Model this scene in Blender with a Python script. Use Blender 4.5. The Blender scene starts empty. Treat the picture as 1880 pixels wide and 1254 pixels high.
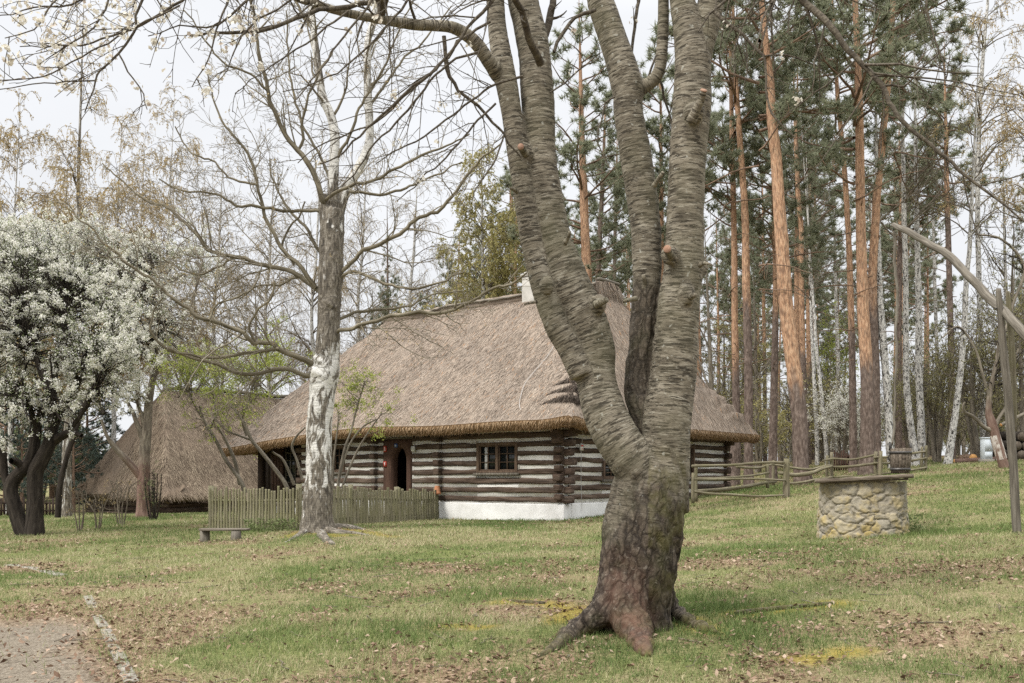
import bpy, math, random
import numpy as np
from mathutils import Vector, kdtree

R_ = math.radians
F = 1828.0           # focal length of a 35 mm lens in photograph pixels
CX, HY, EYE = 940.0, 880.0, 1.6
rng = np.random.default_rng(11)
random.seed(4)
SC = bpy.context.scene
COL = SC.collection

# ------------------------------------------------------------------ terrain
CP = np.array([
 (0,0,0),(-6,0,-.05),(6,0,.12),(0,-6,-.1),(-2.5,6.4,.2),(3.2,6.5,.36),(1.1,8,.42),(5.75,16.3,.66),(7.1,14,.86),
 (1.3,25,.57),(-1.93,27,.5),(6.9,32,1.16),(6.6,24.8,1.1),(5.65,30.4,1.08),(2.6,26.6,.66),(8.8,29,1.5),(10.7,30,1.7),
 (20,40,2.4),(12.3,32,1.9),(15.2,35,2.1),(-3.8,20,.56),(-5.8,20,.40),(-6.8,22.4,.47),(-9.8,20,.34),(-11.9,32,.43),
 (-13.8,40,.15),(-14.5,28,.3),(-7,45,.3),(0,40,.9),(10,50,2.2),(-25,50,.2),(30,50,3),(-30,20,.2),(25,15,1.9),
 (20,0,.8),(-20,0,-.2),(0,110,2.2),(70,110,3.5),(-70,110,.6),(100,0,2),(-100,0,0),(0,-70,0),(-6,11,.25),(-1,14,.47)],float)
def _tps(r2): return np.where(r2>1e-9, r2*np.log(np.maximum(r2,1e-9)), 0)
_n=len(CP); _d=((CP[:,None,:2]-CP[None,:,:2])**2).sum(-1)
_A=np.zeros((_n+3,_n+3)); _A[:_n,:_n]=_tps(_d)+np.eye(_n)*2.0; _A[:_n,_n]=1; _A[:_n,_n+1:]=CP[:,:2]; _A[_n,:_n]=1; _A[_n+1:,:_n]=CP[:,:2].T
_W=np.linalg.solve(_A, np.concatenate([CP[:,2],[0,0,0]]))
def gz(x,y):
    x=np.asarray(x,float); y=np.asarray(y,float); sh=np.broadcast(x,y).shape
    x=np.broadcast_to(x,sh).ravel(); y=np.broadcast_to(y,sh).ravel()
    rr=np.hypot(x,y); k=np.minimum(1,120/np.maximum(rr,1e-6)); x=x*k; y=y*k
    out=np.empty(len(x))
    for i in range(0,len(x),40000):
        xx=x[i:i+40000]; yy=y[i:i+40000]
        r2=(xx[:,None]-CP[None,:,0])**2+(yy[:,None]-CP[None,:,1])**2
        out[i:i+40000]=_tps(r2)@_W[:_n]+_W[_n]+_W[_n+1]*xx+_W[_n+2]*yy
    return out.reshape(sh)
def g1(x,y): return float(gz(x,y))
def P(px,py,d): return np.array([(px-CX)/F*d, d, EYE-(py-HY)/F*d])
def G(px,py):
    """point of the ground seen at a photograph pixel"""
    lo=3.0
    for d in np.arange(3,90,.1):
        if EYE-(py-HY)/F*d < g1((px-CX)/F*d,d): break
        lo=d
    d=lo+.05
    return np.array([(px-CX)/F*d,d,g1((px-CX)/F*d,d)])
def onground(px,d):
    x=(px-CX)/F*d; return np.array([x,d,g1(x,d)])

# ------------------------------------------------------------------ noise
def _h(i,j,k):
    n=(i*374761393+j*668265263+k*1274126177)&0xffffffff
    n=((n^(n>>13))*1274126177)&0xffffffff
    return ((n^(n>>16))&0xffff)/65535.0
def vnoise(x,y=0.,z=0.):
    x,y,z=np.broadcast_arrays(np.asarray(x,float),np.asarray(y,float),np.asarray(z,float))
    i=np.floor(x).astype(np.int64); j=np.floor(y).astype(np.int64); k=np.floor(z).astype(np.int64)
    fx=x-i; fy=y-j; fz=z-k
    fx=fx*fx*(3-2*fx); fy=fy*fy*(3-2*fy); fz=fz*fz*(3-2*fz)
    def l(a,b,t): return a+(b-a)*t
    return l(l(l(_h(i,j,k),_h(i+1,j,k),fx),l(_h(i,j+1,k),_h(i+1,j+1,k),fx),fy),
             l(l(_h(i,j,k+1),_h(i+1,j,k+1),fx),l(_h(i,j+1,k+1),_h(i+1,j+1,k+1),fx),fy),fz)
def fbm(x,y=0.,z=0.,o=4):
    s=0;a=.5;t=0
    for q in range(o):
        s=s+a*vnoise(x*2**q+7*q,np.asarray(y)*2**q+3*q,np.asarray(z)*2**q); t+=a; a*=.55
    return s/t
def sstep(a,b,x):
    t=np.clip((np.asarray(x,float)-a)/(b-a),0,1); return t*t*(3-2*t)
def nrm(v): return v/np.maximum(np.linalg.norm(v,axis=-1,keepdims=True),1e-9)

# ------------------------------------------------------------------ mesh builder
class MB:
    def __init__(s): s.V=[];s.T=[];s.Q=[];s.tc=[];s.rnd=[];s.n=0
    def add(s,V,tri=None,quad=None,tc=None,rnd=None,mi=0):
        V=np.asarray(V,float).reshape(-1,3); m=len(V)
        if tri is not None and len(tri):
            t=np.asarray(tri,np.int64)+s.n; s.T.append((t,mi))
        if quad is not None and len(quad):
            q=np.asarray(quad,np.int64)+s.n; s.Q.append((q,mi))
        s.V.append(V); s.tc.append(np.zeros((m,3))+V*1.0 if tc is None else np.asarray(tc,float).reshape(-1,3))
        r=np.zeros(m) if rnd is None else np.broadcast_to(np.asarray(rnd,float),(m,)) 
        s.rnd.append(r); s.n+=m
    def box(s,c,size,rot=0,rnd=None,mi=0,tilt=None,jit=0):
        hx,hy,hz=np.array(size)/2
        v=np.array([(x,y,z) for z in(-hz,hz) for y in(-hy,hy) for x in(-hx,hx)],float)
        if jit: v+=rng.uniform(-jit,jit,v.shape)
        loc=v.copy()
        if tilt is not None:
            a=tilt; v=np.c_[v[:,0]*math.cos(a)+v[:,2]*math.sin(a),v[:,1],-v[:,0]*math.sin(a)+v[:,2]*math.cos(a)]
        ca,sa=math.cos(rot),math.sin(rot)
        v=np.c_[v[:,0]*ca-v[:,1]*sa,v[:,0]*sa+v[:,1]*ca,v[:,2]]+np.asarray(c,float)
        q=[(0,2,3,1),(4,5,7,6),(0,1,5,4),(2,6,7,3),(0,4,6,2),(1,3,7,5)]
        s.add(v,quad=q,tc=loc+(rnd or 0)*20,rnd=rng.random() if rnd is None else rnd,mi=mi)
    def strands(s,Pt,Rd,n=5,ref=None,cap=False,rnd=None,mi=0,wob=0):
        """Pt (N,K,3), Rd (N,K): N tubes of K rings with n sides"""
        Pt=np.asarray(Pt,float); Rd=np.asarray(Rd,float)
        if Pt.ndim==2: Pt=Pt[None]; Rd=Rd[None]
        N,K,_=Pt.shape
        T=np.empty_like(Pt); T[:,1:-1]=Pt[:,2:]-Pt[:,:-2]; T[:,0]=Pt[:,1]-Pt[:,0]; T[:,-1]=Pt[:,-1]-Pt[:,-2]; T=nrm(T)
        if ref is None:
            ch=nrm(Pt[:,-1]-Pt[:,0]+1e-6); a=np.where(np.abs(ch[:,2:3])<.8,[[0,0,1.]],[[1.,0,0]]); rf=nrm(np.cross(ch,a))[:,None]
        else: rf=np.asarray(ref,float)[None,None]
        Nn=nrm(np.cross(T,np.broadcast_to(rf,T.shape))); B=np.cross(T,Nn)
        an=np.arange(n)*2*math.pi/n
        rr=Rd[:,:,None]
        c=np.cos(an)[None,None]; si=np.sin(an)[None,None]
        L=np.concatenate([np.zeros((N,1)),np.cumsum(np.linalg.norm(np.diff(Pt,axis=1),axis=-1),1)],1)
        if wob:
            rr=rr*(1+wob*(vnoise(c*2+si*0+rng.random()*9,si*2,(L*3)[:,:,None])-.5)*2)
        V=Pt[:,:,None]+rr[...,None]*(c[...,None]*Nn[:,:,None]+si[...,None]*B[:,:,None])
        off=(rng.random((N,1,1))*60)
        r0=Rd.max(1)[:,None,None]
        tc=np.stack(np.broadcast_arrays(c*r0,si*r0,L[:,:,None]+off),-1)
        rv=np.broadcast_to((rng.random(N) if rnd is None else np.broadcast_to(rnd,(N,)))[:,None,None],(N,K,n))
        b=(np.arange(N)*K*n)[:,None,None]+(np.arange(K-1)*n)[None,:,None]
        i=np.arange(n); j=(i+1)%n
        q=np.stack([b+i,b+j,b+n+j,b+n+i],-1).reshape(-1,4)
        tri=None
        if cap:
            tri=[]
            for q_ in range(N):
                o=q_*K*n
                for k in range(1,n-1):
                    tri.append((o,o+k+1,o+k)); o2=o+(K-1)*n; tri.append((o2,o2+k,o2+k+1))
        s.add(V,quad=q,tri=tri,tc=tc,rnd=rv.ravel(),mi=mi)
    def cards(s,c,size,asp=1.,rnd=None,mi=0,nrmdir=None,bend=0):
        """small four-sided leaves with random orientation"""
        c=np.asarray(c,float); n=len(c); size=np.broadcast_to(size,(n,))[:,None]
        a=nrm(rng.normal(size=(n,3))) 
        if nrmdir is not None: a=nrm(np.cross(a,nrm(np.asarray(nrmdir)+rng.normal(size=(n,3))*bend)))
        b=nrm(np.cross(a,rng.normal(size=(n,3)) if nrmdir is None else nrm(np.asarray(nrmdir)+rng.normal(size=(n,3))*bend)))
        v=np.stack([c-a*size,c+b*size*asp*.6,c+a*size,c-b*size*asp*.6],1)
        s.add(v,quad=np.arange(4*n).reshape(n,4),rnd=np.repeat(rng.random(n) if rnd is None else rnd,4),mi=mi)
    def blades(s,base,dirv,side,w,rnd=None,mi=0):
        """thin triangles from base along dirv, half width w along side"""
        n=len(base); w=np.broadcast_to(w,(n,))[:,None]
        v=np.stack([base-side*w,base+side*w,base+dirv],1)
        s.add(v,tri=np.arange(3*n).reshape(n,3),rnd=np.repeat(rng.random(n) if rnd is None else rnd,3),mi=mi)

LOC={}
def build(name,mb,mats,parent=None,smooth=False,origin=None):
    V=np.concatenate(mb.V); org=np.zeros(3)
    if parent is not None: org=LOC[parent.name]
    elif origin is not None: org=np.asarray(origin,float)
    V=V-org
    me=bpy.data.meshes.new(name)
    me.vertices.add(len(V)); me.vertices.foreach_set('co',V.ravel().astype(np.float32))
    idx=[];st=[];mi=[];o=0
    for arr,k in ((mb.T,3),(mb.Q,4)):
        for a,m in arr:
            a=np.asarray(a).reshape(-1,k); idx.append(a.ravel()); st.append(o+np.arange(len(a))*k); mi.append(np.full(len(a),m)); o+=a.size
    idx=np.concatenate(idx); st=np.concatenate(st); mi=np.concatenate(mi)
    me.loops.add(len(idx)); me.loops.foreach_set('vertex_index',idx.astype(np.int32))
    me.polygons.add(len(st)); me.polygons.foreach_set('loop_start',st.astype(np.int32))
    me.polygons.foreach_set('material_index',mi.astype(np.int32))
    if smooth: me.polygons.foreach_set('use_smooth',np.ones(len(st),bool))
    me.update(calc_edges=True)
    at=me.attributes.new('tc','FLOAT_VECTOR','POINT'); at.data.foreach_set('vector',np.concatenate(mb.tc).ravel().astype(np.float32))
    at=me.attributes.new('rnd','FLOAT','POINT'); at.data.foreach_set('value',np.concatenate(mb.rnd).astype(np.float32))
    for m in (mats if isinstance(mats,(list,tuple)) else [mats]): me.materials.append(m)
    ob=bpy.data.objects.new(name,me); COL.objects.link(ob)
    if parent is not None: ob.parent=parent; LOC[ob.name]=org
    else:
        ob.location=org; LOC[ob.name]=org
    return ob
def tag(o,label=None,cat=None,group=None,kind=None):
    if label: o['label']=label
    if cat: o['category']=cat
    if group: o['group']=group
    if kind: o['kind']=kind
    return o
def thing(name,loc,label,cat,group=None):
    o=bpy.data.objects.new(name,None); COL.objects.link(o); o.location=tuple(loc); o.empty_display_size=.2
    LOC[o.name]=np.asarray(loc,float); return tag(o,label,cat,group)
def copy_tree(o,parent=None):
    c=o.copy(); COL.objects.link(c); c.parent=parent
    for ch in list(o.children): copy_tree(ch,c)
    return c

# ------------------------------------------------------------------ curves
def smooth_curve(pts,step=None,K=None):
    """Catmull-Rom through rows of any width (x,y,z,r..)"""
    p=np.asarray(pts,float); q=np.vstack([2*p[0]-p[1],p,2*p[-1]-p[-2]])
    seg=np.linalg.norm(np.diff(p[:,:3],axis=0),axis=1); out=[]
    for i in range(len(p)-1):
        m=max(2,int(seg[i]/step)) if step else 8
        t=np.linspace(0,1,m,endpoint=False)[:,None]
        a,b,c,d=q[i],q[i+1],q[i+2],q[i+3]
        out.append(.5*((2*b)+(-a+c)*t+(2*a-5*b+4*c-d)*t*t+(-a+3*b-3*c+d)*t**3))
    out.append(p[-1:]); o=np.vstack(out)
    if K:
        L=np.concatenate([[0],np.cumsum(np.linalg.norm(np.diff(o[:,:3],axis=0),axis=1))]); u=np.linspace(0,L[-1],K)
        o=np.stack([np.interp(u,L,o[:,k]) for k in range(o.shape[1])],1)
    return o
def trace(rows,d,step=.1,d1=None,dd=None,wig=0):
    """rows of (px,py,width px) -> (x,y,z,radius); d .. d1 the distance along it"""
    n=len(rows); ds=np.linspace(d,d if d1 is None else d1,n)
    if dd is not None: ds=np.asarray(dd,float)
    a=[]
    for (px,py,w),q in zip(rows,ds): a.append([*P(px,py,q),w/2/F*q])
    c=smooth_curve(a,step)
    if wig:
        L=np.concatenate([[0],np.cumsum(np.linalg.norm(np.diff(c[:,:3],axis=0),axis=1))]); k=1/(26./F*d); sd=rng.random()*90; am=wig/F*d*sstep(0,.25,L)
        for q in range(3): c[:,q]+=am*(vnoise(L*k,sd+q*7)-.5)*2+am*.5*(vnoise(L*k*2.7,sd+q*9+3)-.5)*2
    return c
def resample(c,K):
    L=np.concatenate([[0],np.cumsum(np.linalg.norm(np.diff(c[:,:3],axis=0),axis=1))]); u=np.linspace(0,L[-1],K)
    return np.stack([np.interp(u,L,c[:,k]) for k in range(c.shape[1])],1)
def grow(Pt,Rd,per,lenf,ang=(35,70),trop=0.,wob=.25,u=(.2,1.),K=6,rf=.55,rmin=.002,lmin=.1,taper=.25,flat=0,lmax=9):
    """children of branches Pt (N,K0,3): returns their points and radii"""
    N,K0,_=Pt.shape
    L=np.linalg.norm(np.diff(Pt,axis=1),axis=-1).sum(1)
    cnt=np.maximum(1,np.round(per*L if per>0 else np.full(N,-per)).astype(int))
    id_=np.repeat(np.arange(N),cnt); n=len(id_)
    uu=rng.uniform(u[0],u[1],n); f=uu*(K0-1); i=np.minimum(f.astype(int),K0-2); t=(f-i)[:,None]
    b=Pt[id_,i]*(1-t)+Pt[id_,i+1]*t; r=Rd[id_,i]*(1-t[:,0])+Rd[id_,i+1]*t[:,0]
    T=nrm(Pt[id_,i+1]-Pt[id_,i])
    ax=rng.normal(size=(n,3)); 
    if flat: ax[:,2]*=(1-flat)
    pe=nrm(ax-(ax*T).sum(1,keepdims=True)*T)
    a=np.radians(rng.uniform(ang[0],ang[1],n))[:,None]
    dr=nrm(np.cos(a)*T+np.sin(a)*pe)
    ln=np.clip(lenf*L[id_]*(1.15-uu*.75)*rng.uniform(.55,1.35,n),lmin,lmax)
    out=np.empty((n,K,3)); out[:,0]=b; p=b.copy()
    for k in range(1,K):
        dr=nrm(dr+wob*rng.normal(size=(n,3))+np.array([0,0,trop])); p=p+dr*(ln/(K-1))[:,None]; out[:,k]=p
    r0=np.maximum(r*rf*rng.uniform(.7,1.1,n),rmin)
    rr=np.maximum(r0[:,None]*np.linspace(1,taper,K)[None],rmin*.6)
    return out,rr
def pts_on(Pt,n,u=(0.,1.)):
    N,K,_=Pt.shape; i=rng.integers(0,N,n); f=rng.uniform(u[0],u[1],n)*(K-1); k=np.minimum(f.astype(int),K-2); t=(f-k)[:,None]
    return Pt[i,k]*(1-t)+Pt[i,k+1]*t
# ------------------------------------------------------------------ materials
class NT:
    def __init__(s,name,rough=.9,spec=.2):
        s.m=bpy.data.materials.new(name); s.m.use_nodes=True; s.t=s.m.node_tree; s.n=s.t.nodes
        s.b=s.n['Principled BSDF']; s.b.inputs['Roughness'].default_value=rough; s.b.inputs['Specular IOR Level'].default_value=spec
    def L(s,a,b): s.t.links.new(a,b)
    def node(s,ty,**k):
        n=s.n.new(ty)
        for a,b in k.items(): setattr(n,a,b)
        return n
    def attr(s,name,out='Fac'):
        n=s.node('ShaderNodeAttribute',attribute_name=name); return n.outputs[out]
    def tc(s): return s.attr('tc','Vector')
    def obj(s): return s.node('ShaderNodeTexCoord').outputs['Object']
    def pos(s): return s.node('ShaderNodeNewGeometry').outputs['Position']
    def inst(s): return s.node('ShaderNodeObjectInfo').outputs['Random']
    def map(s,v,scale=(1,1,1),loc=(0,0,0),rot=(0,0,0)):
        n=s.node('ShaderNodeMapping'); s.L(v,n.inputs[0]); n.inputs['Scale'].default_value=scale; n.inputs['Location'].default_value=loc; n.inputs['Rotation'].default_value=rot; return n.outputs[0]
    def noise(s,v,scale=5,det=4,rough=.6,dist=0):
        n=s.node('ShaderNodeTexNoise'); s.L(v,n.inputs['Vector']); n.inputs['Scale'].default_value=scale; n.inputs['Detail'].default_value=det; n.inputs['Roughness'].default_value=rough; n.inputs['Distortion'].default_value=dist; return n.outputs['Fac']
    def voro(s,v,scale=5,feat='F1',out='Distance',rand=1):
        n=s.node('ShaderNodeTexVoronoi',feature=feat); s.L(v,n.inputs['Vector']); n.inputs['Scale'].default_value=scale; n.inputs['Randomness'].default_value=rand; return n.outputs[out]
    def ramp(s,f,stops,interp='LINEAR'):
        n=s.node('ShaderNodeValToRGB'); s.L(f,n.inputs[0]); e=n.color_ramp; e.interpolation=interp
        while len(e.elements)<len(stops): e.elements.new(.5)
        for q,(p,c) in zip(e.elements,stops):
            q.position=p; q.color=(c,c,c,1) if isinstance(c,(int,float)) else (*c,1)
        return n.outputs[0]
    def mix(s,f,a,b,mode='MIX'):
        n=s.node('ShaderNodeMix',data_type='RGBA',blend_type=mode)
        for sock,v in ((n.inputs[0],f),(n.inputs[6],a),(n.inputs[7],b)):
            if isinstance(v,(int,float)): sock.default_value=v
            elif isinstance(v,tuple): sock.default_value=(*v,1)
            else: s.L(v,sock)
        return n.outputs[2]
    def math(s,op,a,b=0.,c=None):
        n=s.node('ShaderNodeMath',operation=op)
        for k,v in enumerate((a,b) if c is None else (a,b,c)):
            if isinstance(v,(int,float)): n.inputs[k].default_value=v
            else: s.L(v,n.inputs[k])
        return n.outputs[0]
    def sep(s,v,k):
        n=s.node('ShaderNodeSeparateXYZ'); s.L(v,n.inputs[0]); return n.outputs[k]
    def col(s,v):
        if isinstance(v,tuple): s.b.inputs['Base Color'].default_value=(*v,1)
        else: s.L(v,s.b.inputs['Base Color'])
        return s
    def bump(s,h,st=.5,dist=.02):
        n=s.node('ShaderNodeBump'); n.inputs['Strength'].default_value=st; n.inputs['Distance'].default_value=dist; s.L(h,n.inputs['Height']); s.L(n.outputs[0],s.b.inputs['Normal']); return s
    def trans(s,w=.35):
        """thin leaf: some light passes"""
        s.b.inputs['Transmission Weight'].default_value=0
        out=s.n['Material Output']; tr=s.node('ShaderNodeBsdfTranslucent'); mx=s.node('ShaderNodeMixShader'); mx.inputs[0].default_value=w
        bc=s.b.inputs['Base Color']
        if bc.is_linked: s.L(bc.links[0].from_socket,tr.inputs[0])
        else: tr.inputs[0].default_value=bc.default_value
        s.L(s.b.outputs[0],mx.inputs[1]); s.L(tr.outputs[0],mx.inputs[2]); s.L(mx.outputs[0],out.inputs[0]); return s

M={}
def m_cherry():
    s=NT('cherry_bark',.85,.25); t=s.tc()
    rough=s.attr('rough'); red=s.attr('red')
    band=s.noise(s.map(t,(7.5,7.5,54)),1,3,.7,.25)
    wide=s.noise(s.map(t,(3,3,13)),1,3,.6,.3)
    fine=s.noise(s.map(t,(10,10,95)),1,2,.6)
    c=s.ramp(s.noise(s.map(t,(6,6,18)),1,6,.7),[(.3,(.098,.083,.060)),(.5,(.180,.157,.118)),(.7,(.305,.275,.218))])
    c=s.mix(s.ramp(wide,[(.36,.55),(.46,0)]),c,(.06,.052,.037))
    c=s.mix(s.ramp(band,[(.425,.95),(.455,0)]),c,(.036,.030,.021))
    c=s.mix(s.ramp(fine,[(.38,.85),(.42,0)]),c,(.045,.038,.027))
    c=s.mix(s.ramp(fine,[(.60,0),(.66,.7)]),c,(.36,.335,.27))
    c=s.mix(s.ramp(s.noise(t,22,2,.5),[(.68,0),(.72,.6)]),c,(.42,.42,.37))
    pat=s.noise(s.map(t,(2,2,1.6)),1,4,.6)
    c=s.mix(s.ramp(pat,[(.46,0),(.70,.42)]),c,(.12,.115,.065))
    wv=s.node('ShaderNodeVectorMath',operation='ADD'); nz3=s.node('ShaderNodeTexNoise'); s.L(t,nz3.inputs['Vector']); nz3.inputs['Scale'].default_value=9; nz3.inputs['Detail'].default_value=4; s.L(nz3.outputs['Color'],s.node('ShaderNodeVectorMath',operation='SCALE').inputs[0]); sc_=s.n[-1]; sc_.inputs['Scale'].default_value=.09; s.L(t,wv.inputs[0]); s.L(sc_.outputs[0],wv.inputs[1]); tw=wv.outputs[0]
    crk=s.voro(s.map(tw,(17,17,5.0),rot=(.25,.1,0)),1,'DISTANCE_TO_EDGE','Distance'); crk2=s.voro(s.map(tw,(36,36,14)),1,'DISTANCE_TO_EDGE','Distance')
    rid=s.noise(s.map(tw,(20,20,6)),1,6,.72,.6)
    rc=s.ramp(rid,[(.32,(.030,.023,.017)),(.5,(.078,.061,.045)),(.68,(.145,.12,.092))])
    rc=s.mix(s.ramp(crk,[(0,.92),(.16,0)]),rc,(.014,.010,.008))
    rc=s.mix(s.ramp(crk2,[(0,.55),(.12,0)]),rc,(.022,.017,.012))
    rc=s.mix(s.ramp(s.noise(t,26,3,.6),[(.60,0),(.68,.55)]),rc,(.22,.195,.16))
    rc=s.mix(s.ramp(s.noise(t,3,4),[(.5,0),(.72,.45)]),rc,(.070,.074,.03))
    rid=s.math('ADD',s.math('MULTIPLY',rid,.5),s.math('MINIMUM',s.math('MULTIPLY',crk,3.0),.6))
    c=s.mix(rough,c,rc)
    c=s.mix(s.math('MULTIPLY',red,s.ramp(s.noise(t,9,4),[(.3,.05),(.65,.6)])),c,(.125,.066,.045))
    moss=s.attr('moss')
    c=s.mix(s.math('MULTIPLY',moss,s.ramp(s.noise(t,6,4),[(.35,0),(.6,.75)])),c,(.115,.105,.032))
    s.col(c)
    h=s.mix(rough,s.math('ADD',s.math('MULTIPLY',band,.7),s.math('MULTIPLY',fine,.35)),s.math('MULTIPLY',rid,2.2))
    return s.bump(h,.5,.012).m
def m_birch():
    s=NT('birch_bark',.75,.3); t=s.tc(); dark=s.attr('rough')
    fl=s.noise(s.map(t,(7,7,34)),1,4,.6)
    c=s.ramp(fl,[(.28,(.10,.095,.085)),(.40,(.50,.49,.46)),(.62,(.66,.65,.615))])
    blot=s.noise(s.map(t,(5.5,5.5,2.0)),1,5,.62,1.2)
    th=s.math('ADD',blot,s.math('MULTIPLY',dark,.42))
    crack=s.ramp(s.noise(s.map(t,(18,18,5)),1,5,.65,1),[(.3,(.032,.028,.023)),(.48,(.105,.09,.07)),(.6,(.21,.186,.15)),(.74,(.38,.36,.32))])
    c=s.mix(s.ramp(th,[(.55,0),(.62,1)]),c,crack)
    s.col(c); return s.bump(s.math('SUBTRACT',fl,s.ramp(th,[(.5,0),(.66,1)])),.6,.02).m
def m_birch_far():
    s=NT('young_birch_bark',.8,.2); t=s.tc()
    sp=s.noise(s.map(t,(10,10,8)),1,3,.75,1.0)
    c=s.ramp(sp,[(.41,(.035,.032,.028)),(.47,(.36,.35,.33)),(.60,(.62,.61,.58))])
    s.col(c); return s.m
def m_pine():
    s=NT('pine_bark',.9,.15); t=s.tc(); up=s.attr('rough')
    pl=s.voro(s.map(t,(16,16,5)),1,'F1','Distance'); nz=s.noise(s.map(t,(9,9,6)),1,5,.65)
    lo=s.ramp(nz,[(.3,(.065,.05,.042)),(.5,(.165,.128,.108)),(.7,(.27,.215,.185))])
    hi=s.ramp(nz,[(.28,(.25,.14,.085)),(.48,(.46,.28,.175)),(.68,(.58,.40,.265))])
    f=s.math('ADD',up,s.math('MULTIPLY',s.math('SUBTRACT',s.noise(s.map(t,(3,3,1.3)),1,3),.5),.9))
    c=s.mix(s.ramp(f,[(.35,0),(.65,1)]),lo,hi)
    c=s.mix(s.ramp(pl,[(.35,0),(.75,.55)]),c,(.075,.052,.042))
    s.col(c); return s.bump(s.math('SUBTRACT',nz,pl),.7,.02).m
def m_bark(name,a,b,c_,sc=(9,9,2.5),foot=None):
    s=NT(name,.9,.15); t=s.tc(); n=s.noise(s.map(t,sc),1,5,.65,.6)
    c=s.ramp(n,[(.3,a),(.5,b),(.7,c_)])
    if foot: c=s.mix(s.ramp(s.math('ADD',s.math('MULTIPLY',s.sep(s.obj(),2),foot[0]),s.math('MULTIPLY',n,.3)),[(.55,0),(.75,1)]),s.ramp(n,[(.3,foot[1]),(.7,foot[2])]),c)
    s.col(c); return s.bump(n,.7,.02).m
def m_rnd(name,stops,tr=0,rough=.8,inst=0,patch=None):
    s=NT(name,rough,.15); r=s.attr('rnd')
    c=s.ramp(r,stops)
    if inst:
        c=s.mix(s.math('MULTIPLY',s.inst(),inst),c,(.5,.45,.3),'MULTIPLY')
    if patch:
        n=s.noise(s.pos(),patch[0],3,.6); c=s.mix(s.ramp(n,[(.38,0),(.66,patch[2])]),c,patch[1])
    s.col(c)
    return s.trans(tr).m if tr else s.m
def m_wood(name,a,b,c_,along='z',sc=30,rough=.85,rndamt=.35,green=None):
    s=NT(name,rough,.2); t=s.tc()
    v={'z':(sc,sc,2.2),'x':(2.2,sc,sc),'y':(sc,2.2,sc)}[along]
    n=s.noise(s.map(t,v),1,5,.65,.5)
    c=s.ramp(n,[(.28,a),(.5,b),(.74,c_)])
    r=s.attr('rnd'); c=s.mix(rndamt,c,s.ramp(r,[(0,(.3,.3,.3)),(.5,(.7,.7,.7)),(1,(1,1,1))]),'MULTIPLY')
    if green: c=s.mix(s.ramp(s.noise(t,3,4),[(.4,0),(.7,.6)]),c,green)
    s.col(c); return s.bump(n,.5,.01).m
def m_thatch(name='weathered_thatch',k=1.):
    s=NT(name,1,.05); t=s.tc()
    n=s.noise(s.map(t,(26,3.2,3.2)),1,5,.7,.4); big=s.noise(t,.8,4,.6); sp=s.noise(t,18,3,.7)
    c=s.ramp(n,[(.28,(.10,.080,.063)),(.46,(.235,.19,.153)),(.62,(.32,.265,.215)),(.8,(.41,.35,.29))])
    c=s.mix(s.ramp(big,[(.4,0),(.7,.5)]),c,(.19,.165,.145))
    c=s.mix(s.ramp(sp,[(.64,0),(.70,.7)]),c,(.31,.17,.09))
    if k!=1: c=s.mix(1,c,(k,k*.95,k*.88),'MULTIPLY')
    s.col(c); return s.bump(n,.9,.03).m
def m_stone():
    s=NT('field_stone',.9,.2); t=s.tc(); r=s.attr('rnd'); gap=s.attr('rough')
    n=s.noise(t,9,6,.65)
    c=s.ramp(r,[(0,(.28,.25,.195)),(.3,(.38,.345,.27)),(.55,(.24,.22,.18)),(.75,(.42,.365,.25)),(1,(.32,.295,.245))])
    c=s.mix(s.ramp(n,[(.3,.55),(.62,0)]),c,(.13,.12,.10))
    z=s.sep(t,2)
    li=s.math('MULTIPLY',s.ramp(s.noise(t,4.5,4,.6),[(.46,0),(.60,.8)]),s.ramp(z,[(0,1),(.75,.35)]))
    c=s.mix(li,c,(.36,.27,.085))
    c=s.mix(s.math('MULTIPLY',gap,.8),c,s.mix(n,(.17,.15,.115),(.36,.325,.26)))
    s.col(c); return s.bump(n,.7,.02).m
def m_ground():
    s=NT('meadow_ground',1,.05); p=s.pos(); path=s.attr('path'); lit=s.attr('litter'); moss=s.attr('moss')
    n1=s.noise(p,.55,5,.6); n2=s.noise(p,6,5,.7); n3=s.noise(p,38,3,.7)
    g=s.ramp(n3,[(.28,(.055,.066,.022)),(.5,(.125,.145,.05)),(.72,(.23,.235,.095))])
    dry=s.ramp(n3,[(.28,(.10,.075,.045)),(.5,(.235,.185,.115)),(.72,(.36,.30,.205))])
    c=s.mix(s.ramp(s.math('ADD',s.math('MULTIPLY',n1,.65),s.math('MULTIPLY',n2,.35)),[(.42,0),(.60,.9)]),g,dry)
    lf=s.ramp(n3,[(.3,(.075,.045,.03)),(.5,(.20,.135,.09)),(.7,(.34,.25,.185))])
    c=s.mix(lit,c,lf)
    gr=s.ramp(n3,[(.3,(.11,.093,.072)),(.5,(.18,.158,.126)),(.7,(.275,.25,.208))])
    c=s.mix(path,c,gr); c=s.mix(moss,c,s.ramp(n3,[(.3,(.14,.11,.02)),(.7,(.30,.24,.06))]))
    s.col(c); return s.bump(s.math('ADD',n3,n2),.8,.03).m
def m_plain(name,c1,c2,sc=6,rough=.8,spec=.3,bump=.2,metal=0):
    s=NT(name,rough,spec); n=s.noise(s.obj(),sc,5,.65); s.col(s.ramp(n,[(.35,c1),(.65,c2)])); s.b.inputs['Metallic'].default_value=metal
    return s.bump(n,bump,.01).m
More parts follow.
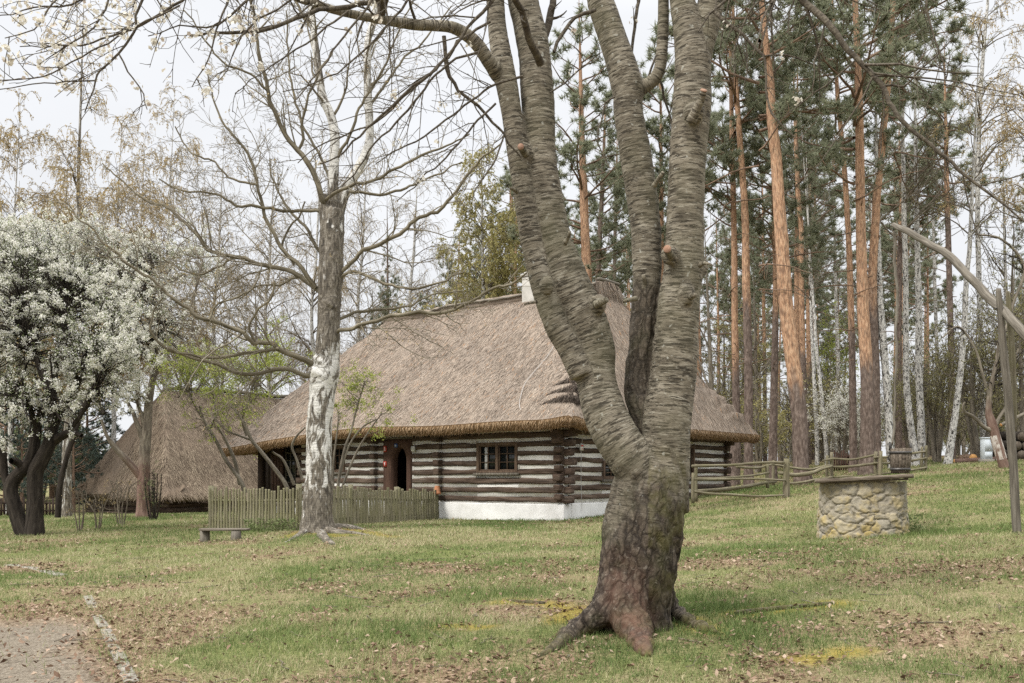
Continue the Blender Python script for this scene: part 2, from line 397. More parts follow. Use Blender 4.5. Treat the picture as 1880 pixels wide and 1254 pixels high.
def m_log():
    s=NT('old_log_timber',.85,.2); t=s.tc(); r=s.attr('rnd')
    n=s.noise(s.map(t,(1.1,9,16)),1,6,.68,.6); big=s.noise(s.map(t,(.9,1,4)),1,3,.6)
    c=s.ramp(n,[(.30,(.024,.016,.012)),(.47,(.078,.054,.040)),(.62,(.145,.105,.080)),(.8,(.27,.215,.17))])
    c=s.mix(s.ramp(big,[(.5,0),(.72,.6)]),c,s.ramp(n,[(.35,(.085,.072,.06)),(.65,(.22,.19,.16))]))
    c=s.mix(.5,c,s.ramp(r,[(0,(.42,.36,.33)),(.6,(.85,.8,.78)),(1,(1,1,1))]),'MULTIPLY')
    s.col(c); return s.bump(n,.8,.02).m
def m_glass():
    s=NT('window_glass',.06,.5); s.col(s.mix(s.noise(s.obj(),1.5,3),(.006,.008,.009),(.03,.035,.035))); return s.m
def make_mats():
    M['cherry']=m_cherry(); M['birch']=m_birch(); M['birch_far']=m_birch_far(); M['pine']=m_pine()
    M['twig']=m_bark('grey_brown_twig',(.06,.05,.038),(.14,.118,.09),(.24,.21,.165))
    M['cherry_twig']=m_bark('dark_cherry_twig',(.040,.033,.026),(.09,.076,.058),(.17,.15,.112),(9,9,30))
    M['plum']=m_bark('dark_plum_bark',(.011,.009,.007),(.032,.026,.021),(.065,.055,.044))
    M['red_trunk']=m_bark('reddish_trunk_bark',(.065,.054,.042),(.15,.128,.10),(.26,.23,.18),(9,9,2.5),(.30,(.10,.060,.046),(.235,.16,.13)))
    M['grey_trunk']=m_bark('grey_trunk_bark',(.07,.06,.048),(.165,.145,.115),(.28,.25,.2))
    M['tan_twig']=m_bark('tan_birch_twig',(.12,.095,.055),(.26,.205,.12),(.40,.33,.21))
    M['pine_limb']=m_bark('pine_limb_bark',(.07,.05,.038),(.17,.115,.082),(.30,.21,.15))
    M['needle']=m_rnd('pine_needles',[(0,(.12,.134,.086)),(.35,(.20,.218,.142)),(.7,(.265,.28,.19)),(1,(.34,.352,.25))],.58,.6)
    M['blue_needle']=m_rnd('blue_green_needles',[(0,(.04,.058,.05)),(.5,(.085,.112,.094)),(1,(.14,.17,.14))],.3,.6)
    M['petal']=m_rnd('cherry_petals',[(0,(.52,.44,.37)),(.25,(.68,.64,.54)),(1,(.83,.81,.74))],.35,.7)
    M['plum_petal']=m_rnd('plum_blossom',[(0,(.45,.47,.34)),(.3,(.70,.69,.62)),(1,(.86,.85,.81))],.42,.7)
    M['lime_leaf']=m_rnd('lime_young_leaves',[(0,(.16,.20,.035)),(.5,(.30,.35,.07)),(1,(.44,.48,.13))],.4,.6)
    M['olive_leaf']=m_rnd('olive_young_leaves',[(0,(.13,.13,.05)),(.5,(.26,.245,.11)),(1,(.41,.38,.20))],.42,.7)
    M['yellow_leaf']=m_rnd('yellow_green_leaves',[(0,(.19,.18,.06)),(.5,(.34,.31,.12)),(1,(.47,.43,.20))],.42,.7)
    M['tan_leaf']=m_rnd('tan_catkins',[(0,(.26,.19,.08)),(.5,(.42,.32,.15)),(1,(.54,.44,.25))],.3,.7)
    M['green_leaf']=m_rnd('small_green_leaves',[(0,(.10,.135,.05)),(.5,(.20,.245,.105)),(1,(.31,.35,.17))],.4,.7)
    M['grass']=m_rnd('grass_blades',[(0,(.076,.116,.034)),(.46,(.138,.186,.062)),(.74,(.21,.235,.095)),(.85,(.32,.295,.16)),(1,(.45,.40,.26))],.3,.7)
    M['green_grass']=m_rnd('lush_grass',[(0,(.07,.11,.03)),(.5,(.14,.19,.06)),(1,(.25,.29,.11))],.35,.6)
    M['leaf_litter']=m_rnd('dead_leaves',[(0,(.075,.045,.03)),(.3,(.165,.105,.07)),(.65,(.27,.19,.135)),(1,(.40,.31,.235))],.15,.8)
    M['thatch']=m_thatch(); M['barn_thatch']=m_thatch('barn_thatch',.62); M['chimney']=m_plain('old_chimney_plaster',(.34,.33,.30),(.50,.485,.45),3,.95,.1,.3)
    M['straw']=m_rnd('thatch_straw',[(0,(.085,.067,.052)),(.22,(.195,.156,.124)),(.6,(.32,.263,.212)),(.9,(.45,.385,.315)),(1,(.40,.22,.11))],0,1)
    M['fresh_straw']=m_rnd('eave_straw',[(0,(.06,.038,.022)),(.35,(.18,.112,.06)),(.75,(.31,.205,.118)),(1,(.46,.345,.225))],0,1)
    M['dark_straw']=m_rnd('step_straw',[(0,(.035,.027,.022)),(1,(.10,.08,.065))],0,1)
    M['pale_straw']=m_rnd('barn_straw',[(0,(.075,.056,.042)),(.35,(.165,.128,.094)),(.75,(.26,.21,.155)),(1,(.40,.33,.245))],0,1)
    M['log']=m_log()
    M['chink']=m_plain('lime_chinking',(.66,.645,.60),(.82,.81,.775),5,.95,.1,.3)
    M['plinth']=m_plain('white_lime_wash',(.56,.555,.535),(.76,.76,.75),1.3,.95,.1,.35)
    M['frame']=m_wood('brown_frame_wood',(.055,.036,.025),(.13,.088,.062),(.23,.17,.125),'z',40)
    M['door_wood']=m_wood('reddish_door_wood',(.036,.022,.016),(.082,.046,.033),(.145,.09,.066),'z',40)
    M['pale_twig']=m_bark('pale_olive_twig',(.11,.095,.068),(.21,.185,.14),(.33,.30,.235)); M['birch_twig']=m_bark('olive_grey_twig',(.075,.064,.044),(.15,.131,.093),(.26,.232,.172))
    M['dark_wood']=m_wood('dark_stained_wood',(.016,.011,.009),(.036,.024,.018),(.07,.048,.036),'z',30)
    M['picket']=m_wood('mossy_picket_wood',(.11,.10,.06),(.225,.205,.135),(.36,.335,.24),'z',40,green=(.17,.17,.075))
    M['grey_wood']=m_wood('weathered_grey_wood',(.06,.052,.042),(.155,.138,.112),(.29,.265,.22),'z',30)
    M['rail']=m_wood('rustic_rail_wood',(.07,.058,.038),(.17,.148,.10),(.31,.28,.21),'z',24,green=(.15,.145,.07))
    M['bench']=m_wood('grey_bench_wood',(.07,.058,.045),(.17,.145,.115),(.29,.255,.21),'x',24)
    M['rim']=m_wood('weathered_rim_wood',(.05,.038,.028),(.145,.118,.09),(.29,.25,.20),'x',26)
    M['stone']=m_stone(); M['glass']=m_glass()
    M['iron']=m_plain('dull_iron',(.045,.042,.04),(.11,.105,.10),12,.5,.4,.2,.6)
    M['terracotta']=m_plain('terracotta',(.40,.17,.085),(.52,.25,.14),9,.85,.2,.1)
    M['kerb']=m_plain('grey_kerb_stone',(.16,.145,.12),(.29,.27,.235),12,.95,.1,.5)
    M['white_paint']=m_plain('white_enamel',(.70,.70,.68),(.78,.78,.77),3,.5,.4,.02)
    M['red_paint']=m_plain('red_enamel',(.42,.05,.035),(.50,.07,.05),3,.5,.4,.02)
    M['blue_paint']=m_plain('blue_enamel',(.03,.07,.20),(.04,.09,.25),3,.4,.4,.02)
    M['box_paint']=m_plain('pale_blue_grey_paint',(.48,.53,.57),(.58,.63,.66),3,.6,.3,.05)
    M['cable']=m_plain('galvanised_wire',(.35,.34,.33),(.5,.49,.48),5,.5,.4,.02)
    M['cut']=m_plain('fresh_cut_wood',(.26,.15,.10),(.42,.275,.20),14,.8,.2,.2)
    M['orange_cut']=m_plain('orange_sawn_wood',(.55,.27,.09),(.70,.40,.16),8,.8,.2,.2)
    M['ground']=m_ground()
make_mats()
def set_attr(ob,name,val):
    me=ob.data; a=me.attributes.get(name) or me.attributes.new(name,'FLOAT','POINT')
    a.data.foreach_set('value',np.asarray(val,np.float32))
def verts(ob):
    v=np.empty(len(ob.data.vertices)*3,np.float32); ob.data.vertices.foreach_get('co',v); return v.reshape(-1,3).astype(float)
# ------------------------------------------------------------------ camera, sky, sun
SUN_EL, SUN_AZ = 48.0, -128.0       # sun behind the camera's left shoulder (azimuth from +Y, clockwise)
def make_world():
    cam=bpy.data.cameras.new('camera'); co=bpy.data.objects.new('camera',cam); COL.objects.link(co)
    co.location=(0,0,EYE); co.rotation_euler=(R_(90),0,0); cam.sensor_width=36; cam.lens=35.0; cam.shift_y=(HY-627)/1880
    cam.clip_start=.05; cam.clip_end=2000; SC.camera=co
    w=bpy.data.worlds.new('World'); SC.world=w; w.use_nodes=True; t=w.node_tree; n=t.nodes; bg=n['Background']; L=t.links.new
    sky=n.new('ShaderNodeTexSky'); sky.sky_type='NISHITA'; sky.sun_disc=False; sky.sun_elevation=R_(SUN_EL); sky.sun_rotation=R_(SUN_AZ); sky.air_density=1.2; sky.dust_density=3
    L(sky.outputs[0],bg.inputs[0]); bg.inputs[1].default_value=.09
    # high overcast: brighter towards the zenith, faint cloud texture
    geo=n.new('ShaderNodeTexCoord'); sp=n.new('ShaderNodeSeparateXYZ'); L(geo.outputs['Generated'],sp.inputs[0])
    rp=n.new('ShaderNodeValToRGB'); L(sp.outputs[2],rp.inputs[0]); e=rp.color_ramp.elements
    e[0].position=0; e[0].color=(.69,.70,.72,1); e[1].position=1; e[1].color=(1,.985,.96,1); k=rp.color_ramp.elements.new(.45); k.color=(.73,.74,.76,1)
    st=n.new('ShaderNodeMapRange'); L(sp.outputs[2],st.inputs[0]); st.inputs[1].default_value=.42; st.inputs[2].default_value=1; st.inputs[3].default_value=1.0; st.inputs[4].default_value=3.4
    mp=n.new('ShaderNodeMapping'); mp.inputs['Scale'].default_value=(1.5,1.5,4); L(geo.outputs['Generated'],mp.inputs[0])
    nz=n.new('ShaderNodeTexNoise'); nz.inputs['Scale'].default_value=1.6; nz.inputs['Detail'].default_value=5; L(mp.outputs[0],nz.inputs[0])
    cl=n.new('ShaderNodeMapRange'); L(nz.outputs[0],cl.inputs[0]); cl.inputs[1].default_value=.3; cl.inputs[2].default_value=.7; cl.inputs[3].default_value=.93; cl.inputs[4].default_value=1.04
    mu=n.new('ShaderNodeMath'); mu.operation='MULTIPLY'; L(st.outputs[0],mu.inputs[0]); L(cl.outputs[0],mu.inputs[1])
    b2=n.new('ShaderNodeBackground'); L(rp.outputs[0],b2.inputs[0]); L(mu.outputs[0],b2.inputs[1])
    mx=n.new('ShaderNodeMixShader'); mx.inputs[0].default_value=.93; L(bg.outputs[0],mx.inputs[1]); L(b2.outputs[0],mx.inputs[2]); L(mx.outputs[0],n['World Output'].inputs[0])
    s=bpy.data.lights.new('sun','SUN'); s.energy=2.2; s.angle=R_(15); s.color=(1,.95,.87); so=bpy.data.objects.new('sun',s); COL.objects.link(so)
    az=R_(SUN_AZ); el=R_(SUN_EL); d=Vector((math.sin(az)*math.cos(el),math.cos(az)*math.cos(el),math.sin(el)))
    so.rotation_euler=d.to_track_quat('Z','Y').to_euler(); so.location=(0,0,30)
    v=SC.view_settings; v.view_transform='Standard'; v.look='None'; v.gamma=1; v.exposure=.44; v.use_curve_mapping=False
    SC.cycles.max_bounces=6; SC.cycles.transparent_max_bounces=4; SC.cycles.diffuse_bounces=3; SC.cycles.use_denoising=False
make_world()

# ------------------------------------------------------------------ ground
KERB=np.array([G(160,1095),G(180,1130),G(205,1180),G(226,1220),G(246,1262)]); KERB=np.vstack([KERB,KERB[-1]+(KERB[-1]-KERB[-2])*3])
KERB2=np.array([G(-60,1036),G(10,1037),G(60,1042),G(115,1056)])
MOSS=[(G(935,1103),G(1000,1109)),(G(1000,1109),G(1062,1124)),(G(1345,1128),G(1440,1118)),(G(1440,1118),G(1535,1108)),(G(1480,1207),G(1570,1195)),
      (G(1240,1136),G(1312,1162)),(G(530,985),G(575,972)),(G(610,972),G(660,982)),(G(640,972),G(720,985)),(G(545,978),G(625,985)),(G(1025,1140),G(1070,1118)),(G(830,1150),G(885,1153))]
LUSH=[(G(1150,1205),.5,.8),(G(1090,1150),.5,.8),(G(470,1180),.62,.9),(G(400,1205),.5,.8),(G(760,1165),.55,.9),(G(920,1085),.9,.8),(G(1330,1135),1.1,.8),(G(1285,1115),.7,1),(G(430,975),1.3,.8),(G(1680,985),.8,1.0),(G(1120,1190),.6,.5),(G(950,962),2.5,.4),(G(1400,905),2.5,.6),(G(640,1190),.9,.5),(G(1780,880),5,.35),(G(1700,1010),3,.4),(G(120,965),4,.5)]
def segdist(x,y,a,b):
    ax,ay=a[0],a[1]; dx,dy=b[0]-ax,b[1]-ay; t=np.clip(((x-ax)*dx+(y-ay)*dy)/(dx*dx+dy*dy+1e-9),0,1); return np.hypot(x-ax-t*dx,y-ay-t*dy)
def path_m(x,y):
    kx=np.interp(y,KERB[::-1,1],KERB[::-1,0]); n=fbm(x*1.3,y*1.3)-.5
    far=KERB[1,1]+.35
    return sstep(-.02,.35,kx-x-.15+n*.9)*sstep(far+.1,far-.75,y+n*1.6+(x-kx)*-.05)
def litter_m(x,y):
    n=fbm(x*.55+9,y*.55,2.); n2=fbm(x*2.2,y*2.2+5,1.)
    near=.22*sstep(15,9,y)
    kx=np.interp(y,KERB[::-1,1],KERB[::-1,0]); k=.35*np.exp(-((x-kx+.35)/.75)**2)*sstep(12,10,y)
    wood=.30*sstep(30,34,y-(x-9)*.15)*sstep(7,10,x)
    return np.clip(sstep(.50,.72,n*.6+n2*.4+near*.55+k)*.85+wood,0,1)
def moss_m(x,y):
    d=np.full(np.shape(x),9.); 
    for a,b in MOSS: d=np.minimum(d,segdist(x,y,a,b))
    return sstep(.26,.03,d+(fbm(x*5,y*5)-.5)*.25)*.9
def lush_m(x,y):
    m=np.zeros(np.shape(x)); n=fbm(x*1.8,y*1.8,4.)-.5
    for c,r,a in LUSH: m=np.maximum(m,a*sstep(1.1,.25,np.hypot(x-c[0],(y-c[1])*.7)/r+n*1.3))
    return m
def make_ground():
    ys=np.concatenate([-np.geomspace(80,3,14),np.linspace(-2,4,10),np.arange(4.2,16,.085),np.arange(16,48,.17),np.geomspace(48.3,330,34)])
    xn=np.arange(-15,15.01,.13); o=np.geomspace(15.3,300,44); xs=np.concatenate([-o[::-1],xn,o])
    X,Y=np.meshgrid(xs,ys); Z=gz(X,Y)+(fbm(X*2.1,Y*2.1)-.5)*.045+(fbm(X*8,Y*8)-.5)*.018
    Z=Z-np.where(path_m(X,Y)>.5,.02,0)
    mb=MB(); nx,ny=len(xs),len(ys); i=np.arange(nx*ny).reshape(ny,nx)
    mb.add(np.stack([X,Y,Z],-1),quad=np.stack([i[:-1,:-1],i[:-1,1:],i[1:,1:],i[1:,:-1]],-1).reshape(-1,4))
    g=build('ground',mb,M['ground'],smooth=True); tag(g,kind='structure')
    x,y=X.ravel(),Y.ravel(); set_attr(g,'path',path_m(x,y)*.85); set_attr(g,'litter',litter_m(x,y)); set_attr(g,'moss',moss_m(x,y)*.95)
make_ground()
def _kerb_line(pts,w,n,name,seed):
    c=resample(np.c_[pts,np.zeros(len(pts))],n+1); mb=MB(); r=np.random.default_rng(seed)
    for a,b in zip(c[:-1],c[1:]):
        m=(a+b)/2; L=np.linalg.norm((b-a)[:2])*.96; rot=math.atan2(b[1]-a[1],b[0]-a[0])+r.normal()*.02
        mb.box((m[0],m[1],g1(m[0],m[1])-.042+r.normal()*.006),(L,w,.10),rot,jit=.006)
    o=build(name,mb,M['kerb']); tag(o,kind='structure')
    b=o.modifiers.new('edge','BEVEL'); b.width=.012; b.segments=2
_kerb_line(KERB[:6],.10,9,'path_kerb',1); _kerb_line(KERB2,.16,7,'path_kerb',2)
def field(n,d0,d1,p,half=.58,pad=1.2):
    """random ground points, thinning with distance as d**-p per area"""
    u=rng.random(n); e=2-p; d=(d0**e+u*(d1**e-d0**e))**(1/e); x=(rng.random(n)*2-1)*(half*d+pad); return x,d
HOUSE_OUT=[]   # footprints kept clear of grass
def keep_clear(x,y):
    ok=np.ones(len(x),bool)
    for f in HOUSE_OUT: ok&=~f(x,y)
    return ok
def make_grass():
    x,y=field(560000,4.8,44,1.75); ok=keep_clear(x,y); x,y=x[ok],y[ok]
    pm=path_m(x,y); li=litter_m(x,y); mo=moss_m(x,y); lu=lush_m(x,y)
    keep=rng.random(len(x))>np.clip(pm*.90+li*.55+mo*.7,0,.98); x,y,lu=x[keep],y[keep],lu[keep]
    z=gz(x,y); n=len(x)
    pn=fbm(x*.55,y*.55)*.65+fbm(x*6,y*6)*.35
    h=(.018+.030*rng.random(n)+lu*.035*rng.random(n))*(.35+1.5*fbm(x*1.6,y*1.6,7.))*(1+y*.022)
    a=rng.uniform(0,2*math.pi,n); lean=rng.uniform(.25,1.5,n)
    dv=np.stack([np.cos(a)*lean*h,np.sin(a)*lean*h,h],1); sd=np.stack([-np.sin(a),np.cos(a),np.zeros(n)],1)
    w=.0015*(1+y*.11)
    rv=np.clip(rng.random(n)*.6+sstep(.40,.60,pn)*.52-lu*.25,0,1)
    mb=MB(); mb.blades(np.stack([x,y,z-.004],1),dv,sd,w,rv); tag(build('grass',mb,M['grass']),kind='stuff')
def make_tufts():
    mb=MB()
    for c,r,a in LUSH:
        n=int(min(9000,3200*r*r)*a*min(1,(11/c[1])**1.0)); q=c[:2]+rng.normal(size=(n,2))*r*np.array([.45,.55]); x,y=q.T
        ok=(fbm(x*1.8,y*1.8,4.)>.47)&keep_clear(x,y); x,y=x[ok],y[ok]; n=len(x); h=rng.uniform(.02,.065,n)*(1+y*.01); an=rng.uniform(0,6.28,n); le=rng.uniform(.15,.9,n)
        mb.blades(np.stack([x,y,gz(x,y)-.005],1),np.stack([np.cos(an)*le*h,np.sin(an)*le*h,h],1),np.stack([-np.sin(an),np.cos(an),0*an],1),.0022*(1+y*.09),rng.random(n))
    tag(build('lush_grass',mb,M['green_grass']),kind='stuff')
def make_litter():
    x,y=field(150000,4.8,40,1.5); ok=keep_clear(x,y); x,y=x[ok],y[ok]
    li=litter_m(x,y); keep=rng.random(len(x))<(li*.62+.045)*(1-.7*path_m(x,y)); x,y=x[keep],y[keep]; n=len(x)
    z=gz(x,y)+rng.uniform(.004,.03,n); s=rng.uniform(.010,.027,n)*(1+y*.02)
    a=rng.uniform(0,6.28,n); ca,sa=np.cos(a),np.sin(a); cu=rng.uniform(-.1,.75,n)*s; tl=rng.normal(size=(n,2))*.35
    v=[]
    for px,py,cz in ((-1,0,.3),(0,-.55,1),(1,0,.3),(0,.55,1),(0,0,0)):
        X=px*s; Y=py*s; v.append(np.stack([x+X*ca-Y*sa,y+X*sa+Y*ca,z+cu*cz+X*tl[:,0]+Y*tl[:,1]],1))
    v=np.stack(v,1); b=np.arange(n)[:,None]*5
    tri=np.concatenate([b+np.array([0,1,4]),b+np.array([1,2,4]),b+np.array([2,3,4]),b+np.array([3,0,4])])
    mb=MB(); mb.add(v,tri=tri,rnd=np.repeat(rng.random(n),5)); tag(build('leaf_litter',mb,M['leaf_litter']),kind='stuff')
def make_fallen_twigs():
    x,y=field(240,5.5,16,1.2); n=len(x); a=rng.uniform(0,6.28,n); L=rng.uniform(.08,.38,n); K=5
    Pn=np.zeros((n,K,3))
    for k in range(K):
        q=(k/(K-1)-.5); Pn[:,k,0]=x+np.cos(a)*L*q+rng.normal(size=n)*.01; Pn[:,k,1]=y+np.sin(a)*L*q+rng.normal(size=n)*.01
    Pn[:,:,2]=gz(Pn[:,:,0],Pn[:,:,1])+.018
    mb=MB(); mb.strands(Pn,np.full((n,K),.0035)*rng.uniform(.6,1.5,(n,1)),4); tag(build('fallen_twigs',mb,M['twig'],smooth=True),kind='stuff')
# ------------------------------------------------------------------ log house with thatched roof
HC=np.array([1.3,25.0]); HU=np.array([-.782,.623]); HV=np.array([.623,.782])
HL,HW=12.6,9.05           # along the front, along the gable side
def W(t,s,z):
    t,s,z=np.broadcast_arrays(np.asarray(t,float),np.asarray(s,float),np.asarray(z,float))
    return np.stack([HC[0]+t*HU[0]+s*HV[0],HC[1]+t*HU[1]+s*HV[1],z],-1)
def front_t(px,s=0.):
    k=(px-CX)/F; o=HC+s*HV; return (o[0]-k*o[1])/(k*HU[1]-HU[0])
def side_s(px):
    k=(px-CX)/F; return (HC[0]-k*HC[1])/(k*HV[1]-HV[0])
def zat(py,t,s): return EYE-(py-HY)/F*float(W(t,s,0)[1])
class LB:
    """boxes given in house coordinates (t along the front, s into the house)"""
    def __init__(s,f=W): s.mb=MB(); s.f=f
    def box(s,t0,t1,s0,s1,z0,z1,rnd=None,mi=0,along='t'):
        c=np.array([(t,q,z) for z in(z0,z1) for q in(s0,s1) for t in(t0,t1)],float)
        off=rng.random()*30
        tc=c-c.mean(0); tc=tc if along=='t' else (tc[:,[1,0,2]] if along=='s' else tc[:,[0,1,2]])
        s.mb.add(s.f(c[:,0],c[:,1],c[:,2]),quad=[(0,1,3,2),(4,6,7,5),(0,4,5,1),(2,3,7,6),(0,2,6,4),(1,5,7,3)],tc=tc+off,rnd=rng.random() if rnd is None else rnd,mi=mi)
    def log(s,a0,a1,z0,z1,depth=.22,side='front',out=.0,rnd=None,pos=0.,seed=0,nose=.035):
        """a hewn log with a bulging uneven face; a runs along the wall"""
        n=max(4,int((a1-a0)/.14)); a=np.linspace(a0,a1,n+1); H=z1-z0
        pr=np.array([(0.06,0.0),(-.02,.10),(-nose*.9,.3),(-nose,.55),(-nose*.8,.78),(-.01,.93),(.06,1.0),(depth,1.0),(depth,0.0)])
        m=len(pr); A=a[:,None]*np.ones(m)
        wz=(fbm(a*1.4,seed*3.1)-.5)*.075; wz2=(fbm(a*1.7,seed*5.7+9)-.5)*.075
        zz=z0+wz[:,None]*.9+(H+wz2-wz)[:,None]*pr[None,:,1]
        oo=pr[None,:,0]-out+(vnoise(A*3.,zz*9,seed)-.5)*.022*(pr[None,:,1]>.02)*(pr[None,:,0]<.07)
        V=s.f(A,oo+pos,zz) if side=='front' else s.f(oo+pos,A,zz) if side=='side' else None
        i=np.arange(n)[:,None]*m+np.arange(m)[None]; j=np.arange(n)[:,None]*m+(np.arange(m)[None]+1)%m
        q=np.stack([i,j,j+m,i+m],-1).reshape(-1,4)
        if side=='front': q=q[:,::-1]
        off=rng.random()*40; tc=np.stack([A+off,oo*1.0,zz],-1)
        r=rng.random() if rnd is None else rnd
        caps=[]
        for b in (0,n*m):
            c=[(b,b+k,b+k+1) for k in range(1,m-1)]; caps+=c
        s.mb.add(V,quad=q,tri=caps,tc=tc,rnd=r)
# openings, in photograph pixels read on the wall planes
WIN1=(876,951,812,868); WIN2=(592,634,818,867); DOORF=(707,757,806,930)
def op_front(px0,px1,py0,py1):
    t1,t0=front_t(px0),front_t(px1); tm=(t0+t1)/2; return t0,t1,zat(py1,tm,0),zat(py0,tm,0)
def op_side(px0,px1,py0,py1):
    s0,s1=side_s(px0),side_s(px1); sm=(s0+s1)/2; return s0,s1,zat(py1,0,sm),zat(py0,0,sm)
TE=front_t(552)           # end of the log front, the open porch follows
ZB=zat(926,0,0)           # top of the plinth at the near corner
ZT=3.12; NLOG=9
def roof_base(t,s):
    droop=.30*sstep(7,13.5,t)*sstep(4,-1,s)+.12*sstep(7,13.5,t)
    return 3.06-droop+.05*np.sin(t*1.3)*.4
OV=.78
SF,SH=4.26/(HW/2+OV),4.26/(1.75+OV)
def roof_z(t,s):
    t=np.asarray(t,float); s=np.asarray(s,float)
    a=(s+OV)*SF; b=(HW+OV-s)*SF; c=(t+OV)*SH; d=(HL+OV-t)*SH
    e1=np.minimum(a,b); e2=np.minimum(c,d); k=.16; h=np.clip(.5+.5*(e2-e1)/k,0,1); m=e2*(1-h)+e1*h-k*h*(1-h)
    # stepped bundles up the hips
    hip=np.abs(c-a)/SH; hip2=np.abs(c-b)/SH; hh=np.minimum(hip,hip2)
    wd=np.where(a<c,1.35,.7); st=sstep(wd,wd*.3,np.where(a<c,(c-a)/SF*.62,hh))*sstep(.40,.46,m)*sstep(1.32,1.2,m); saw=1-(((m-.45)/.265)%1.0)
    m=m+st*(saw**1.3)*.17
    corner=np.exp(-((t+OV)**2+(s+OV)**2)/.35)*.10
    # slightly sagging, uneven thatch
    und=(fbm(t*.8,s*.8,2.)-.5)*.16+(fbm(t*3.6,s*.8,1.)-.5)*.075
    return roof_base(t,s)+m+corner+und*sstep(0,.4,m), m
def make_house():
    base=W(0,0,.5)
    root=thing('log_house',base,'dark log house with white chinking and a steep grey thatched roof','house')
    wins=[op_front(*WIN1),op_front(*WIN2)]; door=op_front(*DOORF)
    sw=[op_side(1106,1168,846,880),op_side(1222,1274,816,876)]
    # plinth
    lb=LB(); zb=-.2
    lb.box(-.03,HL-2.2,-.05,.3,zb,ZB); lb.box(-.05,.30,.30,HW,zb,ZB-.0+.02); lb.box(.3,HL,HW-.3,HW-.002,zb,ZB); lb.box(TE,HL,.95,1.2,zb,ZB)
    pl=build('plinth',lb.mb,M['plinth'],root); bv=pl.modifiers.new('b','BEVEL'); bv.width=.03; bv.segments=2
    # logs and chinking
    dz=(ZT-ZB)/NLOG; lb=LB(); ch=LB(); ends=None
    def course(a0,a1,z0,z1,side,ops,seed,pos=0.,out=0.):
        segs=[(a0,a1)]
        for (o0,o1,oz0,oz1) in ops:
            if oz0<(z0+z1)/2<oz1:
                segs=[q for s0,s1 in segs for q in ((s0,min(s1,o0)),(max(s0,o1),s1)) if q[1]-q[0]>.03]
        for k,(s0,s1) in enumerate(segs): lb.log(s0,s1,z0,z1,side=side,seed=seed+k*.37,pos=pos,out=out,rnd=rng.random())
    for i in range(NLOG):
        z0=ZB+i*dz; g=.050+rng.uniform(-.012,.012)
        course(0.0,TE,z0+g*.5,z0+dz-g,'front',wins+[door],i+1,out=.05 if i==NLOG-1 else 0)
        course(.2,HW-.0,z0+g*.5+dz*.30,z0+dz-g+dz*.30,'side',sw,i+31)
    # plain back and porch-side walls
    for i in range(NLOG):
        z0=ZB+i*dz; lb.box(0.0,HL,HW-.24,HW-.02,z0+.03,z0+dz-.03); lb.box(TE-.22,TE,.24,1.2,z0+.03,z0+dz-.03,along='s')
        lb.box(HL-.22,HL,1.2,HW-.24,z0+.03,z0+dz-.03,along='s')
    walls=build('log_wall',lb.mb,M['log'],root,smooth=False)
    def panel(a0,a1,z0,z1,ops,side):
        """chinking sheet behind the logs with the openings left out"""
        cuts=sorted(set([a0,a1]+[x for o in ops for x in o[:2]]))
        for b0,b1 in zip(cuts[:-1],cuts[1:]):
            m=(b0+b1)/2; zs=[(z0,z1)]
            for o in ops:
                if o[0]<m<o[1]: zs=[q for p0,p1 in zs for q in ((p0,min(p1,o[2])),(max(p0,o[3]),p1)) if q[1]-q[0]>.02]
            for p0,p1 in zs:
                if side=='front': ch.box(b0,b1,.012,.16,p0,p1)
                else: ch.box(.012,.16,b0,b1,p0,p1)
    panel(.02,TE-.02,ZB,ZT,wins+[door],'front'); panel(.16,HW-.02,ZB+.02,ZT,sw,'side')
    ch.box(.2,HL-.05,HW-.2,HW-.06,ZB,ZT)
    # white lime edging round the openings
    for (t0,t1,z0,z1) in wins+[door]:
        for q0,q1 in ((t0-.05,t0),(t1,t1+.05)): ch.box(q0,q1,-.012,.15,z0,z1+.03)
        ch.box(t0,t1,-.012,.15,z1,z1+.035)
    ch.box(-.012,.15,sw[1][1],sw[1][1]+.05,sw[1][2],sw[1][3])
    build('chinking',ch.mb,M['chink'],root)
    # log ends: corners and the two cross walls
    def bevel(o,w=.028): bv=o.modifiers.new('b','BEVEL'); bv.width=w; bv.segments=2; return o
    def endcol(tc,sc,face,n0,half=.10,proud=.17,ph=0.):
        e=LB()
        for i in range(n0,NLOG):
            z0=ZB+(i+ph)*dz; r=rng.random(); p=proud+rng.uniform(-.05,.05); h=dz*rng.uniform(.74,.92); w=half*rng.uniform(.8,1.1)
            if face=='front': e.box(tc-w,tc+w,-p,.06,z0+.03,z0+h,rnd=r*.5)
            elif face=='side': e.box(-p,.06,sc-w,sc+w,z0+.03,z0+h,rnd=r*.5)
            elif face=='left': e.box(TE-.05,TE+p,sc-w,sc+w,z0+.03,z0+h,rnd=r)
            elif face=='far': e.box(-.02,.24,HW-.02,HW+p+.04,z0+.02,z0+h+.02,rnd=r*.6)
        bevel(build('log_corner',e.mb,M['log'],root))
    endcol(0.11,0,'front',0,.11,.20,.30); endcol(0,.11,'side',0,.11,.22,0); endcol(front_t(808),0,'front',1); endcol(front_t(690),0,'front',1)
    endcol(0,HW-.12,'side',0,.13,.14,.3); endcol(0,0,'far',0,ph=.3); endcol(0,.12,'left',1,.12,.22)
    def corbel(*boxes):
        e=LB()
        for q in boxes: e.box(*q,rnd=.1)
        bevel(build('corbel',e.mb,M['log'],root))
    for t in (front_t(690),front_t(808),.12): corbel((t-.13,t+.13,-.44,.05,ZT-.27,ZT-.08),(t-.12,t+.12,-.27,.05,ZT-.48,ZT-.272))
    for q in (.14,HW-.12): corbel((-.44,.05,q-.13,q+.13,ZT-.22,ZT-.05),(-.27,.05,q-.12,q+.12,ZT-.44,ZT-.222))
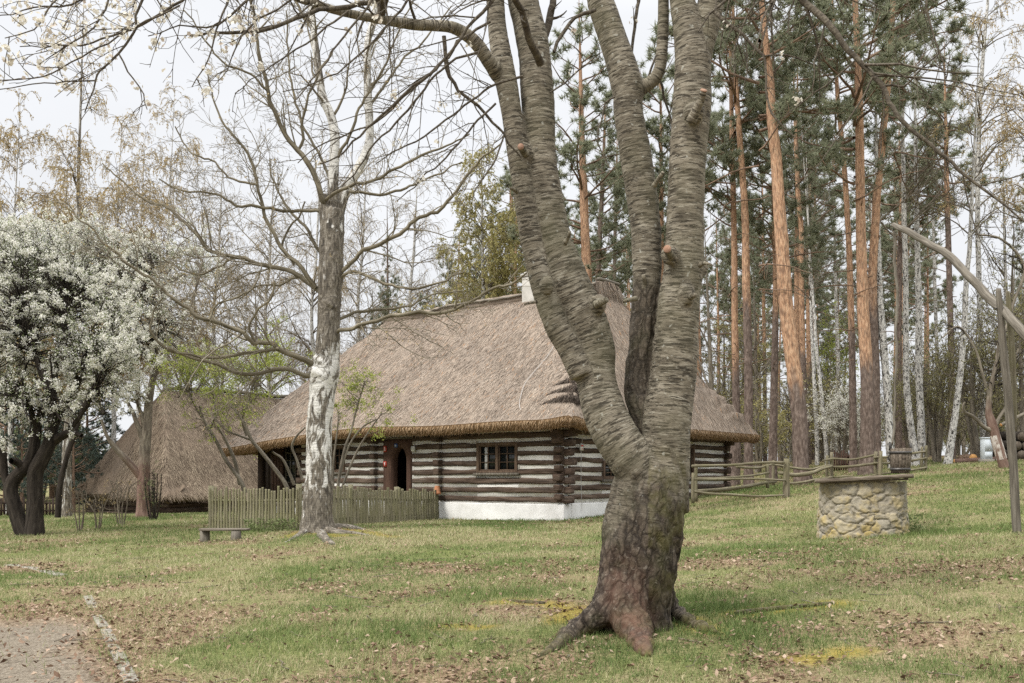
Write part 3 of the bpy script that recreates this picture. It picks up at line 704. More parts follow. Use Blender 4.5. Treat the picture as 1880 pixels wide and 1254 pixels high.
    for t in np.arange(1.2,TE,1.05): corbel((t-.05,t+.05,-.40,.0,ZT-.20,ZT-.10))
    # eave plate beams under the roof
    lb=LB(); lb.log(.0,HL-.1,ZT+.01,ZT+.2,side='front',out=.0,seed=77,rnd=.3); lb.log(.3,HW,ZT+.02,ZT+.21,side='side',seed=79,rnd=.3); build('eave_beam',lb.mb,M['log'],root)
    # windows
    def window(t0,t1,z0,z1,side,cols=2,curtain=True):
        f=(lambda a,o,z: W(a,o,z)) if side=='front' else (lambda a,o,z: W(o,a,z))
        fr=LB(f); fw=.085
        for q in ((t0,t0+fw,z0,z1),(t1-fw,t1,z0,z1)): fr.box(q[0],q[1],-.045,.14,q[2],q[3],along='z')
        fr.box(t0+fw,t1-fw,-.04,.14,z1-fw,z1); fr.box(t0+fw,t1-fw,-.04,.14,z0,z0+fw*.7)
        tm=(t0+t1)/2
        if cols==2: fr.box(tm-.045,tm+.045,-.035,.14,z0+fw*.7,z1-fw,along='z')
        w=build('window',fr.mb,M['frame'],root)
        b=w.modifiers.new('b','BEVEL'); b.width=.008; b.segments=2
        sl=LB(f); sl.box(t0-.06,t1+.06,-.10,.05,z0-.075,z0-.002); build('sill',sl.mb,M['grey_wood'],w)
        sp=[(t0+fw,tm-.045),(tm+.045,t1-fw)] if cols==2 else [(t0+fw,t1-fw)]
        for a,b_ in sp:
            mu=LB(f); z_0,z_1=z0+fw*.7,z1-fw
            for q in ((a,a+.03),(b_-.03,b_)): mu.box(q[0],q[1],.0,.045,z_0,z_1)
            mu.box(a+.03,b_-.03,.0,.045,z_0,z_0+.03); mu.box(a+.03,b_-.03,.0,.045,z_1-.03,z_1)
            am=(a+b_)/2; mu.box(am-.014,am+.014,.004,.04,z_0+.03,z_1-.03)
            for k in (1,2): zz=z_0+(z_1-z_0)*k/3; mu.box(a+.03,b_-.03,.008,.036,zz-.010,zz+.010)
            build('sash',mu.mb,M['frame'],w)
            g=LB(f); g.box(a,b_,.05,.062,z_0,z_1); build('pane',g.mb,M['glass'],w)
        if curtain:
            c=LB(f); a,b_=sp[-1]; q=b_-(b_-a)*.42
            c.box(q,q+.09,.040,.048,z0+fw,z1-fw-.04); build('curtain',c.mb,M['white_paint'],w)
    window(*wins[0],'front'); window(*wins[1],'front',curtain=False)
    for o in sw: window(*o,'side',curtain=False)
    # pointed doorway
    t0,t1,z0,z1=door; a1,a0=front_t(722.5),front_t(748); ap=zat(823,(a0+a1)/2,0); spz=zat(849,(a0+a1)/2,0); z0=ZB+.02
    am=(a0+a1)/2; hw=(a1-a0)/2
    arch=[(a0,z0)]+[(a0,z0+(spz-z0)*.5)]
    th=np.linspace(0,1,9)
    arch+= [(am-hw*(1-u**1.7),spz+(ap-spz)*math.sin(u*math.pi/2)**.9) for u in th]
    arch+= [(am+hw*(1-u**1.7),spz+(ap-spz)*math.sin(u*math.pi/2)**.9) for u in th[::-1][1:]]
    arch+= [(a1,z0+(spz-z0)*.5),(a1,z0)]
    arch=np.array(arch); m=len(arch)
    outer=np.array([(t0,z0),(t0,z0+(spz-z0)*.5)]+[(t0+(am-t0)*max(0,(u-.45)/.55),z1 if u>=.4 else spz+(z1-spz)*u/.4) for u in th]+[(t1-(t1-am)*max(0,(u-.45)/.55),z1 if u>=.4 else spz+(z1-spz)*u/.4) for u in th[::-1][1:]]+[(t1,z0+(spz-z0)*.5),(t1,z0)])
    mb=MB(); cen=np.array([am,spz-.3]); ch_=arch+(arch-cen)*.11*np.array([1,.8])   # chamfered inner edge
    rows=[(outer,.12),(outer,-.07),(ch_,-.07),(arch,.03),(arch,.16)]
    V=np.concatenate([W(p[:,0],o,p[:,1]) for p,o in rows]); q=[]
    for r in range(len(rows)-1):
        for k in range(m-1): q.append((r*m+k,r*m+k+1,(r+1)*m+k+1,(r+1)*m+k))
    tcv=np.concatenate([np.c_[p[:,0],np.full(m,o),p[:,1]] for p,o in rows])
    mb.add(V,quad=q,tc=tcv,rnd=.8); d=build('doorway',mb,M['door_wood'],root)
    lb=LB(); lb.box(t0-.03,t1+.03,-.085,.1,z1,z1+.04); build('lintel_strip',lb.mb,M['grey_wood'],d)
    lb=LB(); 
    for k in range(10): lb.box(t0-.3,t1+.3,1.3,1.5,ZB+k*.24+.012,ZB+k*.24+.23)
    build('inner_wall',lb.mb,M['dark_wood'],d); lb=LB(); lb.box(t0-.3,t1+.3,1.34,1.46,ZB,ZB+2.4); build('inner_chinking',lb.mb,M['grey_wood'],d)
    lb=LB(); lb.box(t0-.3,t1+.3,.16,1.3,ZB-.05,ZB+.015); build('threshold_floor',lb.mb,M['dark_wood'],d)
    # added box round the passage, keeps light from leaking in behind the doorway
    lb=LB(); lb.box(t0-.32,t0-.30,.2,1.5,ZB,ZT); lb.box(t1+.30,t1+.32,.2,1.5,ZB,ZT); lb.box(t0-.3,t1+.3,.2,1.5,ZT-.05,ZT); build('passage_light_shield',lb.mb,M['dark_wood'],d)
    # porch: plank wall, reddish door, lattice window
    SP=.95; lb=LB(); tb=front_t(474,SP); ta=TE
    n=16; e=np.linspace(ta,tb,n+1)
    for i in range(n): lb.box(e[i]+.006,e[i+1]-.006,SP+rng.uniform(-.008,.008),SP+.05,ZB-.1,ZT+.1,along='z')
    tp=front_t(474); lb.box(tp-.15,tp,-.02,.16,ZB-.3,ZT,along='z',rnd=.9); lb.box(ta,HL,.0,.18,ZT,ZT+.2)
    build('porch_wall',lb.mb,M['dark_wood'],root); lb=LB(); lb.box(ta,HL,-.1,1.0,ZB-.22,ZB-.1); build('porch_floor',lb.mb,M['grey_wood'],root)
    d1,d0=front_t(500,SP),front_t(522,SP); lb=LB()
    e=np.linspace(d0,d1,5)
    for i in range(4): lb.box(e[i]+.004,e[i+1]-.004,SP-.05,SP-.01,ZB-.1,zat(815,d0,SP),along='z')
    tag(build('door',lb.mb,M['door_wood'],root))
    d1,d0=front_t(527,SP),front_t(544,SP); za,zb_=zat(886,d0,SP),zat(818,d0,SP); lb=LB(); lb.box(d0,d1,SP-.02,SP-.012,za,zb_); lw=build('lattice_window',lb.mb,M['glass'],root); lb=LB()
    for q in np.linspace(d0,d1,3): lb.box(q-.014,q+.014,SP-.05,SP-.022,za,zb_,along='z')
    for q in np.linspace(za,zb_,6): lb.box(d0,d1,SP-.046,SP-.024,q-.012,q+.012)
    build('lattice',lb.mb,M['grey_wood'],lw)
    # roof shell
    ts=np.arange(-OV,HL+OV+.01,.075); ss=np.arange(-OV,HW+OV+.01,.075); ts[-1]=HL+OV; ss[-1]=HW+OV
    Tg,Sg=np.meshgrid(ts,ss); Z,_=roof_z(Tg,Sg); nt,ns=len(ts),len(ss); i=np.arange(nt*ns).reshape(ns,nt)
    mb=MB(); tcv=np.stack([Tg,Sg*.0+Z*.9,Sg],-1)
    # straw runs down the slope: use the across-slope axis as the first coordinate
    c,a=(Tg+OV)*SH,(Sg+OV)*SF; b=(HW+OV-Sg)*SF; d_=(HL+OV-Tg)*SH; hipf=np.minimum(c,d_)<np.minimum(a,b)
    acr=np.where(hipf,Sg+40,Tg); tcv=np.stack([acr,Z,np.where(hipf,Tg,Sg)],-1)
    mb.add(W(Tg,Sg,Z),quad=np.stack([i[:-1,:-1],i[1:,:-1],i[1:,1:],i[:-1,1:]],-1).reshape(-1,4),tc=tcv)
    roof=build('roof',mb,M['thatch'],root,smooth=True)
    # thatch thickness: the cut face and soffit
    per=np.concatenate([np.stack([ts,np.full(nt,-OV)],1),np.stack([np.full(ns,HL+OV),ss],1)[1:],np.stack([ts[::-1],np.full(nt,HW+OV)],1)[1:],np.stack([np.full(ns,-OV),ss[::-1]],1)[1:]])
    zt,_=roof_z(per[:,0],per[:,1]); cen=np.array([HL/2,HW/2]); inw=np.sign(cen-per)*(np.abs(np.abs(cen-per)-np.array([HL/2+OV,HW/2+OV]))<.01)
    fr=(fbm(per[:,0]*3,per[:,1]*3)-.5)*.07
    rows=[(per,zt),(per+inw*.03,zt-.11),(per+inw*.16,zt-.25+fr),(per+inw*.60,zt-.10),(per+inw*1.2,zt+.25)]
    rows=rows[:3]+[(p,np.minimum(z,roof_z(p[:,0],p[:,1])[0]-.16)) for p,z in rows[3:]]
    m=len(per); V=np.concatenate([W(p[:,0],p[:,1],z) for p,z in rows]); q=[]
    k=np.arange(m-1)
    for r in range(len(rows)-1): q.append(np.stack([r*m+k,r*m+k+1,(r+1)*m+k+1,(r+1)*m+k],1))
    mb=MB(); mb.add(V,quad=np.concatenate(q),rnd=np.clip(.42+fbm(V[:,0]*9,V[:,1]*9,V[:,2]*9)*.5-.25,0,1)); build('eave',mb,M['fresh_straw'],roof)
    # straw ends hanging along the eave
    n=26000; kk=rng.integers(0,m-1,n); u=rng.random((n,1)); p=per[kk]*(1-u)+per[kk+1]*u; iw=inw[kk]; zz=zt[kk]
    v=rng.random(n); p2=p+iw*(.0+.17*v[:,None])-iw*.012; z2=zz-.02-.19*v; L=rng.uniform(.05,.14,n)
    basep=W(p2[:,0],p2[:,1],z2); out3=W(p2[:,0]-iw[:,0],p2[:,1]-iw[:,1],z2)-basep
    dv=nrm(out3)*(L*rng.uniform(.05,.5,n))[:,None]+np.array([0,0,-1.])*(L*.85)[:,None]+rng.normal(size=(n,3))*.012
    sd=nrm(np.cross(nrm(out3),[0,0,1.])); mb=MB(); mb.blades(basep,dv,sd,.008,np.clip(.75-v*.35+rng.normal(size=n)*.22,0,1)); build('eave_fringe',mb,M['fresh_straw'],roof)
    # loose straw over the slopes
    n=120000; t=rng.uniform(-OV,HL+OV,n); s=rng.uniform(-OV,HW+OV,n); vis=(s<HW/2+.3)|(t<4); t,s=t[vis],s[vis]; n=len(t)
    z,mm=roof_z(t,s); e=.03; gx=(roof_z(t+e,s)[1]-roof_z(t-e,s)[1])/(2*e); gy=(roof_z(t,s+e)[1]-roof_z(t,s-e)[1])/(2*e)
    gx=np.clip(gx,-2.2,2.2); gy=np.clip(gy,-2.2,2.2); gl=np.maximum(np.hypot(gx,gy),.3); L=rng.uniform(.12,.38,n)
    dt,ds=-gx/gl,-gy/gl; sl=np.sqrt(1+gl**2); a=rng.normal(size=n)*.28; dt,ds=dt*np.cos(a)-ds*np.sin(a),dt*np.sin(a)+ds*np.cos(a)
    t2=t+dt*L/sl; s2=s+ds*L/sl; z2=roof_z(t2,s2)[0]; b0=W(t,s,z-.005); tip=W(t2,s2,np.minimum(z2+rng.uniform(.0,.045,n),z+.02)); inside=(t2>-OV-.06)&(t2<HL+OV+.06)&(s2>-OV-.06)&(s2<HW+OV+.06)
    sd=W(t-ds,s+dt,z)-W(t,s,z); pn=fbm(t*.9,s*.9,3.)*.5+fbm(t*3.2+s*.6,s*.7,6.)*.5
    rv=np.clip(rng.random(n)*.95+(pn-.5)*1.1-.04,0,.93); rv=np.where(rng.random(n)<.035,1.0,rv)
    mb=MB(); mb.blades(b0[inside],(tip-b0)[inside],nrm(sd)[inside],.0075,rv[inside]); build('loose_straw',mb,M['straw'],roof)
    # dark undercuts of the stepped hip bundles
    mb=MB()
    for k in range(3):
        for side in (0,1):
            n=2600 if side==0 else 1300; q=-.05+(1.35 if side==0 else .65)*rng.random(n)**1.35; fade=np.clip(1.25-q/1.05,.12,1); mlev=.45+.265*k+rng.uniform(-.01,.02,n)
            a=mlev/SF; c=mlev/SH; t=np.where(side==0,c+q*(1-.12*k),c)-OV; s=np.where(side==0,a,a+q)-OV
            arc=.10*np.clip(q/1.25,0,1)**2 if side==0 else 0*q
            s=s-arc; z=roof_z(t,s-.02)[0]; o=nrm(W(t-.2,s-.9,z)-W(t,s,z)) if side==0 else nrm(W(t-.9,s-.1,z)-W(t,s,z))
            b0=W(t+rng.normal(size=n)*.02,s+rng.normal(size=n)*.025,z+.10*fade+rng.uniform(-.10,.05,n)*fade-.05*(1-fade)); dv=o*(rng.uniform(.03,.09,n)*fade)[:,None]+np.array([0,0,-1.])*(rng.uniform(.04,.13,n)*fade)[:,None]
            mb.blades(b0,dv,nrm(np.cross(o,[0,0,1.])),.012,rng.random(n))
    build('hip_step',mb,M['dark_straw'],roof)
    # ridge: straw roll held by a pole, crossed end
    t0,t1=1.75,HL-1.75; tt=np.linspace(t0-.15,t1+.2,60); zr=roof_z(tt,np.full(60,HW/2))[0]
    cen_=W(tt,HW/2,zr+.0); mb=MB(); mb.strands(cen_,np.full(60,.17)+.03*(vnoise(tt*4)-.5),10,cap=True); rd=build('ridge',mb,M['thatch'],roof,smooth=True)
    mb=MB()
    for o in (-.2,.2): mb.strands(W(tt,HW/2+o,zr+.07+.02*np.sin(tt*2+o)),np.full(60,.035),6,cap=True)
    sc=np.linspace(HW/2-.52,HW/2+.6,12); zc=roof_z(np.full(1,t0),np.full(1,HW/2))[0][0]; mb.strands(W(np.full(12,t0-.12),sc,zc+.17-.02*np.abs(sc-HW/2)),np.full(12,.055),7,cap=True)
    build('ridge_pole',mb,M['grey_wood'],rd,smooth=True)
    n=2600; s=rng.uniform(HW/2-.55,HW/2+.55,n); z=zc+.12-.15*np.abs(s-HW/2); t=np.full(n,t0-.1)+rng.normal(size=n)*.04
    b0=W(t,s,z+rng.uniform(-.1,.05,n)); dv=W(t-.22*rng.random(n),s+(s-HW/2)*.3,z-rng.uniform(.3,.75,n))-W(t,s,z); mb=MB(); mb.blades(b0,dv,np.tile(np.array([HV[0],HV[1],0]),(n,1)),.011); build('ridge_end_straw',mb,M['straw'],rd)
    # chimney
    tcn=4.45; zc=roof_z(np.array([tcn]),np.array([HW/2]))[0][0]; lb=LB()
    lb.box(tcn-.24,tcn+.24,HW/2-.24,HW/2+.24,zc-1.2,zc+.60); lb.box(tcn-.28,tcn+.28,HW/2-.28,HW/2+.28,zc+.60,zc+.69); lb.box(tcn-.2,tcn+.2,HW/2-.2,HW/2+.2,zc+.69,zc+.76)
    ck=build('chimney',lb.mb,M['chimney'],root); bv=ck.modifiers.new('b','BEVEL'); bv.width=.03; bv.segments=2
    # lightning wire: down the front slope and the corner
    def frp(px,py,lift=.06):
        lo=None
        for s in np.arange(-OV,HW/2,.02):
            t=front_t(px,s); z=roof_z(np.array([t]),np.array([s]))[0][0]; yy=HY-(z-EYE)/W(t,s,0)[1]*F
            if yy<py: break
        return [*W(t,s,z+lift),.006]
    pts=[frp(1016,640),frp(1004,660),frp(985,682),frp(966,705),frp(957,728),frp(955,752,.02)]
    tq=front_t(957,-.9); pts+= [[*W(tq,-.42,2.92),.006],[*W(front_t(972),-.12,2.88),.006],[*W(front_t(1005),-.12,2.84),.006],[*W(-.02,-.16,2.86),.006],[*W(-.24,.45,2.83),.006],[*W(-.12,.6,2.4),.006],[*W(-.10,.62,1.6),.006],[*W(-.10,.66,.8),.006]]
    cv=smooth_curve(np.array(pts),.08); mb=MB(); mb.strands(cv[:,:3],cv[:,3]*1.1,5); build('lightning_wire',mb,M['cable'],root,smooth=True)
    # small plates
    def plate(name,t,z,w,h,mat,side='front',off=.085,marks=()):
        f=(lambda a,o,zz: W(a,o,zz)) if side=='front' else (lambda a,o,zz: W(o,a,zz))
        lb=LB(f); lb.box(t-w/2,t+w/2,-off-.02,-off+.03,z-h/2,z+h/2); o=build(name,lb.mb,M[mat],root)
        for (mt,dt,dz_,mw,mh) in marks:
            b=LB(f); b.box(t+dt-mw/2,t+dt+mw/2,-off-.026,-off-.021,z+dz_-mh/2,z+dz_+mh/2); build('marking',b.mb,M[mt],o)
    tt=front_t(711); plate('red_sign',tt,zat(824.5,tt,0),.10,.175,'red_paint',marks=[('white_paint',0,.05,.06,.018),('white_paint',0,.015,.06,.014),('white_paint',.018,-.03,.016,.06),('white_paint',-.018,-.03,.016,.06)])
    plate('fire_extinguisher_sign',tt,zat(852,tt,0),.115,.155,'red_paint',marks=[('white_paint',-.0,-.01,.028,.07),('white_paint',.0,.038,.045,.016)])
    tt=front_t(731); plate('house_number_plate',tt,zat(818,tt,0),.11,.11,'blue_paint',marks=[('white_paint',.012,.0,.014,.055),('white_paint',-.012,.012,.03,.012),('white_paint',-.012,-.02,.03,.012)])
    tt=front_t(761); plate('white_notice',tt,zat(824,tt,0),.125,.15,'white_paint',off=.06,marks=[('grey_wood',0,.03,.08,.006),('grey_wood',0,.005,.08,.006),('grey_wood',0,-.02,.08,.006)])
    plate('wire_tag',.60,zat(821,0,.6),.11,.17,'white_paint','side',.13,marks=[('red_paint',0,.035,.1,.05),('red_paint',0,-.05,.08,.02)])
    def inside(x,y):
        dx=x-HC[0]; dy=y-HC[1]; t=dx*HU[0]+dy*HU[1]; s=dx*HV[0]+dy*HV[1]; return (t>-.05)&(t<HL)&(s>-.05)&(s<HW)
    HOUSE_OUT.append(inside)
    return root
make_house()

# ------------------------------------------------------------------ thatched barn behind on the left
BC=np.array([-14.1,41.0]); BV_=np.array([.66,.751]); BU_=np.array([-.751,.66])   # long side runs right and away, short side left and away
BLn,BWd=15.0,7.4
def WB(t,s,z):
    """t along the long front, s along the short end"""
    t,s,z=np.broadcast_arrays(np.asarray(t,float),np.asarray(s,float),np.asarray(z,float))
    return np.stack([BC[0]+t*BV_[0]+s*BU_[0],BC[1]+t*BV_[1]+s*BU_[1],z],-1)
def barn_z(t,s):
    o=.5; H=4.75; a=(s+o)*H/(BWd/2+o); b=(BWd+o-s)*H/(BWd/2+o); c=(t+o)*H/2.3; d=(BLn+o-t)*H/2.3
    e1=np.minimum(a,b); e2=np.minimum(c,d); k=.3; h=np.clip(.5+.5*(e2-e1)/k,0,1); m=e2*(1-h)+e1*h-k*h*(1-h)
    return .96+m+(fbm(t*.9,s*.9,5.)-.5)*.25*sstep(0,.5,m), m
def make_barn():
    zb=g1(*BC); root=thing('barn',(BC[0],BC[1],zb),'old barn under a huge low thatched roof behind the blossom trees','barn')
    lb=LB(WB)
    for k in range(5):
        z0=-.3+k*.24
        lb.box(0,BLn,0,.2,z0+.01,z0+.235); lb.box(0,.2,.2,BWd,z0+.01,z0+.235,along='s'); lb.box(0,BLn,BWd-.2,BWd,z0+.01,z0+.235); lb.box(BLn-.2,BLn,.2,BWd-.2,z0+.01,z0+.235,along='s')
    build('log_wall',lb.mb,M['log'],root); lb=LB(WB); lb.box(-.04,BLn,-.04,.0,-.4,.02); lb.box(-.04,0,0,BWd,-.4,.02); build('plinth',lb.mb,M['grey_wood'],root)
    o=.5; ts=np.linspace(-o,BLn+o,150); ss=np.linspace(-o,BWd+o,84); Tg,Sg=np.meshgrid(ts,ss); Z,_=barn_z(Tg,Sg); nt,ns=150,84; i=np.arange(nt*ns).reshape(ns,nt)
    hipf=(Tg+o)/2.3<np.minimum(Sg+o,BWd+o-Sg)/(BWd/2+o); tcv=np.stack([np.where(hipf,Sg+40,Tg),Z,np.where(hipf,Tg,Sg)],-1)
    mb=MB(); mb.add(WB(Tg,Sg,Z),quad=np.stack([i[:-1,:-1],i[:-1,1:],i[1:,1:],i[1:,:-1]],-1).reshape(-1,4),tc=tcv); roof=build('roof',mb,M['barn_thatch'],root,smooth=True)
    per=np.concatenate([np.stack([ts,np.full(nt,-o)],1),np.stack([np.full(ns,BLn+o),ss],1)[1:],np.stack([ts[::-1],np.full(nt,BWd+o)],1)[1:],np.stack([np.full(ns,-o),ss[::-1]],1)[1:]])
    zt,_=barn_z(per[:,0],per[:,1]); cen=np.array([BLn/2,BWd/2]); inw=np.sign(cen-per)*(np.abs(np.abs(cen-per)-np.array([BLn/2+o,BWd/2+o]))<.01); m=len(per)
    rows=[(per,zt),(per+inw*.05,zt-.16),(per+inw*.3,zt-.30),(per+inw*1.0,zt+.4)]; k=np.arange(m-1); mb=MB()
    mb.add(np.concatenate([WB(p[:,0],p[:,1],z) for p,z in rows]),quad=np.concatenate([np.stack([r*m+k,r*m+k+1,(r+1)*m+k+1,(r+1)*m+k],1) for r in range(3)]),rnd=.3); build('eave',mb,M['pale_straw'],roof)
    n=60000; t=rng.uniform(-o,BLn+o,n); s=rng.uniform(-o,BWd/2+.4,n); z,_=barn_z(t,s); e=.04
    gx=np.clip((barn_z(t+e,s)[1]-barn_z(t-e,s)[1])/(2*e),-2,2); gy=np.clip((barn_z(t,s+e)[1]-barn_z(t,s-e)[1])/(2*e),-2,2); gl=np.maximum(np.hypot(gx,gy),.3); L=rng.uniform(.2,.6,n); sl=np.sqrt(1+gl**2)
    dt,ds=-gx/gl,-gy/gl; a=rng.normal(size=n)*.25; dt,ds=dt*np.cos(a)-ds*np.sin(a),dt*np.sin(a)+ds*np.cos(a); t2=t+dt*L/sl; s2=s+ds*L/sl; z2=z-gl*L/sl+rng.uniform(0,.08,n)
    b0=WB(t,s,z-.01); mb=MB(); mb.blades(b0,WB(t2,s2,z2)-b0,nrm(WB(t-ds,s+dt,z)-WB(t,s,z)),.014,np.clip(rng.random(n)*.9+(fbm(t,s,8.)-.5)*.5,0,1)); build('loose_straw',mb,M['pale_straw'],roof)
    tt=np.linspace(1.7,BLn-1.7,30); mb=MB(); mb.strands(WB(tt,BWd/2,barn_z(tt,np.full(30,BWd/2))[0]+.06),np.full(30,.09),7,cap=True); build('ridge_pole',mb,M['grey_wood'],roof,smooth=True)
    def inside(x,y):
        dx=x-BC[0]; dy=y-BC[1]; t=dx*BV_[0]+dy*BV_[1]; s=dx*BU_[0]+dy*BU_[1]; return (t>-.05)&(t<BLn)&(s>-.05)&(s<BWd)
    HOUSE_OUT.append(inside)
make_barn()
# ------------------------------------------------------------------ the cherry in front
def fuse(name,tubes,voxel,parent,mat,relax=6,prim=None):
    """melt tubes (x,y,z,r rows) into one skin; tc = coordinates along the nearest limb"""
    mb=MB()
    for c in tubes:
        mb.strands(c[None,:,:3],c[None,:,3],16,ref=(0,1,0),cap=True)
    V=np.concatenate(mb.V); org=LOC[parent.name]
    tmp=build('tmp',mb,mat); md=tmp.modifiers.new('r','REMESH'); md.mode='VOXEL'; md.voxel_size=voxel; md.use_smooth_shade=True
    sm=tmp.modifiers.new('s','SMOOTH'); sm.iterations=relax; sm.factor=.5
    dg=bpy.context.evaluated_depsgraph_get(); me=bpy.data.meshes.new_from_object(tmp.evaluated_get(dg)); old=tmp.data
    bpy.data.objects.remove(tmp); bpy.data.meshes.remove(old)
    v=np.empty(len(me.vertices)*3,np.float32); me.vertices.foreach_get('co',v); v=v.reshape(-1,3).astype(float)
    # nearest limb
    pts=[];inf=[];o=0
    for k,c in enumerate(tubes):
        L=np.concatenate([[0],np.cumsum(np.linalg.norm(np.diff(c[:,:3],axis=0),axis=1))]); T=nrm(np.gradient(c[:,:3],axis=0)); N=nrm(np.cross(T,[0,1.,0])); B=np.cross(T,N)
        pts.append(c); inf.append(np.c_[L+k*7.3,T,N,B])
    pts=np.concatenate(pts); inf=np.concatenate(inf); best=np.full(len(v),1e9); bi=np.zeros(len(v),int)
    for i in range(0,len(v),4000):
        d=np.linalg.norm(v[i:i+4000,None]-pts[None,:,:3],axis=-1)/(pts[None,:,3]+.02); bi[i:i+4000]=d.argmin(1)
    if prim is not None:
        m=prim(v); n0=len(tubes[0]); bi[m]=np.linalg.norm(v[m][:,None]-tubes[0][None,:,:3],axis=-1).argmin(1)
    which=np.repeat(np.arange(len(tubes)),[len(c) for c in tubes])[bi]
    q=inf[bi]; rel=v-pts[bi,:3]; r=pts[bi,3]
    tc=np.stack([(rel*q[:,4:7]).sum(1),(rel*q[:,7:10]).sum(1),q[:,0]+(rel*q[:,1:4]).sum(1)],1)
    nv=np.empty(len(v)*3,np.float32); me.vertices.foreach_get('normal',nv); nv=nv.reshape(-1,3)
    return me,v,tc,nv,r,which
def finish(me,name,v,org,parent,mat,tc):
    me.vertices.foreach_set('co',(v-org).ravel().astype(np.float32)); me.name=name; me.materials.clear(); me.materials.append(mat)
    for p in (): pass
    a=me.attributes.new('tc','FLOAT_VECTOR','POINT'); a.data.foreach_set('vector',tc.ravel().astype(np.float32))
    ob=bpy.data.objects.new(name,me); COL.objects.link(ob); ob.parent=parent; LOC[ob.name]=org
    me.polygons.foreach_set('use_smooth',np.ones(len(me.polygons),bool)); me.update(); return ob
def flower_clusters(mb,c,nf=(5,9),rad=.045,size=.017):
    """round clusters of five-petalled blossom"""
    n=rng.integers(nf[0],nf[1]+1,len(c)); b=np.repeat(c,n,axis=0); m=len(b); dr=nrm(rng.normal(size=(m,3))); p=b+dr*rad*rng.uniform(.5,1.1,(m,1))
    u=nrm(np.cross(dr,rng.normal(size=(m,3)))); w=np.cross(dr,u); s=size*rng.uniform(.7,1.15,(m,1)); rv=rng.random(m)
    for k in range(5):
        a=k*2*math.pi/5; d1=np.cos(a)*u+np.sin(a)*w; s1=-np.sin(a)*u+np.cos(a)*w
        V=np.stack([p,p+d1*s*.6+s1*s*.48+dr*s*.2,p+d1*s*1.05+dr*s*.35,p+d1*s*.6-s1*s*.48+dr*s*.2],1); mb.add(V,quad=np.arange(4*m).reshape(m,4),rnd=np.repeat(rv,4))
def make_cherry():
    base=onground(1163,8.0); root=thing('cherry_tree',base,'large cherry tree in front with four banded stems rising from one stout leaning trunk','tree')
    D=8.0; T=[]
    def tr(rows,d,d1=None): c=trace(rows,d,.03,d1); T.append(c); return c
    tr([(1160,1180,146),(1161,1140,140),(1164,1100,138),(1171,1045,143),(1179,980,146),(1186,930,144),(1192,890,136),(1198,850,110)],D)
    # flared buttresses
    def bt(rows,dd):
        a=[]
        for (x,y,w),q in zip(rows,dd):
            if q: a.append([*P(x,y,q),w/2/F*q])
            else: g=G(x,y); a.append([g[0],g[1],g[2]+w/F*g[1]*.12,w/2/F*g[1]])
        T.append(smooth_curve(np.array(a),.03))
    bt([(1160,960,40),(1146,1020,62),(1132,1075,66),(1115,1112,60),(1090,1136,52),(1064,1160,46),(1038,1178,34),(1012,1194,20),(985,1206,10)],[8.05,7.96,7.88,7.82,7.76,0,0,0,0])
    bt([(1200,980,50),(1200,1030,66),(1198,1085,64),(1204,1130,52),(1216,1150,38)],[8.05,8.0,7.94,7.9,7.88])
    bt([(1172,950,40),(1164,1020,76),(1156,1080,80),(1154,1125,74),(1162,1152,64),(1172,1178,54),(1182,1196,38),(1189,1212,18)],[8.1,7.95,7.84,7.74,7.62,0,0,0])
    A=tr([(1206,960,40),(1196,915,70),(1180,880,82),(1160,850,84),(1133,808,84),(1109,760,80),(1095,700,74),(1092,650,76),(1080,610,82),(1060,565,86),(1034,500,82),(1012,430,71),(1000,359,66),(992,279,60),(988,199,60),(981,100,60),(968,40,58),(960,0,56),(950,-70,50),(940,-200,40),(925,-420,26)],8.04,8.0); A[:,1]-=.12*np.exp(-((A[:,2]-P(0,850,8)[2])/.45)**2)
    A1=tr([(1070,690,48),(1046,640,46),(1024,600,46),(1000,540,44),(979,460,40),(963,370,38),(951,290,38),(938,199,39),(924,120,40),(914,60,37),(909,0,34),(905,-60,31),(900,-180,25),(890,-380,15)],7.94,7.9)
    B=tr([(1195,900,70),(1186,800,58),(1173,720,50),(1176,650,46),(1182,580,47),(1187,516,52),(1187,439,57),(1178,359,58),(1166,279,57),(1153,199,56),(1152,167,60),(1135,100,56),(1118,50,52),(1102,0,48),(1088,-60,44),(1060,-190,34),(1030,-420,20)],8.15,8.3)
    C=tr([(1222,940,84),(1225,860,84),(1224,803,88),(1227,764,88),(1234,707,84),(1239,650,82),(1249,535,77),(1254,500,75),(1257,439,72),(1260,359,69),(1263,279,68),(1270,199,71),(1271,160,67),(1272,110,66),(1262,50,54),(1252,0,46),(1244,-70,42),(1230,-190,34),(1215,-420,22)],8.02,8.05)
    C2=tr([(1274,130,52),(1288,80,50),(1299,40,48),(1306,0,48),(1312,-70,44),(1325,-190,36),(1345,-420,22)],8.05,8.1)
    Dl=tr([(1166,170,30),(1182,160,26),(1199,148,25),(1212,124,24),(1217,60,22),(1218,0,21),(1216,-80,18)],8.25,8.15)
    E=tr([(916,140,30),(899,115,27),(871,76,25),(835,52,23),(799,47,21),(759,45,20),(699,36,18),(619,20,16),(580,6,15),(552,0,14),(500,-25,12),(440,-55,11),(380,-85,9),(300,-130,7),(220,-190,5)],7.9,6.8)
    # collars where limbs were cut
    for (x,y,w,d) in ((1275,205,40,7.86),(1229,466,34,7.86),(962,280,30,7.9),(1004,522,30,7.76),(1100,556,30,7.86),(1262,540,30,7.86),(1290,488,22,8.02)):
        T.append(np.array([[*P(x,y-16,d),w*.22/F*d],[*P(x,y-8,d),w*.42/F*d],[*P(x,y,d),w*.5/F*d],[*P(x,y+9,d),w*.45/F*d],[*P(x,y+20,d),w*.25/F*d]]))
    r2=T[3]
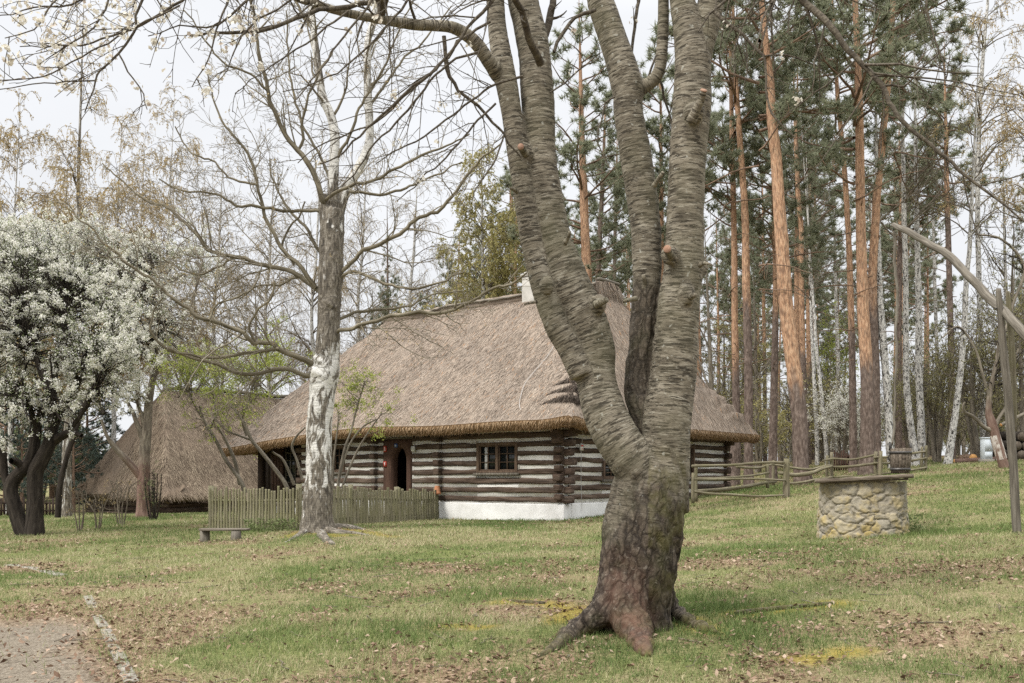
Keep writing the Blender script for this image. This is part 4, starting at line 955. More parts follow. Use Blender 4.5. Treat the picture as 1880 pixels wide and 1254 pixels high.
    # surface roots
    def rootline(px,w0,w1,start=None):
        g=[G(*p) for p in px]; a=[]
        for k,p in enumerate(g): w=w0+(w1-w0)*k/(len(g)-1); a.append([p[0],p[1],p[2]+w*.25,w])
        if start is not None: a=[start]+a
        c=smooth_curve(np.array(a),.03); T.append(c); return c
    s2=np.array([*P(1208,1090,7.95),.11]); rootline([(1226,1122),(1246,1138),(1285,1154),(1325,1166)],.10,.02,s2)
    rootline([(1000,1110),(960,1106),(930,1102)],.03,.02); rootline([(1350,1127),(1430,1119),(1530,1108)],.03,.02)
    me,v,tc,nv,r,which=fuse('trunk',T,.0125,root,M['cherry'],14,lambda v: (HY-(v[:,2]-EYE)/v[:,1]*F>915)&(np.hypot(v[:,0]-base[0],v[:,1]-base[1])<.75))
    py=HY-(v[:,2]-EYE)/v[:,1]*F; px=CX+v[:,0]/v[:,1]*F
    # plate bark low on the trunk and on the old part of the middle stem
    rough=sstep(815,955,py+ (px<1160)*-35+(fbm(v[:,0]*6,v[:,1]*6,v[:,2]*4)-.5)*190)
    rough=np.maximum(rough,(which==6)*sstep(505,545,py+(fbm(v[:,0]*7,v[:,1]*7,v[:,2]*7)-.5)*60)*.85)
    ang=np.arctan2(tc[:,1],tc[:,0])
    tw=tc[:,2]*1.1; rid=fbm((tc[:,0]*np.cos(tw)-tc[:,1]*np.sin(tw))*13+1,(tc[:,0]*np.sin(tw)+tc[:,1]*np.cos(tw))*13,tc[:,2]*3.4,4); rid2=vnoise(v[:,0]*26+v[:,2]*6,v[:,1]*26,v[:,2]*9)
    band=fbm(tc[:,0]*5,tc[:,1]*5,tc[:,2]*42,3); lump=fbm(v[:,0]*4,v[:,1]*4,v[:,2]*4,2)-.5
    disp=rough*((rid-.5)*.075+(rid2-.5)*.022)+(1-rough)*((band-.5)*.007)+lump*.02
    small=np.clip(r/.12,.15,1); v2=v+nv*(disp*small)[:,None]
    tk=finish(me,'trunk',v2,base,root,M['cherry'],tc)
    red=np.zeros(len(v))
    for c in (r2,): red=np.maximum(red,1.3*sstep(.30,.08,np.linalg.norm(v[:,None]-c[None,::3,:3],axis=-1).min(1)))
    red=np.maximum(red,sstep(.14,.0,np.abs(px-1142-(py-1060)*.3)/400)*sstep(1000,1120,py)*.4)
    gnd=v[:,2]-gz(v[:,0],v[:,1])
    moss=sstep(.10,.02,gnd)*.8*sstep(.25,.6,np.hypot(v[:,0]-base[0],v[:,1]-base[1]))+ .55*sstep(.5,.62,fbm(v[:,0]*2.5,v[:,1]*2.5,v[:,2]*2.5))*sstep(780,900,py)*(px>1190)
    set_attr(tk,'rough',rough); set_attr(tk,'red',red); set_attr(tk,'moss',moss)
    # stubs with fresh cuts
    for rows,cut in (([(1268,225,20),(1278,203,17),(1287,184,14),(1292,166,13)],1),([(1233,472,16),(1228,464,15),(1225,457,15)],1),([(966,284,14),(960,276,13),(956,269,12)],1),
                     ([(1008,536,16),(1004,526,14),(1003,516,11)],0),([(1092,560,16),(1104,555,13),(1114,550,11)],0),([(1268,545,12),(1276,541,10)],0),([(1168,548,10),(1157,550,8),(1146,553,7)],0),([(1200,342,10),(1208,330,8),(1218,316,7)],0),
                     ([(1036,448,10),(1043,436,7),(1046,425,6)],0),([(950,352,9),(942,347,7),(936,345,4)],0),([(985,554,6),(974,556,5),(963,558,4)],0),([(1284,488,10),(1293,483,7),(1306,486,4)],0),([(1181,535,11),(1184,520,9),(1181,505,7)],0)):
        d=7.72 if rows[0][0]!=1181 else 8.05; c=trace(rows,d+.08,.02,d-.06 if cut else d); mb=MB(); mb.strands(c[None,:,:3],c[None,:,3],10,ref=(0,1,0),cap=True); s=build('branch_stub',mb,M['cherry'],root,smooth=True)
        if cut:
            T_=c[-1,:3]-c[-2,:3]; T_/=np.linalg.norm(T_); mb=MB(); mb.strands(np.stack([c[-1,:3]-T_*.004,c[-1,:3]+T_*.006])[None],np.array([[c[-1,3]*1.02,c[-1,3]*.95]]),12,ref=(.3,1,.2),cap=True); build('cut_face',mb,M['cut'],s)
    # limbs drawn from the photograph
    LB_=[]
    def lim(rows,d,d1=None,mesh=True):
        n=len(rows); ds=list(np.linspace(d,d if d1 is None else d1,n))
        if rows[0][1]<0:      # grown from a stem above the picture
            x0,y0,w0=rows[0]; sx,sy,sd=(380,-80,6.95) if x0<600 else (700,36,7.45) if x0<800 else (903,-170,7.92) if x0<1000 else (1066,-160,8.3) if x0<1250 else (1328,-215,8.1)
            pre=[(sx,sy,w0*1.7),(sx*.66+x0*.34,sy*.6+y0*.4-50,w0*1.4),(sx*.3+x0*.7,sy*.25+y0*.75-40,w0*1.2)]; rows=pre+rows; ds=[sd,sd*.66+d*.34,sd*.3+d*.7]+ds
        c=trace([(x,y,w*.86) for x,y,w in rows],d,.06,wig=3.2,dd=ds); LB_.append(c); return c
    lim([(815,66,9),(819,108,8),(823,140,8),(843,168,7),(863,187,7),(891,211,6),(925,245,5),(955,290,3)],7.5,7.7)
    lim([(700,-8,11),(640,10,11),(600,15,10),(570,22,9),(530,40,8.5),(490,52,8),(450,60,7.5),(420,62,7),(345,62,4)],7.2,6.6)
    lim([(992,116,19),(984,96,17),(972,68,16),(956,24,15),(946,0,14),(936,-40,12)],7.78,7.2)
    lim([(1000,66,17),(1007,44,16),(1013,15,15),(1015,0,14),(1018,-50,12)],8.1,8.2)
    lim([(1092,18,9),(1083,22,9),(1055,32,8),(1031,64,8),(1015,96,7)],8.1,8.0)
    lim([(1440,-40,17),(1476,0,15),(1505,26,14),(1524,48,14),(1571,106,12),(1619,158,11),(1637,198,10),(1671,235,9),(1722,279,8),(1762,312,7),(1814,352,5.5),(1865,396,4),(1900,420,3)],7.0,6.2)
    lim([(1619,158,6),(1640,156,5.5),(1660,158,5),(1681,136,4.5),(1718,103,3.5),(1750,70,2.5)],6.75,6.6)
    lim([(1571,110,5),(1530,145,4),(1480,180,3),(1440,215,2)],6.85,6.8); lim([(1515,40,5),(1505,80,4),(1495,130,3),(1492,175,2)],6.9,6.8)
    lim([(1310,20,9),(1327,35,8),(1373,77,7),(1403,103,6),(1405,147,5),(1410,194,5),(1425,220,4),(1461,253,3)],7.9,7.4)
    lim([(1403,103,4),(1440,100,4),(1475,112,3),(1510,125,2)],7.6,7.5); lim([(1690,-20,5),(1702,20,5),(1712,60,4),(1725,100,3.5),(1735,150,2)],6.5,6.4); lim([(1460,-20,4),(1449,20,4),(1447,50,3),(1452,62,2)],7,6.9)
    lim([(1400,-20,5),(1372,30,4),(1352,80,3),(1340,130,2)],7,6.9); lim([(1620,160,4),(1622,220,3),(1615,280,2)],6.7,6.7); lim([(1672,236,4),(1640,280,3),(1612,310,2)],6.6,6.5); lim([(1740,300,3),(1725,350,2.5),(1700,380,2)],6.5,6.5)
    lim([(1160,95,6),(1165,40,7),(1172,0,7),(1178,-40,6)],8.5,8.6); lim([(1186,165,6),(1200,110,5),(1230,60,4)],8.4,8.4)
    lim([(1128,178,5),(1112,190,4),(1104,225,3.5),(1098,262,3),(1120,310,2.5)],8.0,7.8); lim([(1010,170,4),(1050,140,3.5),(1100,105,2.5)],7.9,8); lim([(1205,130,6),(1225,190,5),(1236,240,4),(1225,280,3)],8.3,8.3)
    # long drooping diagonals, upper right to lower left
    for rows,d in (([(930,-25,8),(907,0,8),(859,52,7),(819,104,6),(770,150,6),(675,235,5),(630,280,4),(588,303,3)],7.0),([(900,40,6),(850,70,6),(800,125,5),(740,180,5),(690,225,4),(600,262,3),(545,300,2)],7.3),
        ([(880,95,6),(820,120,5),(750,200,5),(690,262,4),(640,330,3),(610,350,2)],7.35),([(960,140,6),(900,160,5),(830,210,4.5),(780,250,4),(720,280,3),(690,300,2)],7.5),([(700,-20,6),(650,40,5),(600,110,4),(560,160,3),(540,190,2)],6.6),
        ([(910,190,5),(860,240,4.5),(820,290,4),(770,330,3),(730,370,2)],7.6),([(760,-20,6),(700,60,5),(650,110,4),(590,150,3),(520,170,2)],6.8),([(640,20,5),(560,80,4),(500,120,3),(430,170,2)],6.7),([(925,250,4),(905,300,4),(880,335,3),(868,370,2)],7.6)): lim(rows,d,d-.35)
    # twigs with blossom hanging in at the top left
    for rows,d in (([(275,-30,7),(262,0,6),(242,65,5.5),(218,99,5),(187,133,4.5),(174,150,4),(157,204,2.5)],6.2),([(380,-35,7),(334,0,6),(300,22,5.5),(242,54,5),(170,78,4),(102,82,3.2),(34,85,2)],6.2),([(330,10,4),(250,50,4),(150,105,3.5),(80,140,3),(0,150,2)],6.0),
        ([(174,148,3.5),(120,150,3),(60,152,2.5),(-20,168,2)],6.1),([(210,-20,5),(170,50,4),(120,85,3),(70,120,2)],5.9),([(218,99,4),(235,130,3.5),(262,170,3),(270,200,2)],6.2),([(470,-20,6),(420,30,5),(380,50,4),(330,45,3),(270,65,2)],6.4),
        ([(200,-20,5),(110,10,4),(40,18,3),(-20,30,2)],5.9),([(560,-25,5),(510,15,4.5),(455,50,4),(430,95,3),(415,130,2)],6.5),([(420,-10,5),(395,60,4),(380,120,3),(350,160,2)],6.4),([(120,-20,4),(90,20,4),(60,55,3),(10,70,2)],5.8)): lim(rows,d,d-.2)
    big=[c for c in LB_ if c[:,3].max()>.014]
    for c in LB_: mb=MB(); mb.strands(c[None,:,:3],c[None,:,3],8 if c[:,3].max()>.014 else 5,ref=(0,1,0)); build('branch',mb,M['cherry_twig'],root,smooth=True)
    mb=MB(); PT=np.stack([resample(c,10) for c in LB_]); 
    t1,r1_=grow(PT[:,:,:3],PT[:,:,3],5.5,.30,(25,65),-.03,.14,(.12,1),6,.55,.0034,.15,lmax=.95)
    e=resample(E,10)[None]; t1b,r1b=grow(e[:,:,:3],e[:,:,3],4,.22,(35,75),.03,.16,(.25,1),6,.3,.003,.3,lmax=1.1); t1=np.concatenate([t1,t1b]); r1_=np.concatenate([r1_,r1b])
    t2,r2_=grow(t1,r1_,6,.45,(30,70),0,.18,(.15,1),5,.65,.0027,.06,lmax=.5)
    mb.strands(t1,r1_,4); mb.strands(t2,r2_,3)
    build('twig_sprays',mb,M['cherry_twig'],root,smooth=True)
    # short spurs with blossom, thickest at the upper left
    al=np.concatenate([t1.reshape(-1,3)[::2],t2.reshape(-1,3)[::2],PT[:,2:,:3].reshape(-1,3)])
    px=CX+al[:,0]/al[:,1]*F; py=HY-(al[:,2]-EYE)/al[:,1]*F
    pr=.8*np.exp(-((px-150)/230)**2)*sstep(330,60,py)+.3*np.exp(-((px-460)/140)**2)*sstep(230,20,py)+.12*np.exp(-((px-760)/170)**2)+.02*(px>1000)
    pk=al[rng.random(len(al))<pr*.27]; mb=MB(); flower_clusters(mb,pk+rng.normal(size=pk.shape)*.012,(4,11),.038,.0145); build('blossom',mb,M['petal'],root)
make_cherry()

# ------------------------------------------------------------------ generic traced trees
def limbs_mesh(curves,n=8,thr=.02,wob=.0):
    mb=MB()
    for c in curves: mb.strands(c[None,:,:3],c[None,:,3],12 if c[:,3].max()>.12 else n if c[:,3].max()>thr else 5,ref=(0,1,0),wob=wob if c[:,3].max()>.08 else 0)
    return mb
def make_birch():
    base=onground(588,20.0); D=20.0
    root=thing('birch_tree',base,'big spreading birch with cracked white bark standing before the picket fence','tree')
    Tk=[]
    def tr(rows,d=D,d1=None): c=trace(rows,d,.05,d1); Tk.append(c); return c
    tr([(584,990,74),(583,968,66),(583,940,57),(585,880,50),(586,820,48),(588,760,47),(592,715,50),(598,680,50),(601,650,46),(603,600,42),(606,540,44),(608,480,45),(610,420,44),(612,385,38)])
    tr([(600,450,18),(595,400,17),(593,372,15),(592,355,13)],D-.1); 
    w1=tr([(611,440,26),(611,399,22),(611,339,20),(615,259,18),(608,215,17),(591,171,16),(580,92,14),(573,32,12),(570,0,11),(566,-60,9)],D); w2=tr([(614,430,24),(622,390,22),(631,359,20),(645,330,19),(659,307,18),(672,280,17),(679,247,16),(675,160,15),(675,80,13),(685,40,12),(691,0,11),(700,-60,9)],D+.1)
    # knuckle and root flare
    for (x,y,w) in ((590,690,54),(606,560,46),(596,668,50)): Tk.append(np.array([[*P(x-3,y+5,D),w*.4/F*D],[*P(x,y,D-.02),w*.5/F*D],[*P(x+3,y-5,D),w*.42/F*D]]))
    for px in ([(575,976),(558,980),(540,988),(522,996)],[(600,978),(625,980),(652,980),(690,984),(720,986)],[(590,984),(600,994),(612,1000)],[(608,972),(640,970),(668,974)]):
        g=[G(*p) for p in px]; Tk.append(smooth_curve(np.array([[q[0],q[1],q[2]+.03-.02*k,.10-.022*k] for k,q in enumerate(g)]),.04))
    me,v,tc,nv,r,which=fuse('trunk',Tk,.024,root,M['birch'],4)
    py=HY-(v[:,2]-EYE)/v[:,1]*F; px=CX+v[:,0]/v[:,1]*F
    rough=np.clip(sstep(780,1000,py)*.5+.50*sstep(690,600,py)*sstep(300,420,py)*(px<640)+.15*(px>600)*sstep(760,900,py)+.08,0,1)
    blot=fbm(tc[:,0]*5.5,tc[:,1]*5.5,tc[:,2]*2.); v2=v+nv*((blot-.5)*(.02+.07*rough)*np.clip(r/.2,.1,1)+ (fbm(v[:,0]*3,v[:,1]*3,v[:,2]*3)-.5)*.05*np.clip(r/.25,0,1))[:,None]
    tk=finish(me,'trunk',v2,base,root,M['birch'],tc); set_attr(tk,'rough',rough)
    B=[]
    for rows,dd in (
     ([(588,672,16),(574,668,14),(560,658,13),(526,649,12),(508,640,12),(497,625,11),(483,627,11),(469,630,10),(445,615,10),(415,600,9),(383,587,9),(344,570,8),(297,529,7),(239,486,6.5),(191,448,5.5),(158,414,4.5),(120,370,3)],(20,18.6)),
     ([(585,696,13),(564,689,11),(517,677,10),(485,680,9),(455,687,9),(420,678,8),(383,665,7.5),(345,653,7),(311,644,6.5),(292,630,6),(280,612,6),(275,601,5),(283,570,4),(300,545,3)],(20,19.2)),
     ([(512,640,9),(470,645,8),(430,652,8),(390,660,7),(350,650,6),(310,640,5)],(19.6,19.4)),
     ([(596,540,14),(579,529,12),(562,515,11),(550,505,11),(525,492,10),(498,488,10),(460,480,9),(431,472,8.5),(383,457,7.5),(349,419,7),(330,400,6.5),(305,378,6),(270,368,5),(240,345,4),(190,300,3)],(20,21)),
     ([(580,528,10),(565,505,10),(545,485,9.5),(522,462,9),(505,432,8.5),(488,400,8),(472,339,7),(460,295,6.5),(448,270,6),(420,239,5),(395,190,4),(380,130,3)],(20,19.5)),
     ([(594,375,13),(592,367,13),(571,311,12),(548,275,11),(520,239,10),(503,205,9.5),(492,171,9),(482,125,8),(472,68,7),(462,20,6),(455,-30,5)],(19.9,19.3)),
     ([(548,275,7),(556,255,7),(553,220,6),(570,165,5),(580,140,4.5),(610,90,3.5)],(19.8,19.6)),
     ([(610,505,11),(627,495,10),(652,472,9.5),(679,455,9.5),(731,431,9),(763,403,8.5),(803,387,8),(820,370,7.5),(835,351,7),(871,307,6),(899,279,5),(925,255,3)],(20,18.8)),
     ([(608,618,10),(622,610,9),(640,607,9),(680,590,8.5),(718,582,8),(760,577,8),(800,573,7.5),(834,568,7),(870,550,6.5),(896,532,6),(938,520,5),(965,500,3.5)],(20,18.5)),
     ([(612,520,8),(640,501,7.5),(665,503,7),(685,511,7),(700,520,6.5),(730,526,6),(759,529,6),(790,522,5),(819,514,4),(850,500,3)],(20,19)),
     ([(610,590,8),(640,580,7),(660,574,7),(679,571,6.5),(710,566,6),(750,560,5),(800,540,4),(850,535,3)],(20,21)),
     ([(594,380,8),(599,367,8),(612,357,8),(627,351,8),(655,338,7.5),(679,331,7),(705,322,7),(727,311,6.5),(771,283,6),(819,267,4.5),(860,245,3)],(20,19)),
     ([(600,391,8),(588,389,8),(540,387,7.5),(510,385,7),(484,383,7),(432,375,6),(395,355,5),(340,350,4),(290,330,3)],(20,19.4)),
     ([(606,480,9),(590,470,8),(565,420,7),(545,400,6),(520,370,5),(500,330,4),(497,290,3)],(20,20.6)),
     ([(640,352,7),(690,355,6.5),(735,350,6),(760,340,5),(800,320,4),(850,300,3)],(20,20.5)),
     ([(540,485,6),(520,450,6),(530,420,5),(548,400,4.5),(560,370,3.5)],(20,20)),([(470,630,7),(455,600,6),(470,570,5.5),(497,545,5),(505,515,4)],(19.4,19)),([(383,587,6),(400,560,5),(440,545,4.5),(470,520,3.5),(480,490,3)],(19,19.4)),
     ([(430,472,6),(400,490,5),(370,500,4.5),(330,495,4),(300,480,3)],(20.5,20.8)),([(614,300,8),(640,250,7),(660,200,6),(700,130,5),(730,60,4),(760,0,3)],(20,19.5)),([(612,340,7),(590,290,6),(560,240,5.5),(540,170,5),(530,100,4),(525,20,3)],(20,20.5)),
     ([(676,200,7),(710,150,6),(740,110,5),(790,60,4),(830,10,3)],(20.1,20.6)),([(577,60,7),(550,20,6),(530,-20,5)],(20,20.3)),([(490,165,6),(450,130,5),(410,110,4.5),(370,60,4),(340,20,3)],(19.4,19)),([(472,339,6),(430,330,5),(395,300,4.5),(350,280,4),(320,230,3)],(19.7,20)),([(555,505,6),(520,520,5),(480,525,4),(440,545,3)],(20.2,20.6))):
        B.append(trace([(x,y,w*.82) for x,y,w in rows],dd[0],.10,dd[1],wig=3.6))
    for c in B: build('branch',limbs_mesh([c],8,.03),M['birch_twig'],root,smooth=True)
    mb=MB(); al=B+[w1[len(w1)//3:],w2[len(w2)//3:]]
    PT=np.stack([resample(c,14) for c in al])
    t1,r1=grow(PT[:,:,:3],PT[:,:,3],4.2,.34,(30,70),.04,.17,(.12,1),8,.42,.007,.5,lmax=2.8)
    t2,r2=grow(t1,r1,5.0,.5,(30,65),.0,.22,(.15,1),6,.6,.0056,.18,lmax=1.2)
    t3,r3=grow(t2,r2,4.4,.6,(25,60),-.06,.22,(.15,1),5,.6,.0048,.14,lmax=.8)
    mb.strands(t1,r1,4); mb.strands(t2,r2,3); mb.strands(t3,r3,3)
    build('twig_sprays',mb,M['pale_twig'],root,smooth=True)
    c=np.concatenate([t3[:,-1],t2[:,-1]]); c=c[rng.random(len(c))<.12]; mb=MB(); mb.cards(np.repeat(c,2,axis=0)+rng.normal(size=(2*len(c),3))*.03,.028,.6); build('buds',mb,M['tan_leaf'],root)
make_birch()

def blossom_tree(name,label,curves,crown,ntw,petals,leaves=0,mat='plum',group=None,pmat='plum_petal',psize=.034,base=None,lmat='green_leaf'):
    """traced limbs plus twigs filling crown ellipsoids [(centre,radii,weight)]"""
    root=thing(name,base,label,'tree',group); mb=limbs_mesh(curves,8,.03,.12); build('trunk',mb,M[mat],root,smooth=True)
    big=[c for c in curves if c[:,3].min()<.08] or curves
    PT=np.stack([resample(c,10) for c in curves]); 
    tips=[]; bm=MB()
    # limbs reach into every crown lobe
    for cen,rad,wt in crown:
        cen=np.asarray(cen); rad=np.asarray(rad); n=int(ntw*wt); q=nrm(rng.normal(size=(n,3)))*(rng.random((n,1))**.42); tg=cen+q*rad
        cand=np.concatenate([c[len(c)//3:] for c in curves]); 
        idx=np.array([np.argmin(np.linalg.norm(cand[:,:3]-(t*.35+cen*.65),axis=1)+rng.random(len(cand))*1.6) for t in tg]); st=cand[idx]
        K=8; u=np.linspace(0,1,K)[None,:,None]; mid=(st[:,None,:3]*(1-u)+tg[:,None]*u); sag=np.sin(u*math.pi)*np.array([0,0,.14])*np.linalg.norm(tg-st[:,:3],axis=1)[:,None,None]
        wv=np.cumsum(rng.normal(size=(n,K,3))*.07,axis=1)*np.sin(u*math.pi*.5); Pn=mid+sag+wv; Rn=np.clip(st[:,3:4]*.4,.012,.05)*np.linspace(1,.22,K)[None]
        tips.append((Pn,Rn))
    Pn=np.concatenate([t[0] for t in tips]); Rn=np.concatenate([t[1] for t in tips]); bm.strands(Pn,Rn,5)
    t2,r2=grow(Pn,Rn,2.6,.32,(30,75),.02,.22,(.3,1),6,.5,.006,.2,lmax=1.1); bm.strands(t2,r2,3)
    t3,r3=grow(t2,r2,2.8,.5,(30,75),0,.25,(.15,1),5,.6,.004,.12,lmax=.7); bm.strands(t3,r3,3)
    build('branch_sprays',bm,M[mat],root,smooth=True)
    if petals:
        c=pts_on(t3,petals)+rng.normal(size=(petals,3))*.035
        dens=fbm(c[:,0]*1.1,c[:,1]*1.1,c[:,2]*1.1); c=c[rng.random(len(c))<sstep(.38,.58,dens)+.14]
        mb=MB(); mb.cards(c,rng.uniform(.6,1.15,len(c))*psize,.9); build('blossom',mb,M[pmat],root)
    if leaves:
        c=pts_on(t3,leaves,(.2,1))+rng.normal(size=(leaves,3))*.05; mb=MB(); mb.cards(c,rng.uniform(.6,1.2,leaves)*psize*.85,.6); build('leaves',mb,M[lmat],root)
    return root
def ell(px,py,d,rx,ry,rz,w): return (P(px,py,d),(rx*1.1/F*d,rz,ry*1.1/F*d),w)
# big plum at the left edge
d=22.0
cv=[trace(r,d,.08,e) for r,e in (
 ([(60,1000,40),(45,985,30),(32,950,27),(22,915,25),(21,890,24),(34,870,23),(50,855,22),(60,830,21),(65,802,18),(72,770,14),(85,730,10)],22),
 ([(20,905,16),(10,880,14),(6,850,15),(2,830,16),(-12,800,14),(-30,760,10)],22),
 ([(62,1000,44),(63,985,38),(64,940,30),(64,900,29),(66,870,28),(74,850,28),(86,825,26),(92,805,24),(96,770,18),(92,730,14),(80,680,10)],21.8),
 ([(90,815,20),(104,806,17),(115,800,14),(130,793,11),(150,800,8)],21.5),([(46,860,14),(30,848,13),(20,846,11)],21.7),([(120,800,11),(150,760,8),(175,720,6)],21.6),
 ([(92,805,14),(120,740,11),(150,690,8),(160,640,6)],22.5),([(70,790,12),(50,740,10),(30,700,8)],21.5),([(96,780,14),(100,700,11),(110,620,9),(130,540,6)],23),([(90,730,10),(60,640,8),(40,560,6)],22.5))]
blossom_tree('plum_tree','white blossoming plum with dark forked trunk at the left edge of the lawn',cv,
 [ell(60,640,22.5,120,110,1.4,1),ell(170,660,22,110,70,1.2,.8),ell(40,740,21.5,110,70,1.1,.7),ell(120,560,23,120,90,1.4,.8),ell(-40,600,22,90,140,1.3,.5),ell(190,720,21.6,70,45,.9,.35),ell(150,480,23.5,110,60,1.3,.5),ell(60,520,23.5,130,90,1.5,.6),ell(235,560,22.5,60,50,.8,.25),ell(10,440,24,80,60,1.2,.35),ell(215,640,21.5,60,40,.8,.3)],100,135000,26000,psize=.029,base=onground(58,22))
# taller pale plum further back
d=30.0
cv=[trace(r,d,.1,e) for r,e in (([(106,950,12),(112,880,11),(135,800,10),(170,700,9),(205,600,7),(215,500,5)],30),([(200,700,9),(250,640,7),(290,590,5)],29.5),([(190,760,9),(150,680,7),(110,600,5)],30.5),([(215,620,7),(260,540,5),(280,480,4)],30.5))]
blossom_tree('plum_tree','tall pale blossoming plum behind the dark forked one, in front of the barn',cv,
 [ell(200,520,30.5,130,100,1.7,1),ell(250,620,30,90,80,1.4,.8),ell(110,480,31,120,80,1.6,.7),ell(290,560,30,60,70,1.2,.4),ell(60,520,31,80,80,1.6,.4),ell(255,470,31,70,60,1.2,.5),ell(330,620,30,50,60,1,.3)],100,120000,12000,mat='plum',base=onground(106,30),psize=.034)
# bare reddish trunk before the barn, small white blossom in its top
d=30.5
cv=[trace(r,d,.1,e) for r,e in (([(262,952,30),(262,940,25),(263,900,22),(264,860,21),(267,815,20),(270,775,18),(274,730,14),(283,680,10),(292,600,7),(298,520,5)],30.5),([(262,880,15),(246,860,13),(230,842,12),(212,823,10),(196,800,7),(186,770,5)],30),([(266,815,13),(258,795,11),(250,775,9),(243,755,7),(232,735,5)],30.2),([(268,810,9),(262,770,8),(255,748,6),(248,730,5)],30.3),([(280,700,8),(310,640,6),(350,560,5),(372,480,4)],31),([(300,640,6),(285,560,5),(262,490,4)],31))]
blossom_tree('pear_tree','slim tree with smooth reddish lower trunk standing against the barn roof',cv,[ell(290,560,31,90,90,1.5,.6),ell(240,720,30,50,35,.7,.35),ell(350,470,31.5,70,70,1.3,.5)],60,12000,3600,mat='red_trunk',base=onground(262,30.5),psize=.032)

def shrub(name,label,cat,curves,base,crown,ntw,leaves,lmat,lsize,mat='grey_trunk',group=None,clump=.5):
    curves=[c*np.array([1,1,1,.78]) for c in curves]; root=thing(name,base,label,cat,group); build('trunk',limbs_mesh(curves,7,.03,.08),M[mat],root,smooth=True); bm=MB(); allp=[]
    for cen,rad,wt in crown:
        n=int(ntw*wt); q=nrm(rng.normal(size=(n,3)))*(rng.random((n,1))**.4); tg=np.asarray(cen)+q*np.asarray(rad); cand=np.concatenate([c[len(c)//2:] for c in curves]); 
        idx=np.array([np.argmin(np.linalg.norm(cand[:,:3]-t,axis=1)+rng.random(len(cand))*.9) for t in tg]); st=cand[idx]; K=7; u=np.linspace(0,1,K)[None,:,None]
        wv=np.cumsum(rng.normal(size=(n,K,3))*.06,axis=1)*np.sin(u*math.pi*.5); allp.append((st[:,None,:3]*(1-u)+tg[:,None]*u+wv,np.clip(st[:,3:4]*.45,.006,.022)*np.linspace(1,.25,K)[None]))
    Pn=np.concatenate([a for a,b in allp]); Rn=np.concatenate([b for a,b in allp]); bm.strands(Pn,Rn,4); t2,r2=grow(Pn,Rn,3.2,.4,(25,65),.06,.2,(.2,1),5,.5,.004,.12,lmax=.8); bm.strands(t2,r2,3); t3,r3=grow(t2,r2,3.4,.5,(25,65),.03,.2,(.2,1),4,.6,.0035,.1,lmax=.4); bm.strands(t3,r3,3)
    build('branch_sprays',bm,M[mat],root,smooth=True)
    if leaves:
        cl=pts_on(t3,max(20,leaves//6),(.4,1)); c=np.repeat(cl,6,axis=0)+rng.normal(size=(6*len(cl),3))*lsize*1.6; mb=MB(); mb.cards(c,rng.uniform(.6,1.2,len(c))*lsize,.62); build('leaves',mb,M[lmat],root)
    return root
d=24.5
cv=[trace(r,24.5,.08,24) for r in ([(530,905,12),(522,885,10),(500,855,9.5),(480,830,9),(462,808,8.5),(452,785,7),(440,765,5),(425,745,4)],[(452,800,6),(445,770,5),(455,740,4),(465,700,3)],[(540,890,8),(530,865,7),(518,842,6),(503,832,5),(500,828,4)],[(555,880,7),(545,845,6),(536,820,6),(545,800,5),(560,785,4)],[(462,808,6),(440,800,5),(415,790,4),(395,770,3)])]
shrub('lilac_bush','leaning lilac bush with lime green leaves in front of the porch','shrub',cv,onground(532,24.3),[ell(440,690,24.3,85,60,.8,1),ell(510,640,24.3,70,45,.8,.7),ell(400,750,24.2,45,40,.6,.5),ell(470,740,24,50,40,.6,.4)],34,5200,'lime_leaf',.034)
cv=[trace(r,26.5,.08,26) for r in ([(450,905,12),(440,880,10),(415,845,9),(398,812,8.5),(385,790,8),(374,770,6),(366,745,5)],[(440,890,9),(432,850,9),(420,820,8),(410,800,6),(400,785,5)],[(374,772,5),(355,740,4),(345,710,3)],[(385,790,5),(395,760,4),(390,720,3)])]
shrub('lilac_bush','lime green leafed bush with twisted stems against the barn roof, left of the leaning lilac','shrub',cv,onground(448,26.3),[ell(350,690,26,75,50,.9,1),ell(320,650,26,50,40,.8,.5),ell(400,650,26.2,55,45,.8,.6),ell(370,760,26,45,45,.7,.5)],34,4800,'lime_leaf',.034)
cv=[trace(r,23.5,.08,23.4) for r in ([(618,945,9),(620,900,8),(625,860,7),(634,820,6),(645,790,5),(655,750,4),(670,700,3)],[(622,880,6),(640,820,5),(665,785,4),(690,770,3)],[(612,900,6),(612,850,5),(618,800,4),(622,760,3)],[(626,900,6),(650,840,5),(672,800,4),(700,760,3)])]
shrub('lilac_bush','upright thin bush with yellow green leaves between the birch trunk and the doorway','shrub',cv,onground(620,23.5),[ell(665,710,23.4,50,50,.6,1),ell(690,765,23.2,45,25,.5,.5),ell(620,740,23.5,28,50,.5,.5)],30,2700,'lime_leaf',.030)
